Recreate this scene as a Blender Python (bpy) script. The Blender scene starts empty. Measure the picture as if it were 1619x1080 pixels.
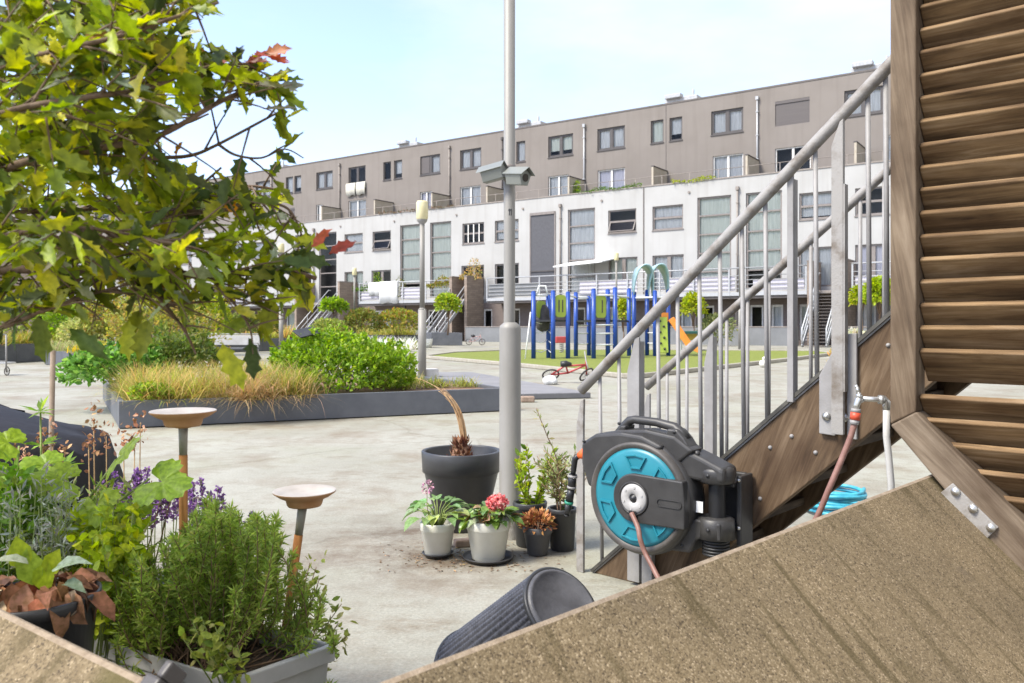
import bpy, math, random
import numpy as np
from mathutils import Vector, Matrix
R = math.radians
scene = bpy.context.scene
col = scene.collection
random.seed(7)
rng = np.random.default_rng(11)

# ------------------------------------------------------------------ camera, sky, sun, exposure
CAM_H, FPX, CX, HOR = 1.2, 1300.0, 809.5, 516.0
cam_d = bpy.data.cameras.new("camera")
cam = bpy.data.objects.new("camera", cam_d)
col.objects.link(cam)
cam.location = (0, 0, CAM_H)
cam.rotation_euler = (R(90), 0, 0)
cam_d.sensor_width = 36.0
cam_d.lens = 36.0 * FPX / 1619.0
cam_d.shift_y = -(540.0 - HOR) / 1619.0
cam_d.clip_start = 0.05
cam_d.clip_end = 2000
cam_d.dof.use_dof = True
cam_d.dof.focus_distance = 3.8
cam_d.dof.aperture_fstop = 7.5
scene.camera = cam

SUN_EL, SUN_AZ = R(52), R(242)          # azimuth clockwise from +Y: behind the camera, to the left
world = bpy.data.worlds.new("World")
scene.world = world
world.use_nodes = True
wn, wl = world.node_tree.nodes, world.node_tree.links
wn.clear()
w_out = wn.new("ShaderNodeOutputWorld")
w_bg = wn.new("ShaderNodeBackground")
w_bg.inputs[1].default_value = 0.15
sky = wn.new("ShaderNodeTexSky")
sky.sky_type = 'NISHITA'
sky.sun_disc = False
sky.sun_elevation = SUN_EL
sky.sun_rotation = SUN_AZ
sky.altitude = 0
sky.air_density = 1.0
sky.dust_density = 1.0
sky.ozone_density = 1.6
w_tc = wn.new("ShaderNodeTexCoord")
w_mp = wn.new("ShaderNodeMapping")
w_mp.inputs['Scale'].default_value = (1.0, 1.0, 2.6)
w_mp.inputs['Location'].default_value = (0.35, 0.1, 0.2)
w_nz = wn.new("ShaderNodeTexNoise")
w_nz.inputs['Scale'].default_value = 1.7
w_nz.inputs['Detail'].default_value = 7
w_nz.inputs['Roughness'].default_value = 0.52
w_sep = wn.new("ShaderNodeSeparateXYZ")
w_add = wn.new("ShaderNodeMath"); w_add.operation = 'MULTIPLY_ADD'
w_add.inputs[1].default_value = 0.5
w_rmp = wn.new("ShaderNodeValToRGB")
w_rmp.color_ramp.elements[0].position = 0.40
w_rmp.color_ramp.elements[0].color = (0.14, 0.14, 0.14, 1)
w_rmp.color_ramp.elements[1].position = 0.70
w_mix = wn.new("ShaderNodeMixRGB")
w_mix.inputs[2].default_value = (2.75, 2.8, 2.88, 1)
wl.new(w_tc.outputs['Generated'], w_mp.inputs['Vector'])
wl.new(w_mp.outputs[0], w_nz.inputs['Vector'])
wl.new(w_tc.outputs['Generated'], w_sep.inputs[0])
wl.new(w_sep.outputs['X'], w_add.inputs[0])
wl.new(w_nz.outputs['Fac'], w_add.inputs[2])
wl.new(w_add.outputs[0], w_rmp.inputs[0])
wl.new(w_rmp.outputs[0], w_mix.inputs[0])
w_tint = wn.new("ShaderNodeMixRGB"); w_tint.blend_type = 'MULTIPLY'; w_tint.inputs[0].default_value = 1
w_tint.inputs[2].default_value = (0.95, 0.91, 1.0, 1)
wl.new(sky.outputs[0], w_tint.inputs[1])
wl.new(w_tint.outputs[0], w_mix.inputs[1])
wl.new(w_mix.outputs[0], w_bg.inputs[0])
wl.new(w_bg.outputs[0], w_out.inputs[0])

sun_d = bpy.data.lights.new("sun", 'SUN')
sun_d.energy = 2.3
sun_d.angle = R(18)
sun_d.color = (1.0, 0.95, 0.82)
sun = bpy.data.objects.new("sun", sun_d)
col.objects.link(sun)
_sd = Vector((math.sin(SUN_AZ) * math.cos(SUN_EL), math.cos(SUN_AZ) * math.cos(SUN_EL), math.sin(SUN_EL)))
sun.rotation_euler = _sd.to_track_quat('Z', 'Y').to_euler()
sun.location = (-10, -10, 20)

vs = scene.view_settings
vs.view_transform = 'Standard'
vs.look = 'None'
vs.gamma = 1
vs.use_curve_mapping = False
vs.exposure = 1.5
scene.cycles.max_bounces = 8
scene.cycles.transparent_max_bounces = 12
scene.cycles.use_denoising = True

# ------------------------------------------------------------------ helpers
def W(x, y, Y):
    return Vector(((x - CX) / FPX * Y, Y, CAM_H - (y - HOR) / FPX * Y))

def G(x, y):
    return W(x, y, FPX * CAM_H / (y - HOR))

def tag(o, label=None, cat=None, group=None, kind=None):
    if label: o['label'] = label
    if cat: o['category'] = cat
    if group: o['group'] = group
    if kind: o['kind'] = kind
    return o

def empty(name, loc=(0, 0, 0), rz=0.0, label=None, cat=None, group=None):
    o = bpy.data.objects.new(name, None)
    o.empty_display_size = 0.1
    o.location = loc
    o.rotation_euler = (0, 0, rz)
    col.objects.link(o)
    return tag(o, label, cat, group)

class MB:
    def __init__(s):
        s.v, s.f, s.m, s.sm = [], [], [], []
    def add(s, vs_, fs, m=0, smooth=False):
        b = len(s.v)
        s.v.extend([tuple(p) for p in vs_])
        for f in fs:
            s.f.append(tuple(i + b for i in f)); s.m.append(m); s.sm.append(smooth)
        return s
    def hexa(s, p, m=0):       # p: 4 bottom ccw, 4 top ccw
        return s.add(p, [(3, 2, 1, 0), (4, 5, 6, 7), (0, 1, 5, 4), (1, 2, 6, 5), (2, 3, 7, 6), (3, 0, 4, 7)], m)
    def box(s, c, d, rz=0.0, m=0):
        hx, hy, hz = d[0] / 2, d[1] / 2, d[2] / 2
        ca, sa = math.cos(rz), math.sin(rz)
        p = []
        for z in (-hz, hz):
            for x, y in ((-hx, -hy), (hx, -hy), (hx, hy), (-hx, hy)):
                p.append((c[0] + x * ca - y * sa, c[1] + x * sa + y * ca, c[2] + z))
        return s.hexa(p, m)
    def span(s, x0, x1, y0, y1, z0, z1, m=0):
        return s.box(((x0 + x1) / 2, (y0 + y1) / 2, (z0 + z1) / 2), (abs(x1 - x0), abs(y1 - y0), abs(z1 - z0)), 0, m)
    def bar(s, a, b, w, h, up=(0, 0, 1), m=0):
        a, b = Vector(a), Vector(b)
        d = (b - a).normalized()
        side = d.cross(Vector(up))
        if side.length < 1e-5: side = d.cross(Vector((1, 0, 0)))
        side.normalize()
        u = side.cross(d).normalized()
        sw, uh = side * w / 2, u * h / 2
        p = [a - sw - uh, a + sw - uh, b + sw - uh, b - sw - uh, a - sw + uh, a + sw + uh, b + sw + uh, b - sw + uh]
        return s.hexa(p, m)
    def prism(s, poly, ext, m=0):
        n = len(poly)
        e = Vector(ext)
        a = [Vector(p) for p in poly]
        vs_ = a + [p + e for p in a]
        fs = [tuple(range(n - 1, -1, -1)), tuple(range(n, 2 * n))]
        for i in range(n):
            j = (i + 1) % n
            fs.append((i, j, j + n, i + n))
        return s.add(vs_, fs, m)
    def tube(s, pts, r, n=8, m=0, caps=True):
        pts = [Vector(p) for p in pts]
        k = len(pts)
        rs = r if isinstance(r, (list, tuple)) else [r] * k
        vs_, prev = [], None
        for i, p in enumerate(pts):
            d = (pts[min(i + 1, k - 1)] - pts[max(i - 1, 0)])
            if d.length < 1e-9: d = Vector((0, 0, 1))
            d.normalize()
            if prev is None:
                ref = Vector((0, 0, 1)) if abs(d.z) < 0.9 else Vector((1, 0, 0))
                a = d.cross(ref).normalized()
            else:
                a = (prev - d * prev.dot(d))
                a = a.normalized() if a.length > 1e-6 else d.orthogonal().normalized()
            prev = a
            b = d.cross(a)
            for j in range(n):
                t = 2 * math.pi * j / n
                vs_.append(p + (a * math.cos(t) + b * math.sin(t)) * rs[i])
        fs = []
        for i in range(k - 1):
            for j in range(n):
                j2 = (j + 1) % n
                fs.append((i * n + j, i * n + j2, (i + 1) * n + j2, (i + 1) * n + j))
        s.add(vs_, fs, m, True)
        if caps:
            b = len(s.v) - len(vs_)
            s.f.append(tuple(b + j for j in range(n - 1, -1, -1))); s.m.append(m); s.sm.append(False)
            s.f.append(tuple(b + (k - 1) * n + j for j in range(n))); s.m.append(m); s.sm.append(False)
        return s
    def lathe(s, prof, n=32, c=(0, 0, 0), axis='z', m=0, smooth=True, wob=None):
        vs_, fs = [], []
        k = len(prof)
        for (r, h) in prof:
            for j in range(n):
                t = 2 * math.pi * j / n
                x, y = r * math.cos(t), r * math.sin(t)
                if axis == 'z': vs_.append((c[0] + x, c[1] + y, c[2] + h))
                elif axis == 'y': vs_.append((c[0] + x, c[1] + h, c[2] + y))
                else: vs_.append((c[0] + h, c[1] + x, c[2] + y))
        for i in range(k - 1):
            for j in range(n):
                j2 = (j + 1) % n
                q = (i * n + j, i * n + j2, (i + 1) * n + j2, (i + 1) * n + j)
                fs.append(q if axis != 'y' else q[::-1])
        return s.add(vs_, fs, m, smooth)
    def build(s, name, mats, parent=None, bevel=0.0, seg=2, sub=0):
        me = bpy.data.meshes.new(name)
        me.from_pydata(s.v, [], s.f)
        if not isinstance(mats, (list, tuple)): mats = [mats]
        for mt in mats: me.materials.append(mt)
        me.polygons.foreach_set("material_index", s.m)
        me.polygons.foreach_set("use_smooth", s.sm)
        me.update()
        o = bpy.data.objects.new(name, me)
        col.objects.link(o)
        if parent is not None: o.parent = parent
        if bevel > 0:
            md = o.modifiers.new("bevel", 'BEVEL')
            md.width = bevel; md.segments = seg; md.limit_method = 'ANGLE'; md.angle_limit = R(35)
        if sub:
            md = o.modifiers.new("subsurf", 'SUBSURF'); md.levels = sub; md.render_levels = sub
        return o

def copy_tree(o, parent=None):
    c = o.copy()
    col.objects.link(c)
    if parent is not None: c.parent = parent
    for ch in [k for k in bpy.data.objects if k.parent == o]:
        copy_tree(ch, c)
    return c

# ------------------------------------------------------------------ materials
def new_mat(name):
    m = bpy.data.materials.new(name)
    m.use_nodes = True
    nt = m.node_tree
    b = nt.nodes["Principled BSDF"]
    return m, nt, nt.nodes, nt.links, b

def c4(c): return (c[0], c[1], c[2], 1)

def plain(name, c, rough=0.5, metal=0.0, var=0.12, scale=6.0, bump=0.0, bscale=60.0, stretch=(1, 1, 1), rot=(0, 0, 0), c2=None, lo=0.35, hi=0.65, spec=0.5, detail=6):
    """base colour drifting between c and c2 by noise, fine bump; the wear of the thing itself"""
    m, nt, N, L, b = new_mat(name)
    tc = N.new("ShaderNodeTexCoord"); mp = N.new("ShaderNodeMapping")
    mp.inputs['Scale'].default_value = stretch
    mp.inputs['Rotation'].default_value = rot
    L.new(tc.outputs['Object'], mp.inputs[0])
    nz = N.new("ShaderNodeTexNoise"); nz.inputs['Scale'].default_value = scale; nz.inputs['Detail'].default_value = detail
    nz.inputs['Roughness'].default_value = 0.62
    L.new(mp.outputs[0], nz.inputs[0])
    rp = N.new("ShaderNodeValToRGB")
    rp.color_ramp.elements[0].position = lo; rp.color_ramp.elements[1].position = hi
    if c2 is None: c2 = tuple(min(1, x * (1 + var)) for x in c); c = tuple(x * (1 - var) for x in c)
    rp.color_ramp.elements[0].color = c4(c); rp.color_ramp.elements[1].color = c4(c2)
    L.new(nz.outputs['Fac'], rp.inputs[0]); L.new(rp.outputs[0], b.inputs['Base Color'])
    b.inputs['Roughness'].default_value = rough; b.inputs['Metallic'].default_value = metal
    b.inputs['Specular IOR Level'].default_value = spec
    if bump > 0:
        n2 = N.new("ShaderNodeTexNoise"); n2.inputs['Scale'].default_value = bscale; n2.inputs['Detail'].default_value = 4
        L.new(mp.outputs[0], n2.inputs[0])
        bp = N.new("ShaderNodeBump"); bp.inputs['Strength'].default_value = bump; bp.inputs['Distance'].default_value = 0.01
        L.new(n2.outputs['Fac'], bp.inputs['Height']); L.new(bp.outputs[0], b.inputs['Normal'])
    return m

def leaf_material(name, trans=0.35, rough=0.45, spec=0.4):
    m, nt, N, L, b = new_mat(name)
    at = N.new("ShaderNodeVertexColor"); at.layer_name = "col"
    tc = N.new("ShaderNodeTexCoord"); nz = N.new("ShaderNodeTexNoise"); nz.inputs['Scale'].default_value = 85; nz.inputs['Detail'].default_value = 5
    L.new(tc.outputs['Object'], nz.inputs[0])
    rp = N.new("ShaderNodeValToRGB"); rp.color_ramp.elements[0].position = .32; rp.color_ramp.elements[1].position = .68
    rp.color_ramp.elements[0].color = (.62, .66, .55, 1); rp.color_ramp.elements[1].color = (1.22, 1.18, 1.25, 1); L.new(nz.outputs['Fac'], rp.inputs[0])
    mu = N.new("ShaderNodeMixRGB"); mu.blend_type = 'MULTIPLY'; mu.inputs[0].default_value = 1; L.new(at.outputs[0], mu.inputs[1]); L.new(rp.outputs[0], mu.inputs[2]); at = mu
    L.new(at.outputs[0], b.inputs['Base Color'])
    b.inputs['Roughness'].default_value = rough
    b.inputs['Specular IOR Level'].default_value = spec
    tr = N.new("ShaderNodeBsdfTranslucent")
    hs = N.new("ShaderNodeHueSaturation"); hs.inputs['Saturation'].default_value = 1.1; hs.inputs['Value'].default_value = 1.35
    L.new(at.outputs[0], hs.inputs['Color']); L.new(hs.outputs[0], tr.inputs[0])
    mx = N.new("ShaderNodeMixShader"); mx.inputs[0].default_value = trans
    L.new(b.outputs[0], mx.inputs[1]); L.new(tr.outputs[0], mx.inputs[2])
    L.new(mx.outputs[0], N["Material Output"].inputs[0])
    return m

def glass_material():
    m, nt, N, L, b = new_mat("window_glass")
    N.remove(b)
    t = N.new("ShaderNodeBsdfTransparent"); t.inputs[0].default_value = (0.96, 0.97, 0.96, 1)
    g = N.new("ShaderNodeBsdfGlossy"); g.inputs['Roughness'].default_value = 0.03; g.inputs[0].default_value = (0.9, 0.95, 1, 1)
    lw = N.new("ShaderNodeLayerWeight"); lw.inputs[0].default_value = 0.2
    mx = N.new("ShaderNodeMixShader")
    L.new(lw.outputs['Fresnel'], mx.inputs[0]); L.new(t.outputs[0], mx.inputs[1]); L.new(g.outputs[0], mx.inputs[2])
    L.new(mx.outputs[0], N["Material Output"].inputs[0])
    return m

def ground_material():
    m, nt, N, L, b = new_mat("pale_concrete_deck")
    tc = N.new("ShaderNodeTexCoord")
    def nz(scale, det, st=(1, 1, 1), rough=0.6):
        mp = N.new("ShaderNodeMapping"); mp.inputs['Scale'].default_value = st
        L.new(tc.outputs['Object'], mp.inputs[0])
        n = N.new("ShaderNodeTexNoise"); n.inputs['Scale'].default_value = scale; n.inputs['Detail'].default_value = det; n.inputs['Roughness'].default_value = rough
        L.new(mp.outputs[0], n.inputs[0]); return n
    def ramp(n, p0, p1, a, c):
        r = N.new("ShaderNodeValToRGB"); e = r.color_ramp.elements
        e[0].position = p0; e[1].position = p1; e[0].color = c4(a); e[1].color = c4(c)
        L.new(n.outputs['Fac'], r.inputs[0]); return r
    def mix(f, a, c, mode='MIX'):
        x = N.new("ShaderNodeMixRGB"); x.blend_type = mode
        if isinstance(f, float): x.inputs[0].default_value = f
        else: L.new(f, x.inputs[0])
        for k, q in ((1, a), (2, c)):
            if isinstance(q, tuple): x.inputs[k].default_value = c4(q)
            else: L.new(q, x.inputs[k])
        return x
    base = ramp(nz(0.45, 7), 0.36, 0.62, (0.252, 0.243, 0.194), (0.335, 0.327, 0.278))
    st1 = ramp(nz(0.9, 10, (0.9, 1.0, 1), 0.72), 0.48, 0.66, (0, 0, 0), (.8, .8, .8))       # brown silt left by puddles
    a = mix(st1.outputs[0], base.outputs[0], (0.175, 0.132, 0.085))
    st2 = ramp(nz(1.7, 9, (0.7, 1.2, 1), 0.76), 0.56, 0.68, (0, 0, 0), (0.75, 0.75, 0.75))
    a = mix(st2.outputs[0], a.outputs[0], (0.165, 0.125, 0.080))
    st3 = ramp(nz(5.5, 8, (1, 1, 1), .75), 0.50, 0.66, (0, 0, 0), (.5, .5, .5))
    a = mix(st3.outputs[0], a.outputs[0], (0.20, 0.175, 0.13))
    gr = ramp(nz(0.35, 5), 0.50, 0.70, (0, 0, 0), (0.5, 0.5, 0.5))                        # greenish algae film
    a = mix(gr.outputs[0], a.outputs[0], (0.27, 0.28, 0.185))
    sp = ramp(nz(70, 5, (1, 1, 1), .75), 0.3, 0.7, (0.76, 0.76, 0.76), (1.16, 1.16, 1.16))
    a = mix(1.0, a.outputs[0], sp.outputs[0], 'MULTIPLY')
    # silt and leaf dirt round the pots by the lamp post
    vm = N.new("ShaderNodeVectorMath"); vm.operation = 'DISTANCE'; vm.inputs[1].default_value = (-.45, 4.5, 0)
    ms = N.new("ShaderNodeMapping"); ms.inputs['Scale'].default_value = (1, 1, 1); L.new(tc.outputs['Object'], ms.inputs[0]); L.new(ms.outputs[0], vm.inputs[0])
    dr = N.new("ShaderNodeValToRGB"); dr.color_ramp.elements[0].position = .35; dr.color_ramp.elements[0].color = (1, 1, 1, 1); dr.color_ramp.elements[1].position = 1.0; dr.color_ramp.elements[1].color = (0, 0, 0, 1)
    L.new(vm.outputs['Value'], dr.inputs[0])
    dn = ramp(nz(3.2, 10, (1, 1, 1), .74), 0.40, 0.62, (0, 0, 0), (.9, .9, .9))
    dm = mix(1.0, dr.outputs[0], dn.outputs[0], 'MULTIPLY')
    a = mix(dm.outputs[0], a.outputs[0], (0.11, 0.075, 0.045))
    # hairline cracks
    vo = N.new("ShaderNodeTexVoronoi"); vo.feature = 'DISTANCE_TO_EDGE'; vo.inputs['Scale'].default_value = 0.33
    mp = N.new("ShaderNodeMapping"); L.new(tc.outputs['Object'], mp.inputs[0])
    nn = nz(1.3, 6); av = N.new("ShaderNodeMixRGB"); av.blend_type = 'ADD'; av.inputs[0].default_value = 0.9
    L.new(mp.outputs[0], av.inputs[1]); L.new(nn.outputs['Color'], av.inputs[2]); L.new(av.outputs[0], vo.inputs['Vector'])
    cr = N.new("ShaderNodeValToRGB"); cr.color_ramp.elements[0].position = 0.0; cr.color_ramp.elements[1].position = 0.012
    cr.color_ramp.elements[0].color = (0.55, 0.5, 0.42, 1); cr.color_ramp.elements[1].color = (1, 1, 1, 1)
    L.new(vo.outputs['Distance'], cr.inputs[0])
    a = mix(0.4, a.outputs[0], cr.outputs[0], 'MULTIPLY')
    L.new(a.outputs[0], b.inputs['Base Color'])
    b.inputs['Roughness'].default_value = 0.82
    bp = N.new("ShaderNodeBump"); bp.inputs['Strength'].default_value = 0.35; bp.inputs['Distance'].default_value = 0.01
    L.new(nz(40, 6).outputs['Fac'], bp.inputs['Height']); L.new(bp.outputs[0], b.inputs['Normal'])
    return m

def aggregate_material():
    """washed concrete with visible pebbles, moss runs down the slope (local x = along the edge, local y = down the slope)"""
    m, nt, N, L, b = new_mat("washed_concrete")
    tc = N.new("ShaderNodeTexCoord")
    def mp(st, loc=(0, 0, 0)):
        q = N.new("ShaderNodeMapping"); q.inputs['Scale'].default_value = st; q.inputs['Location'].default_value = loc
        L.new(tc.outputs['Object'], q.inputs[0]); return q
    vo = N.new("ShaderNodeTexVoronoi"); vo.inputs['Scale'].default_value = 300
    L.new(mp((1, 1, 1)).outputs[0], vo.inputs['Vector'])
    sp = N.new("ShaderNodeSeparateColor"); L.new(vo.outputs['Color'], sp.inputs[0])
    r = N.new("ShaderNodeValToRGB"); e = r.color_ramp.elements
    e[0].position = 0.0; e[0].color = (0.055, 0.038, 0.020, 1); e[1].position = 1.0; e[1].color = (0.36, 0.285, 0.185, 1)
    for p, c in ((0.2, (0.142, 0.104, 0.055, 1)), (0.7, (0.188, 0.142, 0.079, 1)), (0.92, (0.24, 0.187, 0.112, 1))):
        k = e.new(p); k.color = c
    L.new(sp.outputs[0], r.inputs[0])
    def nramp(scale, st, p0, p1, c0, c1, det=6, loc=(0, 0, 0)):
        n = N.new("ShaderNodeTexNoise"); n.inputs['Scale'].default_value = scale; n.inputs['Detail'].default_value = det
        L.new(mp(st, loc).outputs[0], n.inputs[0])
        q = N.new("ShaderNodeValToRGB"); q.color_ramp.elements[0].position = p0; q.color_ramp.elements[1].position = p1
        q.color_ramp.elements[0].color = c4(c0); q.color_ramp.elements[1].color = c4(c1)
        L.new(n.outputs['Fac'], q.inputs[0]); return q
    big = nramp(3.0, (1, 1, 1), 0.3, 0.7, (0.8, 0.78, 0.74), (1.18, 1.15, 1.1))
    mul = N.new("ShaderNodeMixRGB"); mul.blend_type = 'MULTIPLY'; mul.inputs[0].default_value = 1
    L.new(r.outputs[0], mul.inputs[1]); L.new(big.outputs[0], mul.inputs[2])
    run = nramp(24, (1, 0.10, 1), 0.545, 0.64, (0, 0, 0), (0.72, 0.72, 0.72), 5, (3.1, 0.4, 0))
    msk = nramp(2.6, (1, 1, 1), 0.40, 0.56, (0, 0, 0), (1, 1, 1), 3, (.7, 1.9, 0))
    rm = N.new("ShaderNodeMixRGB"); rm.blend_type = 'MULTIPLY'; rm.inputs[0].default_value = 1; L.new(run.outputs[0], rm.inputs[1]); L.new(msk.outputs[0], rm.inputs[2])
    mx = N.new("ShaderNodeMixRGB"); L.new(rm.outputs[0], mx.inputs[0]); L.new(mul.outputs[0], mx.inputs[1]); mx.inputs[2].default_value = (0.065, 0.046, 0.013, 1)
    drk = nramp(5, (1, 1, 1), 0.63, 0.74, (0, 0, 0), (0.6, 0.6, 0.6), 8)
    m2 = N.new("ShaderNodeMixRGB"); L.new(drk.outputs[0], m2.inputs[0]); L.new(mx.outputs[0], m2.inputs[1]); m2.inputs[2].default_value = (0.10, 0.075, 0.05, 1)
    sx = N.new("ShaderNodeSeparateXYZ"); L.new(tc.outputs['Object'], sx.inputs[0])
    wob = N.new("ShaderNodeTexNoise"); wob.inputs['Scale'].default_value = 9; wob.inputs['Detail'].default_value = 6; L.new(mp((1, 1, 1)).outputs[0], wob.inputs[0])
    am = N.new("ShaderNodeMath"); am.operation = 'MULTIPLY_ADD'; am.inputs[1].default_value = -0.16; L.new(wob.outputs['Fac'], am.inputs[0]); L.new(sx.outputs['X'], am.inputs[2])
    er = N.new("ShaderNodeValToRGB"); er.color_ramp.elements[0].position = 0.0; er.color_ramp.elements[0].color = (.85, .85, .85, 1); er.color_ramp.elements[1].position = 0.05; er.color_ramp.elements[1].color = (0, 0, 0, 1)
    L.new(am.outputs[0], er.inputs[0])
    m3 = N.new("ShaderNodeMixRGB"); L.new(er.outputs[0], m3.inputs[0]); L.new(m2.outputs[0], m3.inputs[1]); m3.inputs[2].default_value = (0.075, 0.06, 0.014, 1)
    L.new(m3.outputs[0], b.inputs['Base Color'])
    b.inputs['Roughness'].default_value = 0.9
    bp = N.new("ShaderNodeBump"); bp.inputs['Strength'].default_value = 0.4; bp.inputs['Distance'].default_value = 0.003
    L.new(vo.outputs['Distance'], bp.inputs['Height']); bp.invert = True
    L.new(bp.outputs[0], b.inputs['Normal'])
    return m

def wood_material(name, ca, cb, cc, axis='x', rot=(0, 0, 0), scale=1.0, rough=0.75):
    """weathered timber: long grain streaks along one axis, dark blotches"""
    m, nt, N, L, b = new_mat(name)
    tc = N.new("ShaderNodeTexCoord")
    st = {'x': (2.2, 34, 34), 'y': (34, 2.2, 34), 'z': (34, 34, 2.2)}[axis]
    r0 = N.new("ShaderNodeMapping"); r0.inputs['Rotation'].default_value = rot; L.new(tc.outputs['Object'], r0.inputs[0])
    m1 = N.new("ShaderNodeMapping"); m1.inputs['Scale'].default_value = tuple(q * scale for q in st); L.new(r0.outputs[0], m1.inputs[0])
    n1 = N.new("ShaderNodeTexNoise"); n1.inputs['Scale'].default_value = 1.6; n1.inputs['Detail'].default_value = 8; n1.inputs['Roughness'].default_value = 0.66; n1.inputs['Distortion'].default_value = 0.7
    L.new(m1.outputs[0], n1.inputs[0])
    rp = N.new("ShaderNodeValToRGB"); e = rp.color_ramp.elements
    e[0].position = 0.26; e[0].color = c4(ca); e[1].position = 0.78; e[1].color = c4(cc); k = e.new(0.5); k.color = c4(cb)
    L.new(n1.outputs['Fac'], rp.inputs[0])
    st2 = {'x': (0.35, 1, 1), 'y': (1, 0.35, 1), 'z': (1, 1, 0.35)}[axis]
    m2 = N.new("ShaderNodeMapping"); m2.inputs['Scale'].default_value = st2; L.new(r0.outputs[0], m2.inputs[0])
    n2 = N.new("ShaderNodeTexNoise"); n2.inputs['Scale'].default_value = 13 * scale; n2.inputs['Detail'].default_value = 7
    L.new(m2.outputs[0], n2.inputs[0])
    r2 = N.new("ShaderNodeValToRGB"); r2.color_ramp.elements[0].position = 0.35; r2.color_ramp.elements[1].position = 0.68
    r2.color_ramp.elements[0].color = (0.5, 0.43, 0.37, 1); r2.color_ramp.elements[1].color = (1.2, 1.18, 1.15, 1)
    L.new(n2.outputs['Fac'], r2.inputs[0])
    mu = N.new("ShaderNodeMixRGB"); mu.blend_type = 'MULTIPLY'; mu.inputs[0].default_value = 1
    L.new(rp.outputs[0], mu.inputs[1]); L.new(r2.outputs[0], mu.inputs[2])
    L.new(mu.outputs[0], b.inputs['Base Color'])
    b.inputs['Roughness'].default_value = rough
    b.inputs['Specular IOR Level'].default_value = 0.3
    bp = N.new("ShaderNodeBump"); bp.inputs['Strength'].default_value = 0.5; bp.inputs['Distance'].default_value = 0.004
    L.new(n1.outputs['Fac'], bp.inputs['Height']); L.new(bp.outputs[0], b.inputs['Normal'])
    return m

def brick_material(name, c1, c2, mortar, scale=1.0, bw=0.22, bh=0.065):
    m, nt, N, L, b = new_mat(name)
    tc = N.new("ShaderNodeTexCoord"); sx = N.new("ShaderNodeSeparateXYZ"); L.new(tc.outputs['Object'], sx.inputs[0])
    ad = N.new("ShaderNodeMath"); ad.operation = 'ADD'; L.new(sx.outputs['X'], ad.inputs[0]); L.new(sx.outputs['Y'], ad.inputs[1])
    cb = N.new("ShaderNodeCombineXYZ"); L.new(ad.outputs[0], cb.inputs[0]); L.new(sx.outputs['Z'], cb.inputs[1])
    br = N.new("ShaderNodeTexBrick"); br.inputs['Scale'].default_value = scale
    br.inputs['Brick Width'].default_value = bw; br.inputs['Row Height'].default_value = bh; br.inputs['Mortar Size'].default_value = 0.008
    br.inputs['Color1'].default_value = c4(c1); br.inputs['Color2'].default_value = c4(c2); br.inputs['Mortar'].default_value = c4(mortar)
    L.new(cb.outputs[0], br.inputs[0]); L.new(br.outputs['Color'], b.inputs['Base Color'])
    b.inputs['Roughness'].default_value = 0.85
    return m

def render_wall_material(name, c, c2, streak, amount=0.5, scale=0.5):
    """painted render with rain streaks that run down it"""
    m, nt, N, L, b = new_mat(name)
    tc = N.new("ShaderNodeTexCoord")
    def nz(scale, st, p0, p1, a, c, det=6):
        mp = N.new("ShaderNodeMapping"); mp.inputs['Scale'].default_value = st; L.new(tc.outputs['Object'], mp.inputs[0])
        n = N.new("ShaderNodeTexNoise"); n.inputs['Scale'].default_value = scale; n.inputs['Detail'].default_value = det; L.new(mp.outputs[0], n.inputs[0])
        r = N.new("ShaderNodeValToRGB"); r.color_ramp.elements[0].position = p0; r.color_ramp.elements[1].position = p1
        r.color_ramp.elements[0].color = c4(a); r.color_ramp.elements[1].color = c4(c); L.new(n.outputs['Fac'], r.inputs[0]); return r
    base = nz(scale, (1, 1, 1), 0.35, 0.65, c, c2)
    s = nz(2.4, (1, 1, 0.06), 0.5, 0.72, (0, 0, 0), (amount, amount, amount), 8)
    mx = N.new("ShaderNodeMixRGB"); L.new(s.outputs[0], mx.inputs[0]); L.new(base.outputs[0], mx.inputs[1]); mx.inputs[2].default_value = c4(streak)
    L.new(mx.outputs[0], b.inputs['Base Color'])
    b.inputs['Roughness'].default_value = 0.88
    b.inputs['Specular IOR Level'].default_value = 0.2
    return m

M = {}
M['ground'] = ground_material()
M['slab'] = aggregate_material()
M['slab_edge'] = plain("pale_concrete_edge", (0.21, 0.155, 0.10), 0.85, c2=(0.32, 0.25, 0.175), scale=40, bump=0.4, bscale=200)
M['leaf'] = leaf_material("leaf_surface", 0.50)
M['leaf_shrub'] = leaf_material("shrub_leaf_surface", 0.48, 0.5, 0.3)
M['leaf_waxy'] = leaf_material("waxy_leaf_surface", 0.22, 0.32, 0.5)
M['petal'] = leaf_material("petal_surface", 0.3, 0.6, 0.2)
M['dry'] = leaf_material("dry_leaf_surface", 0.12, 0.8, 0.1)
M['bark'] = plain("twig_bark", (0.10, 0.055, 0.03), 0.85, c2=(0.19, 0.13, 0.085), scale=25, bump=0.5, bscale=90)
M['galv'] = plain("galvanised_steel", (0.225, 0.215, 0.205), 0.6, 0.1, c2=(0.30, 0.29, 0.282), scale=7, bump=0.1, bscale=120)
M['galv_dirty'] = plain("weathered_galvanised_steel", (0.14, 0.113, 0.085), 0.62, 0.1, c2=(0.285, 0.27, 0.25), scale=9, lo=0.32, hi=0.52, bump=0.15, bscale=150)
M['steel_far'] = plain("pale_railing_steel", (0.38, 0.385, 0.39), 0.45, 0.25, var=0.06)
M['pole'] = plain("lamp_post_paint", (0.205, 0.193, 0.17), 0.55, 0.1, c2=(0.255, 0.243, 0.22), scale=4, stretch=(1, 1, 0.4), bump=0.06, bscale=160)
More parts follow.
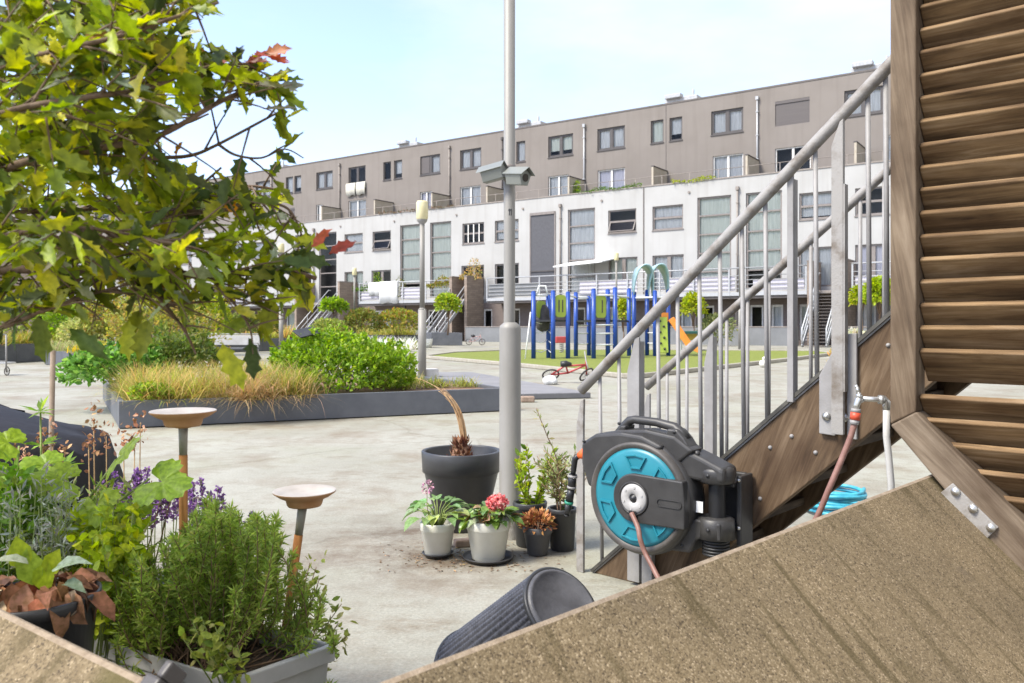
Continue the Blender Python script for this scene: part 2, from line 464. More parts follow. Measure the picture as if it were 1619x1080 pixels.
M['pole_dirt'] = plain("lamp_post_foot_grime", (0.24, 0.21, 0.165), 0.7, c2=(0.40, 0.385, 0.35), scale=14, bump=0.1)
M['cam_box'] = plain("camera_housing_paint", (0.20, 0.21, 0.19), 0.4, 0.15, var=0.06)
M['black'] = plain("black_plastic", (0.016, 0.016, 0.017), 0.45, var=0.2)
M['lens'] = plain("dark_lens", (0.01, 0.006, 0.005), 0.08, var=0.1)
M['wood_stair'] = wood_material("stair_timber", (0.038, 0.023, 0.013), (0.122, 0.082, 0.048), (0.225, 0.168, 0.112), 'x', (0, R(68), 0), 0.55)
M['wood_post'] = wood_material("screen_timber", (0.073, 0.051, 0.032), (0.162, 0.121, 0.080), (0.258, 0.206, 0.147), 'z', (0, R(9), 0), 0.65)
M['wood_slat'] = wood_material("slat_timber", (0.046, 0.025, 0.010), (0.20, 0.127, 0.060), (0.37, 0.275, 0.17), 'x', (0, 0, 0), 0.7)
M['tread'] = wood_material("tread_timber", (0.025, 0.017, 0.011), (0.06, 0.043, 0.028), (0.12, 0.09, 0.062), 'y', (0, 0, 0), 0.8)
M['rubber'] = plain("dark_edge_strip", (0.035, 0.033, 0.028), 0.6, c2=(0.085, 0.08, 0.065), scale=14)
M['slate'] = plain("slate_grey_planter", (0.085, 0.090, 0.102), 0.6, 0.1, c2=(0.118, 0.123, 0.136), scale=3, bump=0.05)
M['soil'] = plain("potting_soil", (0.045, 0.03, 0.02), 0.95, c2=(0.11, 0.075, 0.05), scale=50, bump=0.8, bscale=160)
M['mulch'] = plain("brown_mulch", (0.14, 0.075, 0.045), 0.95, c2=(0.27, 0.17, 0.11), scale=30, bump=0.8, bscale=120)
M['pot_dark'] = plain("dark_grey_pot", (0.030, 0.030, 0.031), 0.42, c2=(0.046, 0.046, 0.047), scale=5, bump=0.03)
M['pot_grey'] = plain("mid_grey_pot", (0.06, 0.06, 0.063), 0.5, c2=(0.085, 0.085, 0.088), scale=8)
M['pot_white'] = plain("cream_pot", (0.58, 0.565, 0.48), 0.45, c2=(0.64, 0.63, 0.56), scale=9, bump=0.03)
M['trough'] = plain("pale_grey_trough", (0.36, 0.35, 0.33), 0.5, c2=(0.46, 0.45, 0.43), scale=7)
M['cotta'] = plain("terracotta_dish", (0.46, 0.215, 0.085), 0.75, c2=(0.55, 0.31, 0.16), scale=10)
M['dish_in'] = plain("limey_dish_inside", (0.36, 0.32, 0.285), 0.7, c2=(0.44, 0.405, 0.37), scale=12)
M['stake'] = wood_material("stake_timber", (0.28, 0.115, 0.03), (0.38, 0.175, 0.055), (0.46, 0.25, 0.095), 'z', (0, 0, 0), 1.2)
M['stake_top'] = plain("stake_socket", (0.26, 0.24, 0.19), 0.6, c2=(0.36, 0.33, 0.27), scale=12)
M['reel'] = plain("charcoal_reel_plastic", (0.026, 0.0245, 0.0235), 0.45, c2=(0.044, 0.042, 0.040), scale=9, bump=0.05, bscale=300)
M['reel_lip'] = plain("grey_reel_rim", (0.05, 0.045, 0.040), 0.5, c2=(0.09, 0.08, 0.07), scale=12)
M['teal'] = plain("turquoise_plastic", (0.012, 0.165, 0.22), 0.38, c2=(0.019, 0.21, 0.27), scale=5)
M['hub'] = plain("light_grey_hub", (0.38, 0.37, 0.355), 0.5, var=0.08)
M['orange'] = plain("orange_plastic", (0.75, 0.13, 0.025), 0.4, var=0.08)
M['hose'] = plain("brown_hose_rubber", (0.16, 0.07, 0.05), 0.5, c2=(0.26, 0.14, 0.11), scale=16)
M['hose_blue'] = plain("turquoise_hose_rubber", (0.02, 0.22, 0.34), 0.45, c2=(0.06, 0.40, 0.50), scale=20)
M['brass'] = plain("chromed_tap", (0.50, 0.49, 0.46), 0.3, 0.8, var=0.1)
M['pipe'] = plain("white_water_pipe", (0.42, 0.41, 0.385), 0.5, c2=(0.50, 0.49, 0.465), scale=10)
M['redcon'] = plain("red_hose_coupling", (0.52, 0.07, 0.03), 0.45, var=0.15)
M['white'] = plain("white_plastic", (0.74, 0.74, 0.73), 0.5, var=0.05)
M['cloth_white'] = plain("white_cotton", (0.55, 0.56, 0.56), 0.9, c2=(0.62, 0.62, 0.61), scale=12)
M['cloth_cream'] = plain("cream_towel", (0.48, 0.46, 0.38), 0.9, c2=(0.55, 0.53, 0.46), scale=12)
M['tarp'] = plain("black_tarpaulin", (0.011, 0.010, 0.011), 0.7, c2=(0.022, 0.020, 0.022), scale=5, bump=0.25, bscale=22, spec=.25)
M['blue'] = plain("blue_post_paint", (0.014, 0.058, 0.29), 0.35, var=0.12)
M['lime'] = plain("lime_panel", (0.30, 0.38, 0.045), 0.45, var=0.06)
M['paleblue'] = plain("pale_blue_roof_panel", (0.30, 0.47, 0.53), 0.4, c2=(0.40, 0.56, 0.61))
M['orange_slide'] = plain("orange_slide_plastic", (0.72, 0.24, 0.03), 0.4, var=0.1)
M['lawn'] = plain("artificial_turf", (0.125, 0.155, 0.016), 0.9, c2=(0.185, 0.21, 0.03), scale=9, bump=0.6, bscale=180)
M['kerb'] = plain("grey_kerb", (0.16, 0.15, 0.135), 0.85, c2=(0.26, 0.25, 0.225), scale=8)
M['kerb_top'] = plain("pale_kerb_top", (0.27, 0.245, 0.195), 0.85, c2=(0.34, 0.315, 0.26), scale=8)
M['lantern'] = plain("cream_lantern", (0.56, 0.49, 0.26), 0.4, c2=(0.66, 0.60, 0.38), scale=6)
M['wall_white'] = render_wall_material("white_render", (0.365, 0.360, 0.346), (0.40, 0.396, 0.384), (0.315, 0.303, 0.284), 0.45)
M['wall_brown'] = render_wall_material("taupe_render", (0.195, 0.173, 0.154), (0.217, 0.194, 0.174), (0.168, 0.148, 0.13), 0.5)
M['coping'] = plain("grey_coping", (0.20, 0.17, 0.15), 0.6, c2=(0.26, 0.23, 0.2))
M['coping_dark'] = plain("dark_roof_edge", (0.10, 0.085, 0.075), 0.6)
M['brick'] = brick_material("dark_brick", (0.115, 0.085, 0.075), (0.155, 0.118, 0.104), (0.2, 0.18, 0.165))
M['brick_fin'] = brick_material("brown_brick", (0.215, 0.165, 0.13), (0.285, 0.225, 0.18), (0.16, 0.14, 0.12), 1.0, 0.5, 0.16)
M['frame_dark'] = plain("dark_window_frame", (0.062, 0.054, 0.05), 0.5)
M['frame_grey'] = plain("grey_window_frame", (0.19, 0.165, 0.15), 0.5)
M['frame_white'] = plain("white_window_frame", (0.62, 0.60, 0.56), 0.5)
M['frame_wood'] = plain("ochre_door_frame", (0.42, 0.27, 0.10), 0.55)
M['glass'] = glass_material()
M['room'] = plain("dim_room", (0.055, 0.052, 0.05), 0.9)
M['curt_w'] = plain("white_curtain", (0.32, 0.325, 0.325), 0.9, stretch=(14, 14, 0.3), scale=3, c2=(0.56, 0.565, 0.565))
M['curt_g'] = plain("pale_green_blind", (0.36, 0.385, 0.335), 0.9, stretch=(10, 10, 0.2), scale=3, c2=(0.54, 0.56, 0.50))
M['curt_l'] = plain("lilac_grey_curtain", (0.42, 0.40, 0.45), 0.9, stretch=(10, 10, 0.2), scale=3, c2=(0.55, 0.53, 0.58))
M['shutter'] = plain("taupe_roller_shutter", (0.075, 0.064, 0.061), 0.6, stretch=(0.2, 0.2, 40), scale=2, c2=(0.10, 0.087, 0.082))
M['blind_dark'] = plain("slate_screen_fabric", (0.070, 0.070, 0.078), 0.8, c2=(0.085, 0.085, 0.094))
M['plinth'] = plain("grey_garden_wall", (0.15, 0.155, 0.16), 0.8, c2=(0.19, 0.195, 0.20), scale=1.2)
M['divider'] = plain("cream_terrace_divider", (0.36, 0.31, 0.24), 0.8, c2=(0.42, 0.38, 0.31), scale=2)
M['timber_pale'] = plain("pale_bamboo_screen", (0.48, 0.42, 0.33), 0.8, stretch=(18, 18, 0.5), scale=2, c2=(0.36, 0.31, 0.24))
M['roofbits'] = plain("grey_rooftop_vent", (0.30, 0.31, 0.32), 0.5, c2=(0.42, 0.43, 0.44))
M['red'] = plain("red_frame_paint", (0.42, 0.06, 0.06), 0.4)
M['pink'] = plain("pink_frame_paint", (0.42, 0.27, 0.26), 0.5)
M['tyre'] = plain("tyre_rubber", (0.03, 0.028, 0.026), 0.7, c2=(0.07, 0.06, 0.055))
M['platform'] = plain("slate_hatch_cover", (0.175, 0.17, 0.172), 0.7, c2=(0.22, 0.215, 0.217), scale=1.5)
M['platform_side'] = plain("slate_hatch_side", (0.12, 0.12, 0.125), 0.7)
M['concrete'] = plain("white_concrete_block", (0.44, 0.42, 0.385), 0.8, c2=(0.52, 0.50, 0.47))
M['stone'] = plain("brown_stone", (0.22, 0.15, 0.11), 0.9, c2=(0.33, 0.25, 0.19), scale=18, bump=0.4)
# ------------------------------------------------------------------ courtyard ground, lawn
g = MB()
g.add([(-400, -60, 0), (400, -60, 0), (400, 600, 0), (-400, 600, 0)], [(0, 1, 2, 3)])
tag(g.build("courtyard_ground", M['ground']), kind='structure')

def ground_poly(pts, z0, z1, mat, name, mb=None):
    b = mb or MB()
    b.prism([(p[0], p[1], z0) for p in pts], (0, 0, z1 - z0))
    return b.build(name, mat) if mb is None else b

def offset_poly(pts, d):
    c = Vector((sum(p[0] for p in pts) / len(pts), sum(p[1] for p in pts) / len(pts)))
    out = []
    for p in pts:
        v = Vector((p[0], p[1])) - c
        out.append(Vector((p[0], p[1])) + v.normalized() * d)
    return out

lawn_pts = [G(674, 566.5), G(830, 580.5), G(985, 597.5), G(1010, 598), G(1240, 571), G(1315, 561.5), G(1290, 557.5), G(1060, 556), G(830, 555.5), G(720, 560)]
o = ground_poly(lawn_pts, 0.004, 0.07, M['lawn'], "lawn")
tag(o, kind='structure')
outer = offset_poly(lawn_pts, 0.22)
k = MB()
nn_ = len(lawn_pts)
for i in range(nn_):
    a, b_, c_, d_ = lawn_pts[i], lawn_pts[(i + 1) % nn_], outer[(i + 1) % nn_], outer[i]
    k.hexa([(a[0], a[1], 0.004), (d_[0], d_[1], 0.004), (c_[0], c_[1], 0.004), (b_[0], b_[1], 0.004),
            (a[0], a[1], 0.115), (d_[0], d_[1], 0.115), (c_[0], c_[1], 0.115), (b_[0], b_[1], 0.115)])
tag(k.build("lawn_kerb", M['kerb_top'], bevel=0.02), kind='structure')

# ------------------------------------------------------------------ apartment row (local x along the facade, -y towards the courtyard)
FC = 54.13
FD, FN = Vector((0.8225, -0.5688, 0)), Vector((-0.5688, -0.8225, 0))
def fac(x, y, n=0.0):
    r = (x - CX) / FPX
    Y = (FC - n) / (0.5688 * r + 0.8225)
    return Y * (0.8225 * r - 0.5688), CAM_H + (HOR - y) / FPX * Y
def ft(x, n=0.0): return fac(x, HOR, n)[0]
def fworld(t, n, z):
    p = FN * (-FC) + FD * t + FN * n
    return Vector((p.x, p.y, z))
FROT = math.atan2(FD.y, FD.x)

bld = empty("apartment_building", FN * (-FC), FROT, "long white and taupe apartment row with tall windows across the far side of the courtyard", "building")

NB = -2.9                     # taupe storeys are set back behind a roof terrace
Z_PAR, Z_ROOF, Z_BAL = 11.35, 17.85, 3.42
T0, T1 = ft(-260), 6.0

def wall_with_holes(name, t0, t1, z0, z1, n, holes, mat, reveal_mat=None, depth=0.22):
    ts = sorted(set([t0, t1] + [h[0] for h in holes] + [h[1] for h in holes]))
    zs = sorted(set([z0, z1] + [h[2] for h in holes] + [h[3] for h in holes]))
    b = MB()
    for i in range(len(ts) - 1):
        tm = (ts[i] + ts[i + 1]) / 2
        hs = [h for h in holes if h[0] < tm < h[1]]
        j = 0
        while j < len(zs) - 1:
            zm = (zs[j] + zs[j + 1]) / 2
            if any(h[2] < zm < h[3] for h in hs):
                j += 1; continue
            e = j
            while e + 1 < len(zs) - 1 and not any(h[2] < (zs[e + 1] + zs[e + 2]) / 2 < h[3] for h in hs): e += 1
            b.add([(ts[i], -n, zs[j]), (ts[i + 1], -n, zs[j]), (ts[i + 1], -n, zs[e + 1]), (ts[i], -n, zs[e + 1])], [(0, 1, 2, 3)])
            j = e + 1
    for (a, c, d, e) in holes:
        y0, y1 = -n, -n + depth
        b.add([(a, y0, d), (c, y0, d), (c, y1, d), (a, y1, d), (a, y0, e), (c, y0, e), (c, y1, e), (a, y1, e)],
              [(0, 1, 2, 3), (7, 6, 5, 4), (0, 3, 7, 4), (2, 1, 5, 6)])
    return b.build(name, mat, bld)

holes_up, holes_mid, wins = [], [], []
# ---- taupe storeys, n = NB
Zu1, Zu0 = 16.70, 14.98
def up(x0, x1, kind, cur): wins.append((ft(x0, NB), ft(x1, NB), Zu0, Zu1, NB, kind, cur)); holes_up.append(wins[-1][:4])
for x0, x1, kind, cur in [
    (-150, -128, 'double', 'w'), (-30, -12, 'double', 'g'), (60, 80, 'double', 'w'), (150, 172, 'double', 'w'), (228, 250, 'double', 'd'), (300, 322, 'double', 'w'), (352, 363, 'single', 'w'), (366, 377, 'single', 'w'), (404, 427, 'double', 'w'),
    (451.9, 463, 'single', 'w'), (465.4, 476, 'single', 'w'), (500, 526, 'double', 'w'), (551, 578, 'double', 'd'), (606, 618, 'single', 'd'), (623, 635.6, 'single', 'w'),
    (664.4, 695.8, 'double', 'mixed'), (727.4, 760.8, 'double', 'w'), (797, 811, 'single', 'w'), (816.3, 830.4, 'single', 'w'), (866.7, 906, 'double', 'g'), (944.4, 988, 'double', 'w'),
    (1028.9, 1049, 'single', 'g'), (1058.5, 1078.6, 'single', 'w'), (1124.4, 1175, 'double', 'w'), (1225.5, 1280, 'shutter', ''), (1334.8, 1396, 'double', 'w'), (1470, 1500, 'single', 'w'), (1512, 1542, 'single', 'g')]:
    up(x0, x1, kind, cur)
for x0, x1, kind, cur in [(395, 420, 'terrace', 'w'), (459, 466, 'shutter', ''), (500, 510, 'terrace', 'w'), (551, 578.5, 'terrace', 'w'), (664, 683, 'terrace', 'l'), (727.4, 760, 'terrace', 'w'), (866.7, 899, 'terrace', 'w'), (945, 988, 'terrace', 'l'), (1127, 1175, 'terrace', 'w'), (1225.5, 1282, 'terrace', 'd'), (1400, 1440, 'terrace', 'w')]:
    wins.append((ft(x0, NB), ft(x1, NB), 10.75, 13.45, NB, kind, cur)); holes_up.append(wins[-1][:4])
# ---- white storeys, n = 0
Zs1, Zs0, Zt1, Zd1 = 9.76, 8.05, 10.10, 6.25
def mid(x0, x1, z0, z1, kind, cur): wins.append((ft(x0), ft(x1), z0, z1, 0.0, kind, cur)); holes_mid.append(wins[-1][:4])
talls = [(-60, -34, 'w'), (10, 34, 'g'), (190, 212, 'w'), (240, 262, 'g'), (340, 362, 'w'), (466.5, 492, 'd'), (504.4, 532, 'd'), (632.6, 664.5, 'g'), (680, 713.4, 'g'), (837.8, 878.6, 'blind'), (897.8, 940.8, 'w'), (1102.5, 1156, 'g'), (1179.2, 1236.3, 'g')]
for x0, x1, cur in talls:
    mid(x0, x1, Z_BAL + 0.25, Zt1, 'blind' if cur == 'blind' else 'tall', cur)
for x0, x1, kind in [(60, 84, 'small'), (110, 132, 'small'), (285, 303, 'small'), (366, 385, 'small'), (398, 420, 'small'), (544.6, 573.5, 'small'), (589, 617.8, 'open'), (731, 765.4, 'grille'), (782.3, 820, 'small'), (961.5, 1006, 'open'), (1031.5, 1080, 'small'), (1263.5, 1316.5, 'small'), (1352, 1406, 'dark')]:
    mid(x0, x1, Zs0, Zs1, kind, 'w' if kind in ('small',) else 'd')
for x0, x1, cur in [(60, 84, 'w'), (110, 132, 'd'), (398, 420, 'd'), (366, 385, 'w'), (544.6, 574, 'g'), (587.3, 618, 'd'), (729.5, 765.4, 'd'), (782.3, 820.4, 'd'), (961.5, 1008, 'g'), (1031.5, 1081, 'w'), (1262.5, 1316.5, 'w'), (1352, 1406, 'l')]:
    mid(x0, x1, Z_BAL + 0.3, Zd1, 'door', cur)
# ---- ground floor
holes_g = []
for x0, x1, kind, cur in [(452, 466, 'gdoor', 'g'), (587, 618, 'gwin', 'w'), (676, 694, 'gdoor', 'd'), (764, 778, 'gdoor', 'd'), (800, 822, 'gwin', 'd'), (905, 925, 'gdoor', 'd'), (960, 985, 'gwin', 'w'), (1076, 1094, 'gdoor', 'w'), (1109, 1129, 'gdoor', 'd'), (1185, 1207, 'gdoor', 'd'), (1219, 1238, 'gdoor', 'w'), (1263.5, 1292, 'gwin', 'g'), (1355, 1385, 'gwin', 'w'), (1400, 1428, 'gdoor', 'w')]:
    wins.append((ft(x0), ft(x1), 0.3, 2.62, 0.0, kind, cur)); holes_g.append(wins[-1][:4])

wall_with_holes("taupe_wall", T0, T1, 10.3, Z_ROOF - 0.12, NB, holes_up, M['wall_brown'])
wall_with_holes("white_wall", T0, T1, Z_BAL, Z_PAR - 0.12, 0.0, holes_mid, M['wall_white'])
wall_with_holes("ground_floor_wall", T0, T1, 0.0, Z_BAL - 0.3, 0.0, holes_g, M['brick'])
b = MB(); b.span(T0, T1, 0.0, 0.9, Z_BAL - 0.298, Z_BAL - 0.002)          # floor band
b.build("floor_band", M['plinth'], bld)
b = MB(); b.span(T0 - .03, T1, 2.87, 3.3, Z_ROOF - 0.118, Z_ROOF); b.build("roof_edge", M['coping_dark'], bld)
b = MB(); b.span(T0, T1, 3.3, 14, Z_ROOF - 0.4, Z_ROOF - 0.15); b.build("roof", M['coping'], bld)
b = MB(); b.span(T0 - .03, T1, -0.05, 0.3, Z_PAR - 0.118, Z_PAR - 0.03); b.build("parapet_coping", M['coping'], bld)
b = MB(); b.span(T0, T1, 0.3, 2.86, 10.2, 10.3); b.build("roof_terrace", M['plinth'], bld)
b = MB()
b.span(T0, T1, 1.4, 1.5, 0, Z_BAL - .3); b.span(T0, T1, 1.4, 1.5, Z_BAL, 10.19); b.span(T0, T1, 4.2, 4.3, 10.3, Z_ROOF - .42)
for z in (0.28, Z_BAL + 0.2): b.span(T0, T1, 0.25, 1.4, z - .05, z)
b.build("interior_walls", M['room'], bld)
b = MB(); b.span(T0 - 0.3, T0, 0.0, 14, 0, Z_PAR - .2); b.span(T0 - 0.3, T0, 2.9, 14, Z_PAR - .2, Z_ROOF - .12)
b.build("end_wall", M['wall_white'], bld)

CUR = {'w': 'curt_w', 'g': 'curt_g', 'l': 'curt_l'}
prnd = random.Random(5)
def window(t0, t1, z0, z1, n, kind, cur):
    y = -n + 0.1                 # frame stands 0.1 m inside the opening
    w = t1 - t0
    f = MB(); p = MB(); fm = M['frame_dark']
    def rim(a, c, d, e, th=0.09, dp=0.07, yy=y):
        f.span(a, a + th, yy, yy + dp, d, e); f.span(c - th, c, yy, yy + dp, d, e)
        f.span(a + th, c - th, yy, yy + dp, d, d + th); f.span(a + th, c - th, yy, yy + dp, e - th, e)
    def pane(a, c, d, e, yy=y + 0.035): p.add([(a, yy, d), (c, yy, d), (c, yy, e), (a, yy, e)], [(0, 1, 2, 3)])
    cz0 = z0
    if kind == 'shutter':
        f.span(t0, t1, y - 0.04, y + 0.02, z0, z1 - 0.2); f.span(t0, t1, y - 0.09, y + 0.02, z1 - 0.198, z1); f.span(t0, t1, y - 0.07, y + 0.0, z0, z0 + 0.1)
        f.build("roller_shutter", M['shutter'], bld); return
    if kind == 'blind':
        f.span(t0, t0 + .1, -0.06, 0.06, z0, z1); f.span(t1 - .1, t1, -0.06, 0.06, z0, z1); f.span(t0 + .1, t1 - .1, -0.1, 0.06, z1 - 0.2, z1)
        fr = f.build("screen_blind", M['frame_grey'], bld)
        c = MB(); nx, nz = 8, 40
        zz = [z0 + (z1 - .2 - z0) * k / nz for k in range(nz + 1)]
        def sag(k, i):
            s = 0.05 * math.sin(k * 1.25 + 0.5 * math.sin(i * .8)) * max(0, 1 - zz[k] / 6.4) * 2 * (1 - ((i / nx) * 2 - 1) ** 2)
            return -0.02 - s
        vs_ = [(t0 + .1 + (w - .2) * i / nx, sag(k, i), zz[k]) for k in range(nz + 1) for i in range(nx + 1)]
        fs = [(k * (nx + 1) + i, k * (nx + 1) + i + 1, (k + 1) * (nx + 1) + i + 1, (k + 1) * (nx + 1) + i) for k in range(nz) for i in range(nx)]
        c.add(vs_, fs, 0, True); c.build("blind_fabric", M['blind_dark'], fr)
        c = MB(); c.span(t0 + .1, t1 - .1, -0.09, -0.03, 5.45, 5.55); c.build("blind_bar", M['frame_dark'], fr)
        return
    bars = []
    if kind in ('double', 'single'):
        rim(t0, t1, z0, z1, 0.11)
        f.span(t0 - .04, t1 + .04, -n - 0.06, y, z0 - 0.07, z0 - 0.002)      # sill
        if kind == 'double':
            m = (t0 + t1) / 2
            f.span(m - .1, m + .1, y, y + .09, z0 + .11, z1 - .11)
            for a, c in ((t0 + .11, m - .1), (m + .1, t1 - .11)):
                rim(a, c, z0 + .11, z1 - .11, 0.06, 0.05, y + .02); pane(a + .06, c - .06, z0 + .17, z1 - .17)
        else:
            pane(t0 + .11, t1 - .11, z0 + .11, z1 - .11)
    elif kind == 'terrace':
        fm = M['frame_white']; m = (t0 + t1) / 2
        rim(t0, t1, z0, z1, 0.09); f.span(m - .08, m + .08, y, y + .08, z0 + .09, z1 - .09)
        pane(t0 + .09, m - .08, z0 + .09, z1 - .09); pane(m + .08, t1 - .09, z0 + .09, z1 - .09)
    elif kind == 'tall':
        fm = M['frame_grey']; rim(t0, t1, z0, z1, 0.12)
        k = 5
        for q in range(1, k):
            zz = z0 + (z1 - z0) * q / k; f.span(t0 + .12, t1 - .12, y, y + .08, zz - .05, zz + .05)
        for q in range(k):
            pane(t0 + .12, t1 - .12, z0 + (z1 - z0) * q / k + .05, z0 + (z1 - z0) * (q + 1) / k - .05)
    elif kind in ('small', 'open', 'grille', 'dark'):
        fm = M['frame_grey']; rim(t0, t1, z0, z1, 0.11); zm = (z0 + z1) / 2
        f.span(t0 - .04, t1 + .04, -n - 0.06, y, z0 - 0.07, z0 - 0.002)
        f.span(t0 + .11, t1 - .11, y, y + .09, zm - .07, zm + .07)
        pane(t0 + .11, t1 - .11, zm + .07, z1 - .11)
        if kind == 'open':       # lower sash tilted outwards
            th = 0.06
            f.bar((t0 + .14, y, zm - .09), (t0 + .14, y - .32, z0 + .14), th, th); f.bar((t1 - .14, y, zm - .09), (t1 - .14, y - .32, z0 + .14), th, th)
            f.bar((t0 + .17, y - .32, z0 + .14), (t1 - .17, y - .32, z0 + .14), th, th)
            p.add([(t0 + .17, y - .32, z0 + .15), (t1 - .17, y - .32, z0 + .15), (t1 - .17, y, zm - .1), (t0 + .17, y, zm - .1)], [(0, 1, 2, 3)])
        else:
            pane(t0 + .11, t1 - .11, z0 + .11, zm - .07)
        if kind == 'grille': bars = [(t0 + w * q / 4, z0 + .11, z1 - .11) for q in range(1, 4)]
    elif kind == 'door':
        fm = M['frame_grey']; m = t0 + w * 0.52; rim(t0, t1, z0, z1, 0.12); f.span(m - .14, m + .14, y, y + .1, z0 + .12, z1 - .12)
        pane(t0 + .12, m - .14, z0 + .12, z1 - .12); pane(m + .14, t1 - .12, z0 + .12, z1 - .12)
    else:
        fm = M['frame_white']; rim(t0, t1, z0, z1, 0.14)
        if kind == 'gwin':
            m = t0 + w * .42; f.span(m - .08, m + .08, y, y + .08, z0 + .14, z1 - .14); pane(t0 + .14, m - .08, z0 + .14, z1 - .14); pane(m + .08, t1 - .14, z0 + .14, z1 - .14)
        else: pane(t0 + .14, t1 - .14, z0 + .14, z1 - .14)
    fr = f.build("terrace_door" if kind == 'terrace' else "balcony_door" if kind == 'door' else "garden_door" if kind == 'gdoor' else "window", fm, bld)
    p.build("pane", M['glass'], fr)
    if bars:
        c = MB()
        for (tt, a, e) in bars: c.span(tt - .05, tt + .05, y - .04, y - .005, a, e)
        c.build("white_bar", M['frame_white'], fr)
    if cur in CUR or cur == 'mixed':
        c = MB(); yy = y + 0.16; nx = max(4, int(w * 9))
        a0, a1 = t0 + .03, t1 - .03
        if cur == 'mixed': a0 = t0 + w * .54
        zc0 = z0 if kind in ('tall', 'door', 'terrace') else z0 + (z1 - z0) * prnd.choice([0, 0, 0.12, 0.3])
        if kind == 'tall' and prnd.random() < .5: zc0 = z0 + (z1 - z0) * prnd.choice([0.2, 0.2, 0.0])
        pts = [(a0 + (a1 - a0) * i / nx, yy + 0.03 * math.sin(i * 2.1)) for i in range(nx + 1)]
        c.add([(q[0], q[1], zc0) for q in pts] + [(q[0], q[1], z1 - .02) for q in pts], [(i, i + 1, nx + 2 + i, nx + 1 + i) for i in range(nx)], 0, True)
        c.build("curtain", M[CUR.get(cur, 'curt_w')], fr)
        if cur == 'mixed':
            c = MB(); c.span(t0 + .1, t0 + w * .44, y - .01, y + .02, z0 + .15, z1 - .12); c.build("half_shutter", M['shutter'], fr)
for wdef in wins: window(*wdef)

# window boards, downpipes, joints, vents
def downpipe(x, n, z0, z1, mat, r=0.06):
    t = ft(x, n); b = MB(); b.tube([(t, -n - 0.12, z0), (t, -n - 0.12, z1)], r, 8)
    for k in range(4): b.span(t - .09, t + .09, -n - 0.2, -n, z0 + (z1 - z0) * (k + .5) / 4 - .03, z0 + (z1 - z0) * (k + .5) / 4 + .03)
    b.box((t, -n - .12, z1 + .12), (.2, .2, .24)); b.build("downpipe", mat, bld)
for x in (120, 300, 430, 537.8, 711.5, 795.3, 924.5, 1198): downpipe(x, NB, 10.4, 17.0, M['steel_far'] if x > 900 else M['frame_dark'] if x in (795.3,) else M['coping'])
for x in (300, 497, 886.7, 1166.8): downpipe(x, 0, Z_BAL + .05, 10.35, M['coping'])
b = MB()
for x in (1053,): t = ft(x, NB); b.span(t - .03, t + .03, -NB - .012, -NB + .01, 10.4, 17.7)
for x in (1017.8,): t = ft(x); b.span(t - .04, t + .04, -.03, .01, Z_BAL + .1, 11.2)
b.build("expansion_joint", M['coping_dark'], bld)
for x, y in ((538.5, 358), (623.5, 350), (721.8, 340), (827, 330), (951.5, 317.5), (1089.5, 304)):
    b = MB(); t, z = fac(x, y); b.tube([(t, -.08, z), (t, .02, z)], .09, 8)
    b.build("wall_vent", M['coping'], bld)

# terrace dividers and parapet planting rail
for x0, x1 in ((509.6, 538.5), (592.6, 621.5), (683.7, 711), (784, 797), (899, 924), (1028, 1054), (1177.5, 1199), (1345, 1366)):
    t = ft(x1, NB); b = MB()
    b.span(t - .07, t + .07, 0.42, 2.86, 10.3, 12.72)
    d = b.build("terrace_divider", M['divider'], bld)
    b = MB(); b.span(t - .1, t + .1, 0.4, 2.88, 12.722, 12.80); b.build("divider_cap", M['frame_dark'], d)
b = MB()
tt = ft(430)
while tt < T1 - 1:
    b.tube([(tt, 0.5, 10.3), (tt, 0.5, 12.0)], .025, 5); tt += 2.1
b.tube([(ft(430), .5, 12.0), (T1, .5, 12.0)], .025, 5)
b.build("terrace_rail", M['coping'], bld)

# balcony: slab sections, railings, brick fins, stairs, posts
NBAL = 2.0
fins = [(335, 358), (469, 537), (713.5, 737), (1278, 1334)]
sections = [(-250, 335), (360, 466), (567.5, 712), (769, 1276), (1346, 1480)]
for i, (x0, x1) in enumerate(sections):
    t0, t1 = ft(x0, NBAL), ft(x1, NBAL)
    b = MB(); b.span(t0, t1, -NBAL, -0.01, Z_BAL - 0.24, Z_BAL - .01)
    bal = b.build("balcony", M['steel_far'], bld)
    b = MB(); b.span(t0, t1, -NBAL + .1, -.02, Z_BAL - 0.42, Z_BAL - .245); b.build("balcony_soffit", M['coping_dark'], bal)
    r = MB(); n_ = max(2, int(round((t1 - t0) / 2.4)))
    for q in range(n_ + 1):
        t = t0 + .06 + (t1 - t0 - .12) * q / n_
        r.span(t - .05, t + .05, -NBAL - .02, -NBAL + .04, Z_BAL - .25, Z_BAL + 1.55)
    r.tube([(t0, -NBAL, Z_BAL + 1.55), (t1, -NBAL, Z_BAL + 1.55)], .05, 6)
    for z in (.22, .5, .78, 1.06): r.tube([(t0, -NBAL + .03, Z_BAL + z), (t1, -NBAL + .03, Z_BAL + z)], .028, 5)
    r.build("railing", M['steel_far'], bal)
    # grey wind cloth behind parts of the railing
    q = t0 + .2
    while q < t1 - 2:
        ln = prnd.choice([2.3, 4.6]); e = min(q + ln, t1 - .2); r = MB()
        r.span(q, e, -NBAL + .1, -NBAL + .13, Z_BAL + .1, Z_BAL + prnd.choice([.8, 1.05])); q = e + prnd.choice([1.2, 2.4, 3.6])
        r.build("railing_cloth", prnd.choice([M['curt_l'], M['curt_l'], M['plinth']]), bal)
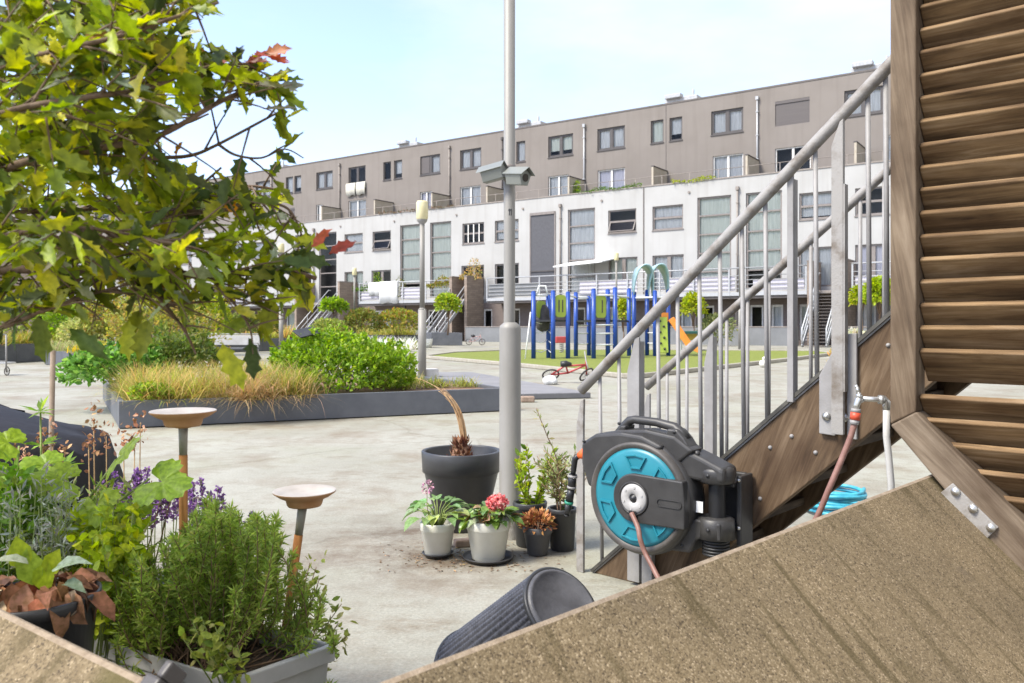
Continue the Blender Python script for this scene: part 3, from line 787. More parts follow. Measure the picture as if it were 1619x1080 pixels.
for (xa, xb) in fins:
    for k, x in enumerate((xa, xb)):
        t = ft(x, NBAL); b = MB()
        b.span(t, t + .26, -NBAL - .25, -.01, 0, Z_BAL + 1.75)
        d = b.build("brick_fin", M['brick_fin'], bld)
        b = MB(); b.span(t - .03, t + .29, -NBAL - .28, -.01, Z_BAL + 1.752, Z_BAL + 1.84); b.build("fin_cap", M['coping'], d)
    t = ft(xa, NBAL) + .26; te = ft(xb, NBAL)
    b = MB(); b.span(t, te, -NBAL, -.01, Z_BAL - .24, Z_BAL - .02)
    s = b.build("balcony_stair", M['coping'], bld)
    t_l, t_r = te - 1.45, te - .1
    n_ = 17; ln = 3.7
    b = MB()
    for q in range(n_):
        z = (Z_BAL - .1) * (q + .5) / n_; yy = -NBAL - ln + ln * (q + .5) / n_
        b.span(t_l + .06, t_r - .06, yy - .12, yy + .12, z - .02, z + .02)
    b.build("steps", M['coping_dark'], s)
    b = MB()
    for tt in (t_l, t_r):
        b.bar((tt, -NBAL - ln, .02), (tt, -NBAL, Z_BAL - .1), .06, .26)
    b.build("stair_stringer", M['steel_far'], s)
    for tt in (t_l, t_r):
        b = MB()
        b.tube([(tt, -NBAL - ln, 0.0), (tt, -NBAL - ln, 1.05), (tt, -NBAL, Z_BAL + 1.05), (tt, -NBAL + .3, Z_BAL + 1.05)], .045, 6)
        b.tube([(tt, -NBAL - ln, .55), (tt, -NBAL, Z_BAL + .5)], .035, 5)
        for q in (0.33, .66): b.tube([(tt, -NBAL - ln + ln * q, Z_BAL * q), (tt, -NBAL - ln + ln * q, Z_BAL * q + 1.05)], .03, 5)
        b.build("stair_handrail", M['steel_far'], s)
for x in (385, 640, 800, 900, 1000, 1100, 1165, 1250, 1400):
    b = MB(); t = ft(x, 1.5); b.span(t - .09, t + .09, -1.6, -1.42, 0, Z_BAL - .43)
    b.build("balcony_post", M['frame_dark'], bld)

# canopy awning and roof vents are parts of the row
t0, t1 = ft(892, 1.0), ft(968, 1.0)
b = MB(); b.hexa([(t0, -2.6, 5.55), (t1, -2.6, 5.75), (t1, 0, 6.2), (t0, 0, 6.0), (t0, -2.6, 5.63), (t1, -2.6, 5.83), (t1, 0, 6.28), (t0, 0, 6.08)])
b.build("awning", M['white'], bld)
for x, wd in ((436, 1.4), (640, 2.4), (832, 2.4), (1073, 2.6), (1376, 2.6)):
    t = ft(x, -4); b = MB()
    z = Z_ROOF - .14
    b.box((t, 5.0, z + .5), (wd, 1.2, .75)); b.box((t - wd * .2, 4.3, z + .95), (wd * .5, .6, .3)); b.tube([(t + wd * .35, 4.6, z), (t + wd * .35, 4.6, z + 1.35)], .1, 7); b.tube([(t - wd * .3, 4.6, z), (t - wd * .3, 4.6, z + 1.2)], .08, 7)
    b.build("rooftop_vent", M['roofbits'], bld, bevel=.04)

# garden wall before the ground floor
for i, (x0, x1, lab) in enumerate([(640, 688, "short grey garden wall left of the balcony stair with the young tree"), (737, 1262, "long grey garden wall behind the playground, running to the steel balcony stair"), (1322, 1480, "grey garden wall right of the steel stair, behind the two yellow green trees")]):
    b = MB(); t0, t1 = ft(x0, 3.0), ft(x1, 3.0)
    b.span(t0, t1, -3.1, -2.9, 0, 1.13); wl_ = b.build("garden_wall", M['plinth'])
    wl_.location = FN * (-FC); wl_.rotation_euler = (0, 0, FROT)
    tag(wl_, lab, "garden wall", "grey garden walls")
    b = MB(); b.span(t0, t1, -3.13, -2.87, 1.132, 1.2); b.build("wall_cap", M['coping'], wl_)

# neighbouring block far left, seen through the tree
nb = empty("brick_house", W(-70, HOR, 70) - Vector((0, 0, CAM_H)), R(20), "brown brick block at the far left edge of the courtyard behind the shrubs", "building")
b = MB(); b.span(-9, 6, 0, 10, 0, 8.5); wl_ = b.build("wall", M['brick_fin'], nb)
b = MB(); b.span(-9.2, 6.2, -.2, 10.2, 8.502, 8.8); b.build("roof", M['coping_dark'], nb)
for k in range(3):
    b = MB(); b.span(-7 + 4.2 * k, -5.2 + 4.2 * k, -.06, .0, 4.5, 6.3); f_ = b.build("window", M['frame_white'], nb)
    b = MB(); b.span(-6.9 + 4.2 * k, -5.3 + 4.2 * k, -.075, -.062, 4.6, 6.2); b.build("pane", M['curt_l'], f_)

# laundry on the building
def cloth(name, t0, t1, n, ztop, zf, zb, mat, label, cat, group=None, thick=.03):
    """a cloth folded over a rail: front flap to zf, back flap to zb"""
    nx = 14; rows = [(-n - .09, zf), (-n - .10, (zf + ztop) / 2), (-n - .08, ztop - .05), (-n, ztop + .04), (-n + .08, ztop - .05), (-n + .09, zb)]
    vs_ = []
    for (yy, z) in rows:
        for i in range(nx + 1):
            u = i / nx
            drop = 0.07 * math.sin(u * 9 + z) if z == zf else 0
            vs_.append((t0 + (t1 - t0) * u, yy + .03 * math.sin(u * 14 + z * 2) * (1 if z < ztop else 0), z + drop))
    fs = [(r * (nx + 1) + i, r * (nx + 1) + i + 1, (r + 1) * (nx + 1) + i + 1, (r + 1) * (nx + 1) + i) for r in range(len(rows) - 1) for i in range(nx)]
    b = MB(); b.add(vs_, fs, 0, True); o = b.build(name, mat)
    md = o.modifiers.new("thickness", 'SOLIDIFY'); md.thickness = thick
    o.location = FN * (-FC); o.rotation_euler = (0, 0, FROT)
    return tag(o, label, cat, group)
zt = Z_BAL + 1.58
cloth("bed_sheet", ft(584, 2), ft(602, 2), 2.02, zt, 3.9, 4.2, M['cloth_white'], "white sheet hung over the balcony rail, the shorter left one", "sheet", "laundry on the balcony rail")
cloth("bed_sheet", ft(601, 2), ft(630, 2), 2.05, zt + .03, 3.2, 4.0, M['cloth_white'], "large white patterned cover hung over the balcony rail, the longer right one", "sheet", "laundry on the balcony rail")
for x0, x1, l in ((549, 563.5, "cream towel hanging out of the open dark top window, the left of two"), (565, 579, "cream towel hanging out of the open dark top window, the right of two")):
    cloth("towel", ft(x0, NB), ft(x1, NB), NB + .1, Zu0 + .12, 13.9, 14.5, M['cloth_cream'], l, "towel", "towels at the top window")
# ------------------------------------------------------------------ foliage helpers
def _n(a): return a / np.maximum(np.linalg.norm(a, axis=-1, keepdims=True), 1e-9)

T_LENS = (np.array([(0, 0, 0), (.5, .5, .06), (1, 0, 0), (.5, -.5, .06)]), [(0, 1, 2, 3)])
T_OVAL = (np.array([(0, 0, 0), (.25, .42, .08), (.6, .46, .06), (1, 0, -.05), (.6, -.46, .06), (.25, -.42, .08), (.5, 0, -.02)]), [(0, 6, 3, 2, 1), (0, 5, 4, 3, 6)])
T_HOSTA = (np.array([(0, 0, 0), (.12, .34, .1), (.38, .5, .16), (.7, .36, .06), (1, 0, -.22), (.7, -.36, .06), (.38, -.5, .16), (.12, -.34, .1), (.35, 0, .02), (.7, 0, -.05)]),
           [(0, 8, 2, 1), (8, 9, 3, 2), (9, 4, 3), (0, 7, 6, 8), (8, 6, 5, 9), (9, 5, 4)])
_h = [(0.0, .02), (.10, .13), (.21, .34), (.28, .25), (.37, .29), (.49, .46), (.54, .30), (.62, .27), (.76, .33), (.80, .16), (1.0, 0)]
_hv = [(0, 0, 0), (.35, 0, -.03), (.7, 0, -.03)] + [(a, b_, .25 * b_ - .04 * a) for a, b_ in _h] + [(a, -b_, .25 * b_ - .04 * a) for a, b_ in _h]
T_SPINY = (np.array(_hv), [(0,) + tuple(range(3, 9)) + (1,), (1,) + tuple(range(8, 12)) + (2,), (2,) + tuple(range(11, 14)),
                           (0, 1) + tuple(range(19, 13, -1)), (1, 2) + tuple(range(22, 18, -1)), (2,) + tuple(range(24, 21, -1))])
T_BLADE = (np.array([(0, .5, 0), (0, -.5, 0), (.35, .45, .16), (.35, -.45, .16), (.7, .3, .2), (.7, -.3, .2), (1, 0, .1)]), [(0, 1, 3, 2), (2, 3, 5, 4), (4, 5, 6)])
def _squash():
    """palmate leaf: five toothed lobes, a crease along each vein, the rim drooping"""
    k = 60; rings = [.33, .66, 1.0]; out = [(.30, 0, 0)]; fs = []
    for q in rings:
        for i in range(k + 1):
            a = -2.78 + 5.56 * i / k
            lobe = abs(math.cos(a * 1.62)) ** 1.1
            r = (.36 + .28 * lobe * (1 - .10 * abs(a)) + .035 * math.sin(17 * a) * (q > .9)) * q
            out.append((.30 + r * math.cos(a), r * math.sin(a), .10 * lobe * q * (1 - q * .4) - .24 * r * r + .03 * math.sin(5 * a + 2) * q))
    n = k + 1
    for i in range(k):
        fs.append((0, 1 + i, 2 + i))
        for q in range(2): fs.append((1 + q * n + i, 1 + (q + 1) * n + i, 2 + (q + 1) * n + i, 2 + q * n + i))
    return (np.array(out), fs)
T_SQUASH = _squash()

def leafmesh(name, tmpl, pos, ax, nr, ln, wd, cols, mat, parent=None, extra=None, jit=0.0):
    tv, tf = tmpl
    pos, ax, nr = np.asarray(pos, float), _n(np.asarray(ax, float)), np.asarray(nr, float)
    nr = _n(nr - ax * np.sum(nr * ax, -1, keepdims=True) + 1e-6)
    sd = np.cross(nr, ax)
    N = len(pos); ln = np.broadcast_to(np.asarray(ln, float), (N,)); wd = np.broadcast_to(np.asarray(wd, float), (N,))
    P = (pos[:, None, :] + ax[:, None, :] * (tv[None, :, 0:1] * ln[:, None, None]) + sd[:, None, :] * (tv[None, :, 1:2] * wd[:, None, None]) + nr[:, None, :] * (tv[None, :, 2:3] * ln[:, None, None]))
    if jit: P += rng.normal(0, jit, P.shape) * ln[:, None, None]
    k = len(tv)
    V = P.reshape(-1, 3)
    counts = np.array([len(f) for f in tf]); flat = np.concatenate([np.array(f) for f in tf])
    loops = (flat[None, :] + (np.arange(N) * k)[:, None]).reshape(-1)
    tot = np.tile(counts, N); start = np.concatenate([[0], np.cumsum(tot)[:-1]])
    C = np.ones((N, k, 4)); C[:, :, :3] = np.asarray(cols)[:, None, :]
    C = C.reshape(-1, 4)
    if extra is not None:      # (V2, faces2, color) a stem mesh welded into the same object
        v2, f2, c2 = extra
        b = len(V); V = np.vstack([V, np.array(v2)])
        loops = np.concatenate([loops, np.concatenate([np.array(f) + b for f in f2])])
        t2 = np.array([len(f) for f in f2]); tot = np.concatenate([tot, t2]); start = np.concatenate([[0], np.cumsum(tot)[:-1]])
        cc = np.ones((len(v2), 4)); cc[:, :3] = c2; C = np.vstack([C, cc])
    me = bpy.data.meshes.new(name)
    me.vertices.add(len(V)); me.vertices.foreach_set("co", V.astype(np.float32).ravel())
    me.loops.add(len(loops)); me.loops.foreach_set("vertex_index", loops.astype(np.int32))
    me.polygons.add(len(tot)); me.polygons.foreach_set("loop_start", start.astype(np.int32)); me.polygons.foreach_set("loop_total", tot.astype(np.int32))
    at = me.color_attributes.new("col", 'FLOAT_COLOR', 'POINT'); at.data.foreach_set("color", C.astype(np.float32).ravel())
    me.update(calc_edges=True); me.validate()
    me.materials.append(mat)
    o = bpy.data.objects.new(name, me); col.objects.link(o)
    if parent is not None: o.parent = parent
    return o

GAIN = 1.2
def pick(pal, n, j=0.18):
    """n colours drawn from a weighted palette [(weight, rgb)], each a little off"""
    w = np.array([p[0] for p in pal], float); w /= w.sum()
    c = np.array([p[1] for p in pal])[rng.choice(len(pal), n, p=w)]
    return np.clip(c * GAIN * rng.normal(1, j, (n, 1)) * rng.normal(1, j * .3, (n, 3)), .002, .95)

def rdir(n): return _n(rng.normal(0, 1, (n, 3)))

def blob(n, c, rad, lump=0.25, shell=0.55, seed=1, flat=True):
    """points through a lumpy ellipsoid volume (denser towards the outside) and their outward directions"""
    rg = np.random.default_rng(seed)
    d = _n(rg.normal(0, 1, (n, 3)))
    if flat: d[:, 2] = np.where(d[:, 2] < -.35, -d[:, 2], d[:, 2])
    f = np.zeros(n)
    for _ in range(9):
        k = _n(rg.normal(0, 1, 3)); f += np.maximum(0, d @ k - .55) * rg.uniform(-.6, 1.5)
    r = (shell + (1 - shell) * rg.random(n) ** .6) * (1 + lump * f)
    return np.asarray(c) + d * r[:, None] * np.asarray(rad), d

GREENS = [(3, (.10, .19, .022)), (3, (.075, .15, .02)), (2, (.15, .24, .03)), (1, (.05, .10, .02))]
LIMEG = [(3, (.23, .34, .03)), (3, (.17, .28, .025)), (2, (.29, .39, .05)), (1, (.10, .18, .02))]
OLIVE = [(3, (.17, .19, .035)), (3, (.12, .15, .03)), (2, (.22, .20, .05)), (1, (.26, .17, .05))]
RUSTY = [(3, (.27, .24, .045)), (1.3, (.33, .19, .06)), (4, (.20, .24, .04)), (1, (.36, .27, .09))]
YELLOWG = [(3, (.33, .36, .03)), (3, (.25, .32, .03)), (1, (.42, .42, .05))]
STRAW = [(4, (.43, .335, .12)), (3, (.50, .39, .165)), (6, (.29, .32, .06)), (2, (.45, .28, .11)), (1.5, (.20, .24, .045))]
ORANGEY = [(3, (.50, .29, .12)), (3, (.44, .33, .10)), (2, (.34, .33, .08))]

def shrub(name, base, h, rx, ry, n, leaf, pal, label, cat="shrub", group=None, seed=1, stems=5, tmpl=T_OVAL, lump=.3, mat='leaf_shrub', lift=0.0, wratio=.55, trunk=None, shoots=0):
    e = empty(name, base, 0, label, cat, group)
    rg = random.Random(seed)
    b = MB()
    if trunk:
        b.tube([(0, 0, 0), (.02 * h, 0, lift * .5), (0, .02 * h, lift + .35 * (h - lift))], [trunk, trunk * .8, trunk * .5], 7)
    for i in range(stems):
        a = rg.uniform(0, 6.28); q = rg.uniform(.3, .8); z0 = lift * rg.uniform(.7, 1) if trunk else 0.0
        x, y = math.cos(a) * rx * q, math.sin(a) * ry * q
        s_ = max(.006, h * .011)
        b.tube([(x * .15 if not trunk else 0, y * .15 if not trunk else 0, z0), (x * .6, y * .6, z0 + (h - z0) * .45), (x, y, z0 + (h - z0) * rg.uniform(.6, .85))], [s_, s_ * .7, s_ * .4], 5)
    b.build("trunk" if trunk else "stem", M['bark'], e)
    cz = lift + (h - lift) * .42
    p, d = blob(n, (0, 0, cz), (rx, ry, (h - lift) * .58), lump, .45, seed)
    p[:, 2] = np.maximum(p[:, 2], .02)
    ax = _n(d * .7 + rdir(n) * .75 + np.array([0, 0, .25])); nr = _n(d * .6 + rdir(n) * .6 + np.array([0, 0, .6]))
    if shoots:
        q, d2 = blob(shoots, (0, 0, cz), (rx * .95, ry * .95, (h - lift) * .55), lump, .9, seed + 500)
        gd = _n(d2 * .5 + rng.normal(0, .25, (shoots, 3)) + np.array([0, 0, .8])); L_ = rng.uniform(.06, .2, shoots) * h
        f = np.tile(np.linspace(0, 1, 11), shoots); k_ = np.repeat(np.arange(shoots), 11)
        p = np.vstack([p, q[k_] + gd[k_] * (L_[k_] * f)[:, None]]); ax = np.vstack([ax, gd[k_] * .8 + rdir(len(k_)) * .9]); nr = np.vstack([nr, rdir(len(k_)) + np.array([0, 0, .5])]); n = len(p)
    s_ = leaf * rng.uniform(.55, 1.3, n)
    leafmesh("crown" if trunk else "foliage", tmpl, p, ax, nr, s_, s_ * wratio, pick(pal, n), M[mat], e)
    return e

def grass_tuft(base_pts, h, spread, n, pal, wd=.006, seed=3, droop=.5):
    """arching blades from many crowns; returns arrays for leafmesh"""
    rg = np.random.default_rng(seed)
    bp = np.asarray(base_pts)[rg.integers(0, len(base_pts), n)] + rg.normal(0, spread * .12, (n, 3)) * (1, 1, 0)
    a = rg.uniform(0, 2 * np.pi, n); el = rg.uniform(.35, 1.45, n)
    ax = np.stack([np.cos(a) * np.cos(el), np.sin(a) * np.cos(el), np.sin(el)], -1)
    nr = np.stack([-np.cos(a) * np.sin(el), -np.sin(a) * np.sin(el), np.cos(el)], -1)
    return bp, ax, -nr * droop * 2 + 0, h * rg.uniform(.55, 1.15, n), np.full(n, wd) * rg.uniform(.7, 1.3, n), pick(pal, n)

T_ARC = (np.array([(0, .5, 0), (0, -.5, 0), (.3, .5, .12), (.3, -.5, .12), (.6, .42, .30), (.6, -.42, .30), (.85, .28, .56), (.85, -.28, .56), (1.0, 0, .85)]), [(0, 1, 3, 2), (2, 3, 5, 4), (4, 5, 7, 6), (6, 7, 8)])
def grass(name, base_pts, h, spread, n, pal, parent=None, wd=.006, seed=3, mat='leaf_shrub', label=None, cat=None, group=None, kind=None, arch=0.55):
    bp, ax, _, ln, w, c = grass_tuft(base_pts, h, spread, n, pal, wd, seed)
    down = np.tile(np.array([0, 0, -1.0]), (n, 1))
    t = (T_ARC[0] * np.array([1, 1, arch]), T_ARC[1])
    o = leafmesh(name, t, bp, ax, down, ln, w, c, M[mat], parent)
    return tag(o, label, cat, group, kind)

# ------------------------------------------------------------------ big planter in the middle
def planter_box(name, pts, h, label, group=None, wall=.05, seams=0, soil='soil', soil_drop=.05):
    """open box of sheet metal: pts are the four outer ground corners (Vectors) in order"""
    c = sum((Vector((p[0], p[1], 0)) for p in pts), Vector()) / 4
    e = empty(name, c, 0, label, "planter", group)
    P = [Vector((p[0], p[1], 0)) - c for p in pts]
    I = []
    for i in range(4):
        a, q, d = P[i - 1], P[i], P[(i + 1) % 4]
        I.append(q + (a - q).normalized() * wall + (d - q).normalized() * wall)
    b = MB()
    for i in range(4):
        j = (i + 1) % 4
        z = Vector((0, 0, h))
        b.hexa([P[i] + Vector((0, 0, .012)), P[j] + Vector((0, 0, .012)), I[j] + Vector((0, 0, .012)), I[i] + Vector((0, 0, .012)), P[i] + z, P[j] + z, I[j] + z, I[i] + z])
    b.build("side_panel", M['slate'], e, bevel=.006)
    if seams:
        b = MB()
        for i in range(4):
            j = (i + 1) % 4; L_ = (P[j] - P[i]).length; k = max(1, int(L_ / seams))
            nrm = (P[j] - P[i]).cross(Vector((0, 0, 1))).normalized()
            for q in range(1, k):
                p = P[i].lerp(P[j], q / k) + nrm * .0015
                d = (P[j] - P[i]).normalized() * .006
                b.add([p - d + Vector((0, 0, .02)), p + d + Vector((0, 0, .02)), p + d + Vector((0, 0, h - .01)), p - d + Vector((0, 0, h - .01))], [(0, 1, 2, 3)])
        b.build("seam", M['pot_dark'], e)
    b = MB(); zs = h - soil_drop
    b.add([I[0] + Vector((0, 0, zs)), I[1] + Vector((0, 0, zs)), I[2] + Vector((0, 0, zs)), I[3] + Vector((0, 0, zs))], [(0, 1, 2, 3)])
    b.build("soil", M[soil], e)
    return e, c, zs

A_ = G(188, 678.8); B_ = G(790, 650.8); u_ = (B_ - A_).normalized(); v_ = Vector((-.48, .877, 0)).normalized()
PL = 5.0; PWd = 4.3
pq = lambda s, t, z=0.0: A_ + u_ * s + v_ * t + Vector((0, 0, z))
planter_box("planter", [pq(0, 0), pq(PL, 0), pq(PL, PWd), pq(0, PWd)], .327, "large slate grey planter in the middle with straw grasses and a round green bush", "slate grey planters", .06, 2.55, 'mulch')
zs = .29
def spread_pts(s0, s1, t0, t1, n, seed):
    rg = random.Random(seed); return [tuple(pq(rg.uniform(s0, s1), rg.uniform(t0, t1), zs)) for _ in range(n)]
def patch(name, s0, s1, t0, t1, npt, h, n, pal, label, wd, seed, arch=.55, cat="grass"):
    grass(name, spread_pts(s0, s1, t0, t1, npt, seed), h, .7, n, pal, None, wd, seed, label=label, cat=cat, kind="stuff", arch=arch)
patch("straw_grass", .2, 2.15, .08, 2.4, 110, .50, 11000, STRAW, "straw coloured ornamental grass filling the front left of the middle planter", .0065, 4)
patch("green_grass", 1.7, 2.3, .12, 1.0, 18, .40, 2400, [(3, (.17, .26, .03)), (2, (.24, .30, .05)), (1, (.30, .27, .08))], "fine green grass between the straw grass and the round bush", .006, 6)
patch("hanging_grass", 1.3, 2.2, .03, .1, 11, .55, 900, [(3, (.40, .27, .14)), (2, (.46, .34, .2)), (1, (.25, .22, .07))], "dry brown grass hanging over the front of the middle planter", .006, 8, .95)
patch("low_herb", 3.55, 4.9, .9, 2.6, 40, .18, 1500, [(3, (.28, .28, .07)), (2, (.20, .24, .05)), (1, (.38, .30, .12))], "low yellowish herbs on the brown soil at the right of the middle planter", .012, 9, .4)
shrub("green_tuft", pq(.35, .18, zs), .22, .24, .18, 380, .06, LIMEG, "small bright green tuft at the front left corner of the middle planter", "plant", seed=3, stems=4)
shrub("round_bush", pq(2.95, 1.15, zs - .15), .86, .98, .85, 9500, .062, LIMEG, "dense round bright green bush in the middle planter", "bush", seed=12, lump=.3, stems=9, shoots=420)
shrub("dark_shrub", pq(.95, 2.9, zs), .78, .62, .6, 2200, .075, [(3, (.10, .15, .03)), (2, (.16, .2, .04)), (1, (.2, .22, .07))], "olive green shrub at the back of the middle planter", "shrub", seed=14, lump=.5, shoots=90)
shrub("spreading_shrub", pq(.12, 2.5, zs), .58, .62, .85, 2600, .09, [(3, (.12, .25, .04)), (2, (.19, .32, .07)), (1, (.07, .15, .03))], "bright green shrub spilling over the back left corner of the middle planter", "shrub", seed=15, lump=.35, shoots=90)
shrub("twiggy_shrub", pq(.8, 4.0, zs), 1.4, .85, .8, 3300, .07, [(3, (.28, .27, .05)), (2, (.2, .22, .05)), (1, (.34, .24, .07))], "tall loose yellow green shrub behind the straw grass", "shrub", seed=16, lump=.5, stems=12)
# small sign panel on a bent rod in the planter
e = empty("plant_sign", pq(2.42, .95, zs), .35, "small black tilted panel on a thin rod beside the round bush", "sign")
b = MB(); b.tube([(0, 0, 0), (.0, 0, .45), (-.03, .02, .78)], .009, 6); b.build("rod", M['black'], e)
b = MB(); b.bar((-.16, -.06, .80), (.13, .10, .86), .2, .02, (.2, -.5, 1)); b.build("panel", M['pot_dark'], e, bevel=.004)

# ------------------------------------------------------------------ planters and shrubs further back
def quad_at(xl, xr, y, depth):
    a, c = G(xl, y), G(xr, y); d = Vector((c.y - a.y, -(c.x - a.x), 0)).normalized() * -1
    if d.y < 0: d = -d
    return [a, c, c + d * depth, a + d * depth]
bgp = []
def back_planter(xl, yl, xr, yr, depth, h, label):
    a, c = G(xl, yl), G(xr, yr); d = Vector((0, depth, 0)) + Vector((-depth * .3, 0, 0))
    e, ce, z_ = planter_box("planter", [a, c, c + d, a + d], h, label, "slate grey planters", .06, 1.3)
    return a, c, d, z_
def back_patch(name, q, h, n, pal, label, wd, seed, npt=60, f0=.03, f1=.97, arch=.5):
    a, c, d, z_ = q; rg = random.Random(seed)
    pts = []
    for _ in range(npt):
        p = a.lerp(c, rg.uniform(f0, f1)) + d * rg.uniform(.06, .94); pts.append((p.x, p.y, z_))
    grass(name, pts, h, 1.2, n, pal, None, wd, seed, label=label, cat="grass", kind="stuff", arch=arch)
q1 = back_planter(-40, 577, 85, 570.5, 4.5, .62, "long grey planter at the far left edge with reddish grass on top")
back_patch("reddish_grass", q1, .55, 2600, RUSTY, "reddish yellow grass on the far left planter", .022, 21)
q2 = back_planter(71, 577, 168, 582, 3.0, .44, "low grey planter with yellow flowers, left of the middle planter")
back_patch("yellow_flowers", q2, .32, 2000, [(4, (.62, .46, .02)), (2, (.42, .40, .03)), (1, (.22, .26, .03))], "bright yellow ground flowers in the low left planter", .03, 22, f0=.45)
back_patch("grey_green_herb", q2, .5, 1500, [(3, (.30, .33, .14)), (2, (.40, .34, .2)), (1, (.2, .26, .05))], "pale grey green herbs left of the yellow flowers", .022, 23, f1=.7)
q3 = back_planter(300, 559, 482, 553.5, 5.0, .62, "grey planter behind the metal bench with orange grass and tall shrubs")
back_patch("orange_grass", q3, .85, 1500, ORANGEY, "orange grass tuft in the planter behind the small black panel", .03, 24, 26, .44, .86)
back_patch("green_groundcover", q3, .55, 2400, [(3, (.22, .30, .05)), (2, (.30, .34, .08)), (1, (.36, .28, .09))], "green ground cover in the planter behind the metal bench", .035, 25, 60)
q4 = back_planter(500, 549, 664, 549, 5.5, .70, "grey planter behind the round bush with two rusty shrubs")
back_patch("yellowish_grass", q4, .75, 2600, [(3, (.30, .30, .06)), (2, (.38, .30, .10)), (1, (.2, .26, .05))], "yellowish grass along the planter behind the round bush", .035, 26, 70)
q5 = back_planter(682, 546.5, 731, 546.5, 2.4, .80, "square grey planter holding the young tree in front of the balcony stair")
# white flowering strip behind the round bush
rg = random.Random(3)
pts = [tuple(G(rg.uniform(480, 660), rg.uniform(549, 556))) for _ in range(70)]
grass("white_flowers", pts, .75, 1.4, 2600, [(4, (.72, .70, .66)), (2, (.60, .60, .52)), (1, (.3, .34, .15))], None, .05, 27, label="white flowering ground cover behind the round bush", cat="flowers", kind="stuff", arch=.4)

def bg_shrub(x, ybase, ytop, wpx, z0, n, leaf, pal, label, seed, Y=None, name="shrub", cat="shrub", **k):
    Y = Y or FPX * CAM_H / (ybase - HOR)
    p = W(x, ybase, Y); p.z = z0
    top = W(x, ytop, Y).z
    r = wpx / 2 / FPX * Y
    return shrub(name, p, top - z0, r, r * .9, n, leaf, pal, label, cat, k.pop('group', "shrubs in the back planters"), seed, **k)
bg_shrub(30, 566, 470, 90, .5, 1800, .16, [(3, (.26, .29, .06)), (2, (.17, .23, .05))], "bushy yellow green shrub at the far left edge", 31, 31)
bg_shrub(105, 566, 480, 70, .5, 1800, .14, LIMEG, "fresh green shrub second from the far left edge", 32, 30)
bg_shrub(165, 566, 462, 70, .4, 1500, .14, RUSTY, "rusty loose shrub behind the yellow flowers", 33, 27, lump=.5)
bg_shrub(140, 566, 505, 90, .4, 1300, .13, [(3, (.36, .36, .12)), (2, (.26, .30, .08))], "low pale shrub above the yellow flowers", 34, 27)
bg_shrub(262, 560, 440, 100, .5, 3000, .15, OLIVE, "tallest olive shrub behind the middle planter, left of the metal bench", 35, 33, lump=.5, stems=9)
bg_shrub(330, 560, 470, 70, .5, 1800, .15, YELLOWG, "yellow shrub behind the metal bench", 36, 34)
bg_shrub(385, 556, 492, 46, .6, 1200, .15, [(3, (.16, .2, .05)), (2, (.24, .26, .08))], "small dark olive shrub left of the grey lamp post with no lantern in view", 37, 37)
bg_shrub(424, 552, 487, 40, .6, 1100, .14, OLIVE, "slender pale shrub just left of the far thin lamp post", 38, 39)
bg_shrub(520, 548, 505, 50, .6, 900, .17, [(3, (.3, .32, .08)), (2, (.2, .26, .06))], "low green shrub below the second balcony stair", 39, 44)
bg_shrub(572, 548, 488, 62, .65, 1700, .17, OLIVE, "olive shrub under the balcony, left of the rusty fan shaped one", 40, 45, lump=.4)
bg_shrub(630, 548, 488, 74, .65, 1900, .17, RUSTY, "rusty fan shaped shrub under the white laundry", 41, 46, lump=.35)
# young trees
def bg_tree(x, Y, ztrunk, ytop, wpx, z0, n, leaf, pal, label, seed, tr=.05, lump=.35):
    p = W(x, HOR, Y); p.z = z0
    top = W(x, ytop, Y).z; r = wpx / 2 / FPX * Y
    return shrub("young_tree", p, top - z0, r, r, n, leaf, pal, label, "tree", "young trees before the balcony", seed, 5, trunk=tr, lift=ztrunk - z0, lump=lump)
bg_tree(527, 45, 1.9, 474, 36, .6, 1100, .2, LIMEG, "small green tree at the second balcony stair, left of the olive shrub", 51)
bg_tree(708, 47, 1.9, 469, 34, .7, 1300, .2, [(3, (.32, .38, .04)), (2, (.22, .32, .04))], "yellow green tree in the square grey planter before the balcony stair", 52)
bg_tree(1096, 50, 1.6, 466, 36, .05, 1300, .22, YELLOWG, "yellow green tree behind the orange slide", 53)
bg_tree(1362, 46, 2.2, 455, 30, .05, 1100, .22, YELLOWG, "yellow tree behind the stair railing, left of the brighter one", 54)
bg_tree(1390, 44, 2.1, 440, 44, .05, 1700, .22, [(3, (.36, .42, .03)), (2, (.27, .36, .03))], "bright lime yellow tree beside the slatted screen post", 55)
bg_tree(985, 52, 1.2, 470, 24, .05, 900, .2, YELLOWG, "slim yellow green tree behind the climbing frame", 56)
shrub("shrub", W(1130, HOR, 50) - Vector((0, 0, CAM_H)), 1.9, 1.0, .9, 900, .2, [(3, (.2, .24, .09)), (2, (.27, .28, .12))], "grey green shrub right of the orange slide", "shrub", "shrubs in the back planters", 57)
shrub("pale_bush", W(1352, HOR, 40) - Vector((0, 0, CAM_H)), 1.0, .7, .7, 500, .2, [(3, (.55, .52, .42)), (1, (.36, .36, .2))], "pale flowering bush behind the stair railing, below the yellow trees", "bush", None, 58)
shrub("rusty_bush", W(1338, HOR, 24) - Vector((0, 0, CAM_H)), .55, .5, .4, 400, .1, ORANGEY, "small orange bush behind the broad railing post", "bush", None, 59)
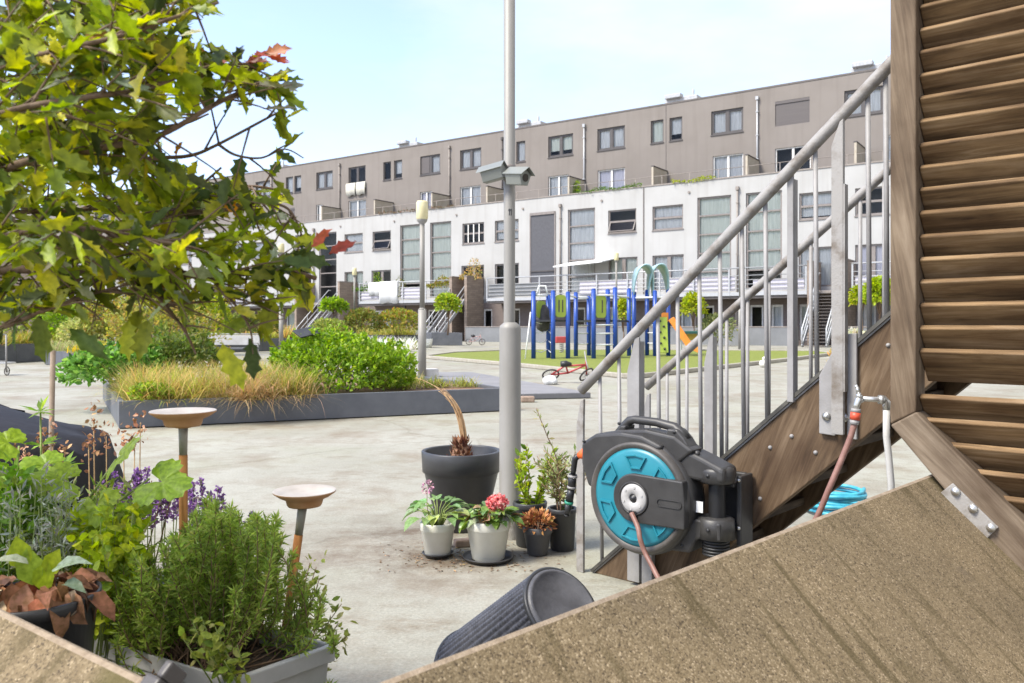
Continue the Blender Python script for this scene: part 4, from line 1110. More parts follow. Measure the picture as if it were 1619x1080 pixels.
# balcony flower boxes and potted plants on the terrace
def balcony_plants(x0, x1, n, h, num, pal, label, z, leaf=.16, nm="balcony_plants"):
    rg = np.random.default_rng(int(x0)); t = rg.uniform(ft(x0, n), ft(x1, n), num)
    p = np.stack([t, -n + rg.normal(0, .12, num), z + rg.random(num) ** 1.3 * h * (0.6 + .4 * np.sin(t * 2.3))], -1)
    o = leafmesh(nm, T_OVAL, p, rdir(num) + np.array([0, 0, .5]), rdir(num), leaf, leaf * .5, pick(pal, num), M['leaf_shrub'])
    o.location = FN * (-FC); o.rotation_euler = (0, 0, FROT)
    tag(o, label, "plants", None, "stuff")
balcony_plants(676, 716, 1.85, .95, 900, RUSTY, "brownish plants in boxes along the balcony rail left of the brick walls", Z_BAL + 1.0)
balcony_plants(728, 760, 1.2, 1.7, 500, [(3, (.45, .30, .12)), (2, (.36, .32, .1))], "reddish plants above the brick walls of the middle stair", Z_BAL + 1.6)
balcony_plants(616, 650, 1.2, 1.9, 380, OLIVE, "loose potted plants on the balcony right of the white laundry", Z_BAL + .3)
balcony_plants(592, 612, 1.2, 1.7, 350, LIMEG, "yellow green plant behind the white laundry", Z_BAL + .9)
balcony_plants(560, 582, 1.8, 1.0, 260, GREENS, "leafy potted plant at the left end of the laundry balcony", Z_BAL + .9)
balcony_plants(915, 1015, -.1, .35, 700, GREENS, "green plants along the roof terrace parapet", Z_PAR - .1, .14)
balcony_plants(901, 917, -1.2, 1.5, 420, LIMEG, "tall green plant by the terrace divider on the roof terrace", Z_PAR - .4, .18)
balcony_plants(1062, 1130, .0, .3, 320, YELLOWG, "yellowish plants along the right of the parapet", Z_PAR - .1, .14)
balcony_plants(600, 720, .0, .25, 500, [(2, (.1, .1, .05)), (2, (.2, .12, .08))], "dark dry plants along the left of the parapet", Z_PAR - .1, .14)

# ------------------------------------------------------------------ lamp posts
def lamp_post(x, Y, ytop, label, block=True, lantern=True, z0=0.0, r=.055, group="grey lamp posts with cream lanterns"):
    p = W(x, HOR, Y); p.z = z0
    top = W(x, ytop, Y).z - z0
    e = empty("lamp_post", p, 0, label, "lamp post", group)
    b = MB(); b.tube([(0, 0, 0), (0, 0, top * .40)], r * 1.6, 14); b.tube([(0, 0, top * .40), (0, 0, top * .41)], [r * 1.6, r], 14); b.build("post_foot", M['pole'], e)
    b = MB(); b.tube([(0, 0, top * .41), (0, 0, top - (.46 if lantern else 0))], r, 12); b.build("pole", M['pole'], e)
    if lantern:
        b = MB(); b.lathe([(r * .9, top - .5), (r * 1.9, top - .44), (r * 2.1, top - .40)], 16); b.build("lantern_collar", M['galv'], e)
        b = MB(); b.lathe([(r * 2.0, top - .40), (r * 2.3, top - .37), (r * 2.3, top - .04), (r * 2.0, top), (0, top + .01)], 16); b.build("lantern", M['lantern'], e)
    return e
Yl = FPX * CAM_H / (604 - HOR)
lamp_post(667.5, Yl, 318, "nearest cream lantern lamp post, standing on a white concrete block behind the round bush")
cb_ = W(672, HOR, Yl) - Vector((0, 0, CAM_H))
b = MB(); b.box((0, 0, .135), (.48, .5, .27), 0); blk = b.build("concrete_block", M['concrete'], bevel=.015)
blk.location = cb_ + Vector((0, .32, 0)); blk.rotation_euler = (0, 0, .2)
tag(blk, "white concrete block behind the foot of the nearest cream lantern lamp post", "concrete block")
lamp_post(444.5, FPX * CAM_H / (559.5 - HOR), 385, "thin pale lamp post on the left whose top is hidden by the tree leaves", r=.06)
lamp_post(560.5, 46, 424, "far cream lantern lamp post against the brick wall, left of the white laundry", z0=0)
lamp_post(974.5, 44, 400, "far cream lantern lamp post rising behind the climbing frame")
lamp_post(1170, 42, 360, "far lamp post behind the stair railing, right of the playground", lantern=False, group=None)

# ------------------------------------------------------------------ hatch platform
hp = [G(800, 633), G(934, 630), G(745, 594.5), G(652, 595)]
b = MB(); b.prism([(p[0], p[1], .01) for p in hp], (0, 0, .085)); o = b.build("hatch_platform", M['platform_side'], bevel=.008)
tag(o, "low flat slate grey platform lying on the deck right of the middle planter", "platform")
b = MB(); c_ = sum(hp, Vector()) / 4; b.add([(p - c_) * .995 + c_ + Vector((0, 0, .0975)) for p in hp], [(0, 1, 2, 3)]); b.build("platform_top", M['platform'], o)

# ------------------------------------------------------------------ playground
PG = G(950, 569)
pg = empty("climbing_frame", PG, 0, "blue playground climbing frame with lime panels, pale blue arched roof and orange slide", "playground frame")
def PP(x, yb): return G(x, yb) - PG
posts = {'A': (843.5, 570, 460), 'B': (867, 569, 466), 'C': (874.5, 570.4, 459), 'D': (898, 570, 461), 'E': (910.5, 566, 462), 'F': (931, 565, 468), 'G': (938.5, 570, 456), 'H': (961, 569.5, 457), 'I': (972.5, 569.5, 454),
         'J': (994.5, 565.5, 456), 'K': (1002.5, 565, 461), 'L': (1023, 565, 458), 'M': (1035.5, 566, 459), 'N': (1056.5, 565.3, 458)}
PZ = {}
for k, (x, yb, yt) in posts.items():
    p = PP(x, yb); Y = FPX * CAM_H / (yb - HOR); top = CAM_H + (HOR - yt) / FPX * Y
    PZ[k] = (p, top)
    b = MB(); b.tube([(p.x, p.y, .06), (p.x, p.y, top - .04)], .082, 14); b.tube([(p.x, p.y, top - .04), (p.x, p.y, top)], [.082, .05], 14)
    b.build("post", M['blue'], pg)
def pt(k, z, dx=0, dy=0): return Vector((PZ[k][0].x + dx, PZ[k][0].y + dy, z))
def tube_between(k, j, z, r=.03, mb=None): mb.tube([pt(k, z), pt(j, z)], r, 7)
b = MB()
for k, j in (('A', 'B'), ('D', 'E'), ('E', 'F'), ('G', 'I'), ('I', 'J'), ('K', 'M'), ('M', 'N'), ('H', 'J')): tube_between(k, j, 2.3, .035, b)
b.build("top_rail", M['white'], pg)
b = MB()
for z in (.55, .95, 1.25):
    tube_between('G', 'I', z, .028, b); tube_between('E', 'F', z - .02, .025, b); tube_between('L', 'M', z, .025, b)
b.build("ladder_rungs", M['white'], pg)
b = MB()
for ks in (('A', 'B', 'D', 'C'), ('E', 'F', 'H', 'G'), ('G', 'I', 'J', 'H'), ('K', 'L', 'M', 'N')):
    q = [pt(k, 1.36) for k in ks]; c_ = sum(q, Vector()) / 4
    q.sort(key=lambda p: math.atan2(p.y - c_.y, p.x - c_.x))
    b.prism([c_ + (p - c_) * 1.0 for p in q], (0, 0, .07))
b.build("deck", M['black'], pg)
def panel(k, j, z0, z1, name, mat, inset=.08, slots=2):
    a, c_ = pt(k, 0), pt(j, 0); d = (c_ - a); L_ = d.length; d.normalize(); n_ = Vector((d.y, -d.x, 0)) * .02
    a = a + d * inset; c2 = c_ - d * inset
    b = MB(); rr = .12; prof = []
    for (px_, pz_, a0) in ((L_ - inset * 2 - rr, z0 + rr, -90), (L_ - inset * 2 - rr, z1 - rr, 0), (rr, z1 - rr, 90), (rr, z0 + rr, 180)):
        for s_ in range(4): t = R(a0 + 30 * s_); prof.append(a + d * (px_ + rr * math.cos(t)) + Vector((0, 0, pz_ + rr * math.sin(t))))
    b.prism([p - n_ for p in prof], n_ * 2)
    o = b.build(name, mat, pg)
    if slots:
        b = MB(); w_ = L_ - 2 * inset
        for s_ in range(slots):
            x_ = w_ * (s_ + 1) / (slots + 1) if slots > 1 else w_ * .62
            p = a + d * x_ + Vector((0, 0, (z0 + z1) / 2))
            b.bar(p - Vector((0, 0, (z1 - z0) * .28)), p + Vector((0, 0, (z1 - z0) * .28)), .05, .05, d.cross(Vector((0, 0, 1))))
        b.build("panel_slot", M['frame_dark'], o)
    return o
panel('C', 'D', 1.52, 2.3, "lime_panel", M['lime'])
panel('G', 'H', 1.5, 2.3, "lime_panel", M['lime'], slots=1)
panel('A', 'B', 1.5, 2.1, "lime_panel", M['lime'], .16, 0)
a = pt('M', 0, .25); c_ = pt('N', 0, -.0, -.14)
b = MB(); d = Vector((1, 0, 0)); p0 = Vector((PZ['N'][0].x - .30, PZ['N'][0].y - .5, .2)); p1 = p0 + Vector((0, .25, 1.35))
b.bar(p0, p1, .42, .05, (0, -1, .2)); cw = b.build("climbing_wall", M['lime'], pg, bevel=.01)
for i in range(6):
    b = MB(); p = p0.lerp(p1, (i + .7) / 6.4) + Vector((.07 * (-1) ** i, -.035, .0)); b.lathe([(0, -.05), (.035, -.04), (.05, 0)], 8, p, 'y')
    b.build("climbing_hold", M['black'], cw)
# arched roof: two crossing saddle sheets
def arch(x0, x1, yb, zb, zt, y0, y1, name, pinch):
    n_ = 14; vs_ = []; fs = []
    for i in range(n_ + 1):
        t = math.pi * i / n_; x = (x0 + x1) / 2 - (x1 - x0) / 2 * math.cos(t) * (abs(math.cos(t)) ** -.15 if abs(math.cos(t)) > .01 else 1); z = zb + (zt - zb) * math.sin(t) ** .8
        wv = (.12 + .88 * math.sin(t)) * .5
        ym = (y0 + y1) / 2
        vs_ += [(x, ym - (y1 - y0) * wv, z), (x, ym + (y1 - y0) * wv, z)]
    fs = [(2 * i, 2 * i + 1, 2 * i + 3, 2 * i + 2) for i in range(n_)]
    b = MB(); b.add(vs_, fs, 0, True); o = b.build(name, M['paleblue'], pg)
    md = o.modifiers.new("thickness", 'SOLIDIFY'); md.thickness = .05
    return o
xk, xm = PZ['K'][0], PZ['N'][0]
zt_ = CAM_H + (HOR - 421) / FPX * 31.8
midx = (xk.x + xm.x) / 2 - .05
arch(xk.x, midx + .12, 0, 2.3, zt_, xk.y - .75, xk.y + .9, "roof_arch", 0)
arch(midx - .02, xm.x, 0, 2.3, zt_ + .02, xk.y - .75, xk.y + .9, "roof_arch", 0)
# slide
b = MB(); s0 = Vector((xm.x + .12, xm.y, 1.4)); s1 = Vector((xm.x + .75, xm.y - .15, .42)); s2 = Vector((xm.x + 1.15, xm.y - .25, .2))
for a, c_ in ((s0, s1), (s1, s2)):
    b.bar(a, c_, .5, .04); d = (c_ - a).normalized(); sd_ = d.cross(Vector((0, 0, 1))).normalized() * .27
    b.bar(a + sd_ + Vector((0, 0, .1)), c_ + sd_ + Vector((0, 0, .1)), .04, .24); b.bar(a - sd_ + Vector((0, 0, .1)), c_ - sd_ + Vector((0, 0, .1)), .04, .24)
b.build("slide", M['orange_slide'], pg, bevel=.01)
b = MB(); b.bar(Vector((xm.x - .28, xm.y - .1, 1.55)), Vector((xm.x - .02, xm.y - .1, 1.55)), .06, .35); b.build("slide_gate", M['orange_slide'], pg)
# rope net and ropes at the left
b = MB()
for i in range(4):
    z = .35 + .34 * i
    for a, j in (('A', 'B'), ('B', 'C')):
        p, q = pt(a, z), pt(j, z + .05); m_ = (p + q) / 2 - Vector((0, .12, .1)); b.tube([p, m_, q], .018, 5)
b.tube([pt('A', 0.05, -.3, -.2), pt('A', 1.7, -.1)], .025, 5)
t = [pt('A', 2.3, .1), pt('A', 2.62, .2), pt('A', 2.62, .42), pt('A', 2.3, .5)]; b.tube(t, .035, 6)
b.build("rope_net", M['white'], pg)
b = MB(); p = pt('A', 1.1, .35, .4)
b.lathe([(.05, 0), (.22, .1), (.25, .4), (.2, .8), (.12, .95), (0, 1.0)], 10, p - Vector((0, 0, .1))); b.build("rubber_seat", M['tyre'], pg)
# playhouse table with a green roof behind, and spring toys
e = empty("sand_table", W(1090, HOR, 38) - Vector((0, 0, CAM_H)), .3, "covered play table with a dark green top behind the orange slide", "play table")
b = MB(); b.box((0, 0, .92), (1.0, .8, .12)); b.build("top", plain("dark_green_panel", (.02, .10, .085), .5), e, bevel=.02)
b = MB(); b.box((0, 0, .7), (1.0, .06, .3)); b.build("front_panel", plain("ochre_panel", (.50, .32, .05), .5), e)
for sx in (-.42, .42):
    b = MB(); b.box((sx, 0, .43), (.07, .07, .86)); b.build("leg", M['steel_far'], e)
e = empty("spring_toy", G(888, 560), .2, "small red rider on a spring between the climbing frame posts", "spring toy")
b = MB(); b.box((0, 0, .62), (.55, .12, .28)); b.box((.25, 0, .8), (.12, .1, .2)); b.build("rider", M['red'], e, bevel=.03)
b = MB(); b.tube([(0.09 * math.cos(t_ * .9), .09 * math.sin(t_ * .9), .06 + t_ * .012) for t_ in range(36)], .018, 5); b.build("spring", M['galv'], e)

# ------------------------------------------------------------------ bikes and odds on the deck
def wheel(parent, c, r, axis_rot, mat_t='tyre'):
    """a wheel whose axle is local y, then turned by a matrix"""
    def tr(p): return axis_rot @ Vector(p) + Vector(c)
    b = MB(); pts = [tr((r * math.cos(t), 0, r * math.sin(t))) for t in [2 * math.pi * i / 28 for i in range(29)]]; b.tube(pts, r * .11, 7, caps=False)
    w_ = b.build("wheel", M[mat_t], parent)
    b = MB(); b.tube([tr((0, -.03, 0)), tr((0, .03, 0))], r * .14, 8)
    for i in range(8):
        t = math.pi * i / 8; b.tube([tr((r * .95 * math.cos(t), 0, r * .95 * math.sin(t))), tr((-r * .95 * math.cos(t), 0, -r * .95 * math.sin(t)))], .004, 4)
    b.build("spokes", M['galv'], w_)
def kids_bike(name, loc, rz, tilt, mat, label, cat, s=1.0):
    e = empty(name, loc, rz, label, cat)
    Rm = Matrix.Rotation(tilt, 3, 'X')
    T = lambda p: Rm @ Vector(p) * s + Vector((0, 0, .05))
    wheel(e, T((-.34, 0, .15)), .15 * s, Rm @ Matrix.Rotation(.0, 3, 'Z')); wheel(e, T((.34, 0, .15)), .15 * s, Rm @ Matrix.Rotation(.5, 3, 'Z'))
    b = MB()
    for a, c_ in (((-.34, 0, .15), (-.02, 0, .2)), ((-.34, 0, .15), (-.1, 0, .42)), ((-.02, 0, .2), (-.1, 0, .42)), ((-.02, 0, .2), (.26, 0, .42)), ((-.1, 0, .4), (.26, 0, .44)), ((.34, 0, .15), (.26, 0, .55))):
        b.tube([T(a), T(c_)], .018 * s, 7)
    b.build("frame", mat, e)
    b = MB(); b.tube([T((.26, -.2, .58)), T((.26, 0, .55)), T((.26, .2, .58))], .013 * s, 6); b.build("handlebar", M['galv'], e)
    b = MB(); b.tube([T((-.2, 0, .46)), T((-.1, 0, .47)), T((.0, 0, .46))], [.05 * s, .06 * s, .025 * s], 8); b.build("saddle", M['black'], e)
    return e
e = kids_bike("child_bike", G(897, 604), .15, R(48), M['red'], "small red child's bicycle lying on its side before the turf", "bicycle", 1.15)
kids_bike("child_bike", G(752, 546.5), -.2, R(14), M['pink'], "small pale pink child's bike standing by the long grey garden wall", "bicycle", 1.25)
p = G(870, 608); n_ = 260; q, d = blob(n_, (0, 0, .09), (.15, .12, .11), .3, .9, 5)
b = MB(); b.lathe([(.10, 0), (.16, .04), (.15, .11), (.09, .17), (0, .19)], 14); o = b.build("white_bundle", M['cloth_white']); o.location = p
for v in o.data.vertices: v.co += Vector((math.sin(v.co.y * 40) * .02, math.cos(v.co.x * 35) * .02, math.sin(v.co.x * 30 + v.co.y * 22) * .02 * (v.co.z > .03)))
tag(o, "small white cloth bundle on the deck left of the red child's bicycle", "cloth bundle")
e = empty("white_ball_toy", W(1207, HOR, 24) - Vector((0, 0, CAM_H)), 0, "small cream toy on the deck at the turf edge behind the balusters", "toy")
b = MB(); b.lathe([(.0, 0), (.09, .02), (.13, .1), (.1, .19), (0, .23)], 14); b.build("body", M['pot_white'], e); b = MB(); b.lathe([(0, .2), (.06, .22), (.07, .28), (0, .33)], 10, (.03, 0, 0)); b.build("head", M['pot_white'], e)
e = empty("crate", W(666, HOR, 46) - Vector((0, 0, CAM_H)) + Vector((.35, 0, 0)), 0, "small pale pot beside the square grey planter", "pot")
b = MB(); b.lathe([(0, 0), (.22, 0), (.3, .5), (.26, .5), (.24, .44), (0, .44)], 14, (0, 0, 0)); b.build("pot_body", M['pot_white'], e)
# metal bench with armrests, left middle distance
e = empty("metal_bench", G(368, 571), -.12, "grey metal bench with steel tube armrests behind the middle planter", "bench")
b = MB(); b.box((-.3, .1, .44), (2.2, .5, .05)); b.build("seat", M['slate'], e, bevel=.006)
b = MB(); b.box((-.3, .38, .72), (2.2, .05, .34)); b.build("backrest", M['trough'], e, bevel=.006)
for sx in (-1.3, .75):
    b = MB(); b.tube([(sx, -.14, 0), (sx, -.14, .62), (sx, .36, .62), (sx, .36, 0)], .028, 7); b.build("leg", M['galv'], e)
b = MB(); b.tube([(-1.3, .4, .62), (-1.3, .4, .93), (.75, .4, .93), (.75, .4, .62)], .025, 7); b.build("back_frame", M['galv'], e)
# wheeled trolley at the left edge
e = empty("trolley", G(2, 594), 0, "chrome push trolley cut off by the left edge of the picture", "trolley")
b = MB()
for x_ in (-.22, .12): b.tube([(x_, 0, .1), (x_, 0, 1.0)], .02, 7)
b.tube([(-.22, 0, 1.0), (.12, 0, 1.0)], .02, 7); b.tube([(-.22, 0, .35), (.12, 0, .35)], .015, 6); b.build("frame", M['galv'], e)
b = MB(); b.box((-.05, .2, .3), (.34, .4, .04)); b.build("tray", M['trough'], e)
for sx in (-.22, .12): wheel(e, (sx, .03, .11), .10, Matrix.Rotation(R(90), 3, 'Z'))
# ------------------------------------------------------------------ timber stair (local x up the flight, y across it away from the camera, z up)
SU, SV = Vector((.7387, -.6739, 0)), Vector((.6739, .7387, 0))
SX, SY = .3455, 4.01
SROT = math.atan2(SU.y, SU.x)
SORG = Vector((SX, SY, 0))
def ST(x, y, w=0.0):
    r = (x - CX) / FPX
    X0, Y0 = SX + SV.x * w, SY + SV.y * w
    s = (Y0 * r - X0) / (SU.x - SU.y * r)
    Y = Y0 + SU.y * s
    return s, CAM_H - (y - HOR) / FPX * Y
stair = empty("timber_staircase", SORG, SROT, "weathered timber staircase with galvanised handrails and balusters behind the hose reel", "staircase")
WST = .75
def lin(p, q): m = (q[1] - p[1]) / (q[0] - p[0]); return lambda s: p[1] + m * (s - p[0])
ztop = lin(ST(928, 913), ST(1404, 504)); zbot = lin(ST(1193, 829), ST(1398, 664))
rail = lin(ST(921.5, 614.8), ST(1406, 103)); frail = lin(ST(1022.2, 611.9, WST), ST(1391.9, 280, WST))
SE = 2.25
def stringer(w0, w1):
    s_b = (0 - zbot(0)) / (zbot(1) - zbot(0)); s_t = (0 - ztop(0)) / (ztop(1) - ztop(0))
    b = MB(); b.prism([(s_t, w0, 0), (s_b, w0, 0), (SE, w0, zbot(SE)), (SE, w0, ztop(SE))], (0, w1 - w0, 0))
    o = b.build("stringer", M['wood_stair'], stair, bevel=.004)
    b = MB(); m = Vector((1, 0, ztop(1) - ztop(0))).normalized(); up_ = Vector((-m.z, 0, m.x))
    wc = (w0 + w1) / 2
    b.bar(Vector((s_t, wc, 0)) + up_ * .0145, Vector((SE, wc, ztop(SE))) + up_ * .0145, w1 - w0 + .03, .014, up_); b.build("edge_strip", M['rubber'], o)
    b = MB(); b.bar(Vector((s_t, wc, 0)) + up_ * .0035, Vector((SE, wc, ztop(SE))) + up_ * .0035, w1 - w0 + .012, .007, up_); b.build("edge_packing", M['galv'], o)
    return o
near_st = stringer(.03, .09); stringer(WST - .03, WST + .03)
for x, y in ((1216, 708), (1288, 716), (1200, 789), (1403, 546), (1250, 690)):
    b = MB(); s, z = ST(x, y, .02); b.lathe([(.0, -.004), (.005, -.0035), (.0085, .001), (.009, 0.008)], 10, (s, .026, z), 'y')
    b.build("bolt", M['galv'], near_st)
for k in range(1, 11):
    z = .185 * k; s = (z - (ztop(0) + zbot(0)) / 2) / (ztop(1) - ztop(0)) - .03
    b = MB(); b.span(s - .10, s + .15, .092, WST - .032, z - .038, z); b.build("tread", M['tread'], stair, bevel=.005)
    b = MB(); b.span(s + .10, s + .122, .093, WST - .033, z + .001, z + .146); b.build("light_blocking_riser", M['tread'], stair)  # added board, put in to block light from behind and darken the underside
def rail_tube(f, w, s0, s1, name, rad):
    b = MB(); n_ = 14
    pts = [(s0 + (s1 - s0) * i / n_, w, f(s0 + (s1 - s0) * i / n_)) for i in range(n_ + 1)]
    b.tube(pts, rad, 18); o = b.build(name, M['galv_dirty'], stair)
    return o
rail_tube(rail, 0, -.01, SE, "handrail", .0245); rail_tube(frail, WST, ST(1022.2, 612, WST)[0], SE, "handrail", .0225)
def flat_newel(x, w, f, wid, zb, name="newel_post", tap=.16, mat='galv', th=.012):
    s, _ = ST(x, 600, w); zt = f(s) - .012
    b = MB(); h = wid / 2
    b.prism([(s - h, w - th / 2, zb), (s + h, w - th / 2, zb), (s + h, w - th / 2, zt), (s + h * .25, w - th / 2, zt - .005), (s - h, w - th / 2, zt - tap)], (0, th, 0))
    b.prism([(s + h - .01, w + th / 2, zb), (s + h, w + th / 2, zb), (s + h, w + th / 2, zt - .02), (s + h - .01, w + th / 2, zt - .02)], (0, .035, 0))
    return b.build(name, M[mat], stair, bevel=.0025)
# bottom newels: flat bars bent in under the rail
b = MB(); s, zt = ST(918, 640); b.prism([(s - .021, -.008, 0), (s + .021, -.008, 0), (s + .021, -.008, zt - .11), (s + .024, -.008, zt + .03), (s + .004, -.008, zt + .02), (s - .021, -.008, zt - .10)], (0, .016, 0)); b.build("newel_post", M['galv_dirty'], stair, bevel=.003)
b = MB(); s, zt = ST(1023.5, 630, WST); b.prism([(s - .02, WST - .008, 0), (s + .02, WST - .008, 0), (s + .02, WST - .008, zt - .06), (s + .02, WST - .008, zt + .03), (s + .0, WST - .008, zt + .02), (s - .02, WST - .008, zt - .06)], (0, .016, 0)); b.build("newel_post", M['galv'], stair, bevel=.003)
flat_newel(1002, -.005, rail, .066, .02)
s, _ = ST(1002, 700); b = MB(); b.prism([(s + .05, -.012, .02), (s + .105, -.012, .02), (s + .105, -.012, .26), (s + .05, -.012, .24)], (0, .03, 0)); b.build("newel_bracket", M['galv'], stair, bevel=.003)
flat_newel(1121, WST, frail, .052, .1); flat_newel(1250, .012, rail, .026, ztop(ST(1250, 600)[0]), tap=.02)
# large newel with its bolted angle plates
s, _ = ST(1327, 600, -.01); zt = rail(s) - .015
b = MB(); b.prism([(s - .024, -.03, ST(1327, 686)[1]), (s + .022, -.03, ST(1327, 686)[1]), (s + .022, -.03, zt), (s + .008, -.03, zt - .01), (s - .024, -.03, zt - .10)], (0, .02, 0))
nl = b.build("newel_post", M['galv_dirty'], stair, bevel=.003)
sa, sb = ST(1293.5, 640)[0], ST(1353, 640)[0]
b = MB(); zb_ = ST(1320, 688)[1]
b.prism([(sa, .008, zb_), (s - .0245, .008, zb_ - .004), (s - .0245, .008, ztop(s) + .05), (sa, .008, ztop(sa) + .012)], (0, .018, 0))
b.prism([(s + .0225, .008, zb_ - .008), (sb, .008, zb_ - .012), (sb, .008, ztop(sb) + .05), (s + .0225, .008, ztop(s) + .10)], (0, .018, 0))
pl_ = b.build("fixing_plate", M['galv'], nl, bevel=.003)
for x, y in ((1305.5, 658.5), (1333.5, 661)):
    b = MB(); q, z = ST(x, y); b.lathe([(0, -.016), (.009, -.015), (.012, -.006), (.017, -.005), (.017, .002)], 10, (q, .008, z), 'y')
    b.build("bolt", M['brass'], pl_)
b = MB(); b.prism([(s + .0225, -.0305, zt - .25), (s + .0225, -.0305, .95), (s + .0225, .002, .95), (s + .0225, .002, zt - .25)], (.006, 0, 0)); b.build("newel_web", M['galv_dirty'], nl)
for x in (948.5, 978.5, 1040, 1071, 1105.6, 1138, 1173, 1210, 1289, 1372, 1400, 1436, 1475):
    s, _ = ST(x, 600, .012); b = MB(); b.tube([(s, .03, max(0, ztop(s) + .012)), (s, .012, rail(s) - .01)], .0092, 10); b.build("baluster", M['galv'], stair)
for x in (1054.8, 1086, 1149, 1182, 1215.6, 1248, 1282, 1318, 1360, 1398, 1440):
    s, _ = ST(x, 600, WST); b = MB(); b.tube([(s, WST, max(0, ztop(s) + .012)), (s, WST, frail(s) - .01)], .0092, 10); b.build("baluster", M['galv'], stair)

# ------------------------------------------------------------------ slatted timber screen with its sloping rail
screen = empty("slatted_timber_screen", SORG, SROT, "tall weathered brown louvred timber screen with thick post and sloping bottom rail", "timber screen")
WS = -.35
def sl(x, y, w=WS): return ST(x, y, w)
s0, s1 = sl(1407, 400)[0], sl(1448, 400)[0]
b = MB(); b.prism([(s0, WS, sl(1407, 671)[1]), (s1, WS, sl(1448, 652)[1]), (s1, WS, 3.3), (s0, WS, 3.3)], (0, .10, 0))
b.build("post", M['wood_post'], screen, bevel=.006)
U1, U2, L1, L2 = sl(1449, 651), sl(1619, 825), sl(1407.5, 672), sl(1619, 925)
def ext(p, q, s): m = (q[1] - p[1]) / (q[0] - p[0]); return (s, p[1] + m * (s - p[0]))
SB = 2.5
Ue, Le = ext(U1, U2, SB), ext(L1, L2, SB)
b = MB(); b.prism([(L1[0] + .0, WS - .003, L1[1]), (Le[0], WS - .003, Le[1]), (Ue[0], WS - .003, Ue[1]), (U1[0], WS - .003, U1[1])], (0, .098, 0))
wb = wood_material("rail_timber", (0.070, 0.050, 0.033), (0.15, 0.115, 0.08), (0.245, 0.20, 0.15), 'x', (0, R(-45), 0), .65)
b.build("bottom_rail", wb, screen, bevel=.006)
ubr = lin(U1, Ue)
b = MB(); SEND = 3.1; rg = random.Random(2)
for k in range(-22, 12):
    if k == 2: continue
    z = 1.192 - .0748 * k + rg.uniform(-.0015, .0015)
    sL = s1 + .001
    if z - .02 < U1[1]:
        sL = (z - .07 - U1[1]) / ((Ue[1] - U1[1]) / (SB - U1[0])) + U1[0]
        sL = max(sL - .085, s1 + .001)
    if sL > SEND - .2 or z < .2: continue
    w0 = WS + .028 + rg.uniform(-.002, .002)
    th, wd_, dw, dz = .020, .140, .68, -.733
    tw, tz = .733, .68        # thickness direction (inwards and up)
    p = [(w0, z), (w0 + dw * wd_, z + dz * wd_), (w0 + dw * wd_ + tw * th, z + dz * wd_ + tz * th), (w0 + tw * th, z + tz * th)]
    nseg = 10; vs_ = []
    ph = rg.uniform(0, 6)
    for i in range(nseg + 1):
        s = sL + (SEND - sL) * i / nseg
        for (w, zz) in p: vs_.append((s, w + .0012 * math.sin(s * 4 + ph), zz + .0015 * math.sin(s * 3 + ph)))
    fs = [(4 * i + j, 4 * i + (j + 1) % 4, 4 * i + 4 + (j + 1) % 4, 4 * i + 4 + j) for i in range(nseg) for j in range(4)] + [(0, 3, 2, 1), (4 * nseg, 4 * nseg + 1, 4 * nseg + 2, 4 * nseg + 3)]
    b.add(vs_, fs)
b.build("slats", M['wood_slat'], screen, bevel=.0055, seg=3)
b = MB(); b.prism([(SEND, WS, .0), (SEND + .1, WS, .0), (SEND + .1, WS, 3.3), (SEND, WS, 3.3)], (0, .1, 0)); b.build("post", M['wood_post'], screen, bevel=.006)
pts = [sl(x, y, WS - .012) for x, y in ((1487, 779), (1506, 764), (1578, 834), (1557, 855))]
b = MB(); b.prism([(p[0], WS - .012, p[1]) for p in pts], (0, .008, 0)); pl2 = b.build("bracket_plate", M['galv_dirty'], screen, bevel=.002)
for x, y in ((1511, 777), (1538.5, 804), (1567, 834)):
    b = MB(); q, z = sl(x, y, WS - .012); b.lathe([(0, -.014), (.008, -.013), (.011, -.006), (.014, -.005), (.014, .001)], 9, (q, WS - .0125, z), 'y')
    b.build("bolt", M['brass'], pl2)
# dark landing behind the louvres: planks and posts of the upper flight
land = empty("timber_landing", SORG, SROT, "dark timber landing and posts half seen through the missing slat of the screen", "landing")
b = MB(); b.span(SE + .02, 3.6, -.18, 1.2, 2.05, 2.12); b.build("deck", M['tread'], land)
for (s, w) in ((2.05, 1.3), (2.4, .55), (3.4, -.1), (3.4, 1.1)):
    b = MB(); b.span(s - .05, s + .05, w - .05, w + .05, 0, 2.04); b.build("post", M['wood_post'], land, bevel=.004)
b = MB(); b.span(2.0, 3.6, .5, .56, .72, .95); b.build("beam", M['tread'], land)

# ------------------------------------------------------------------ sloping concrete parapet slabs
E1 = Vector((.7023, .7119, 0)); V1 = Vector((.5244, -.5173, -.676)).normalized()
P1 = W(1480, 745, 2.72)
def slab(name, origin, xdir, ydir, ln, wd, label, th=.075):
    zd = xdir.cross(ydir).normalized(); yd = zd.cross(xdir).normalized()
    sgn = 1 if zd.z > 0 else -1
    b = MB(); b.span(0, ln, 0, wd, -th * sgn, 0)
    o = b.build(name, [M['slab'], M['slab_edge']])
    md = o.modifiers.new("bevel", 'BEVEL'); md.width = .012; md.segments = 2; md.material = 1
    o.matrix_world = Matrix(((xdir.x, yd.x, zd.x, origin.x), (xdir.y, yd.y, zd.y, origin.y), (xdir.z, yd.z, zd.z, origin.z), (0, 0, 0, 1)))
    return tag(o, label, "parapet slab", "sloping concrete parapet slabs")
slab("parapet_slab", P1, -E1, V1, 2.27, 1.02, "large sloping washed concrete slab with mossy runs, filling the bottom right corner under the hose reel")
C1 = P1 - E1 * (2.333 * 2.72 / 2.60)
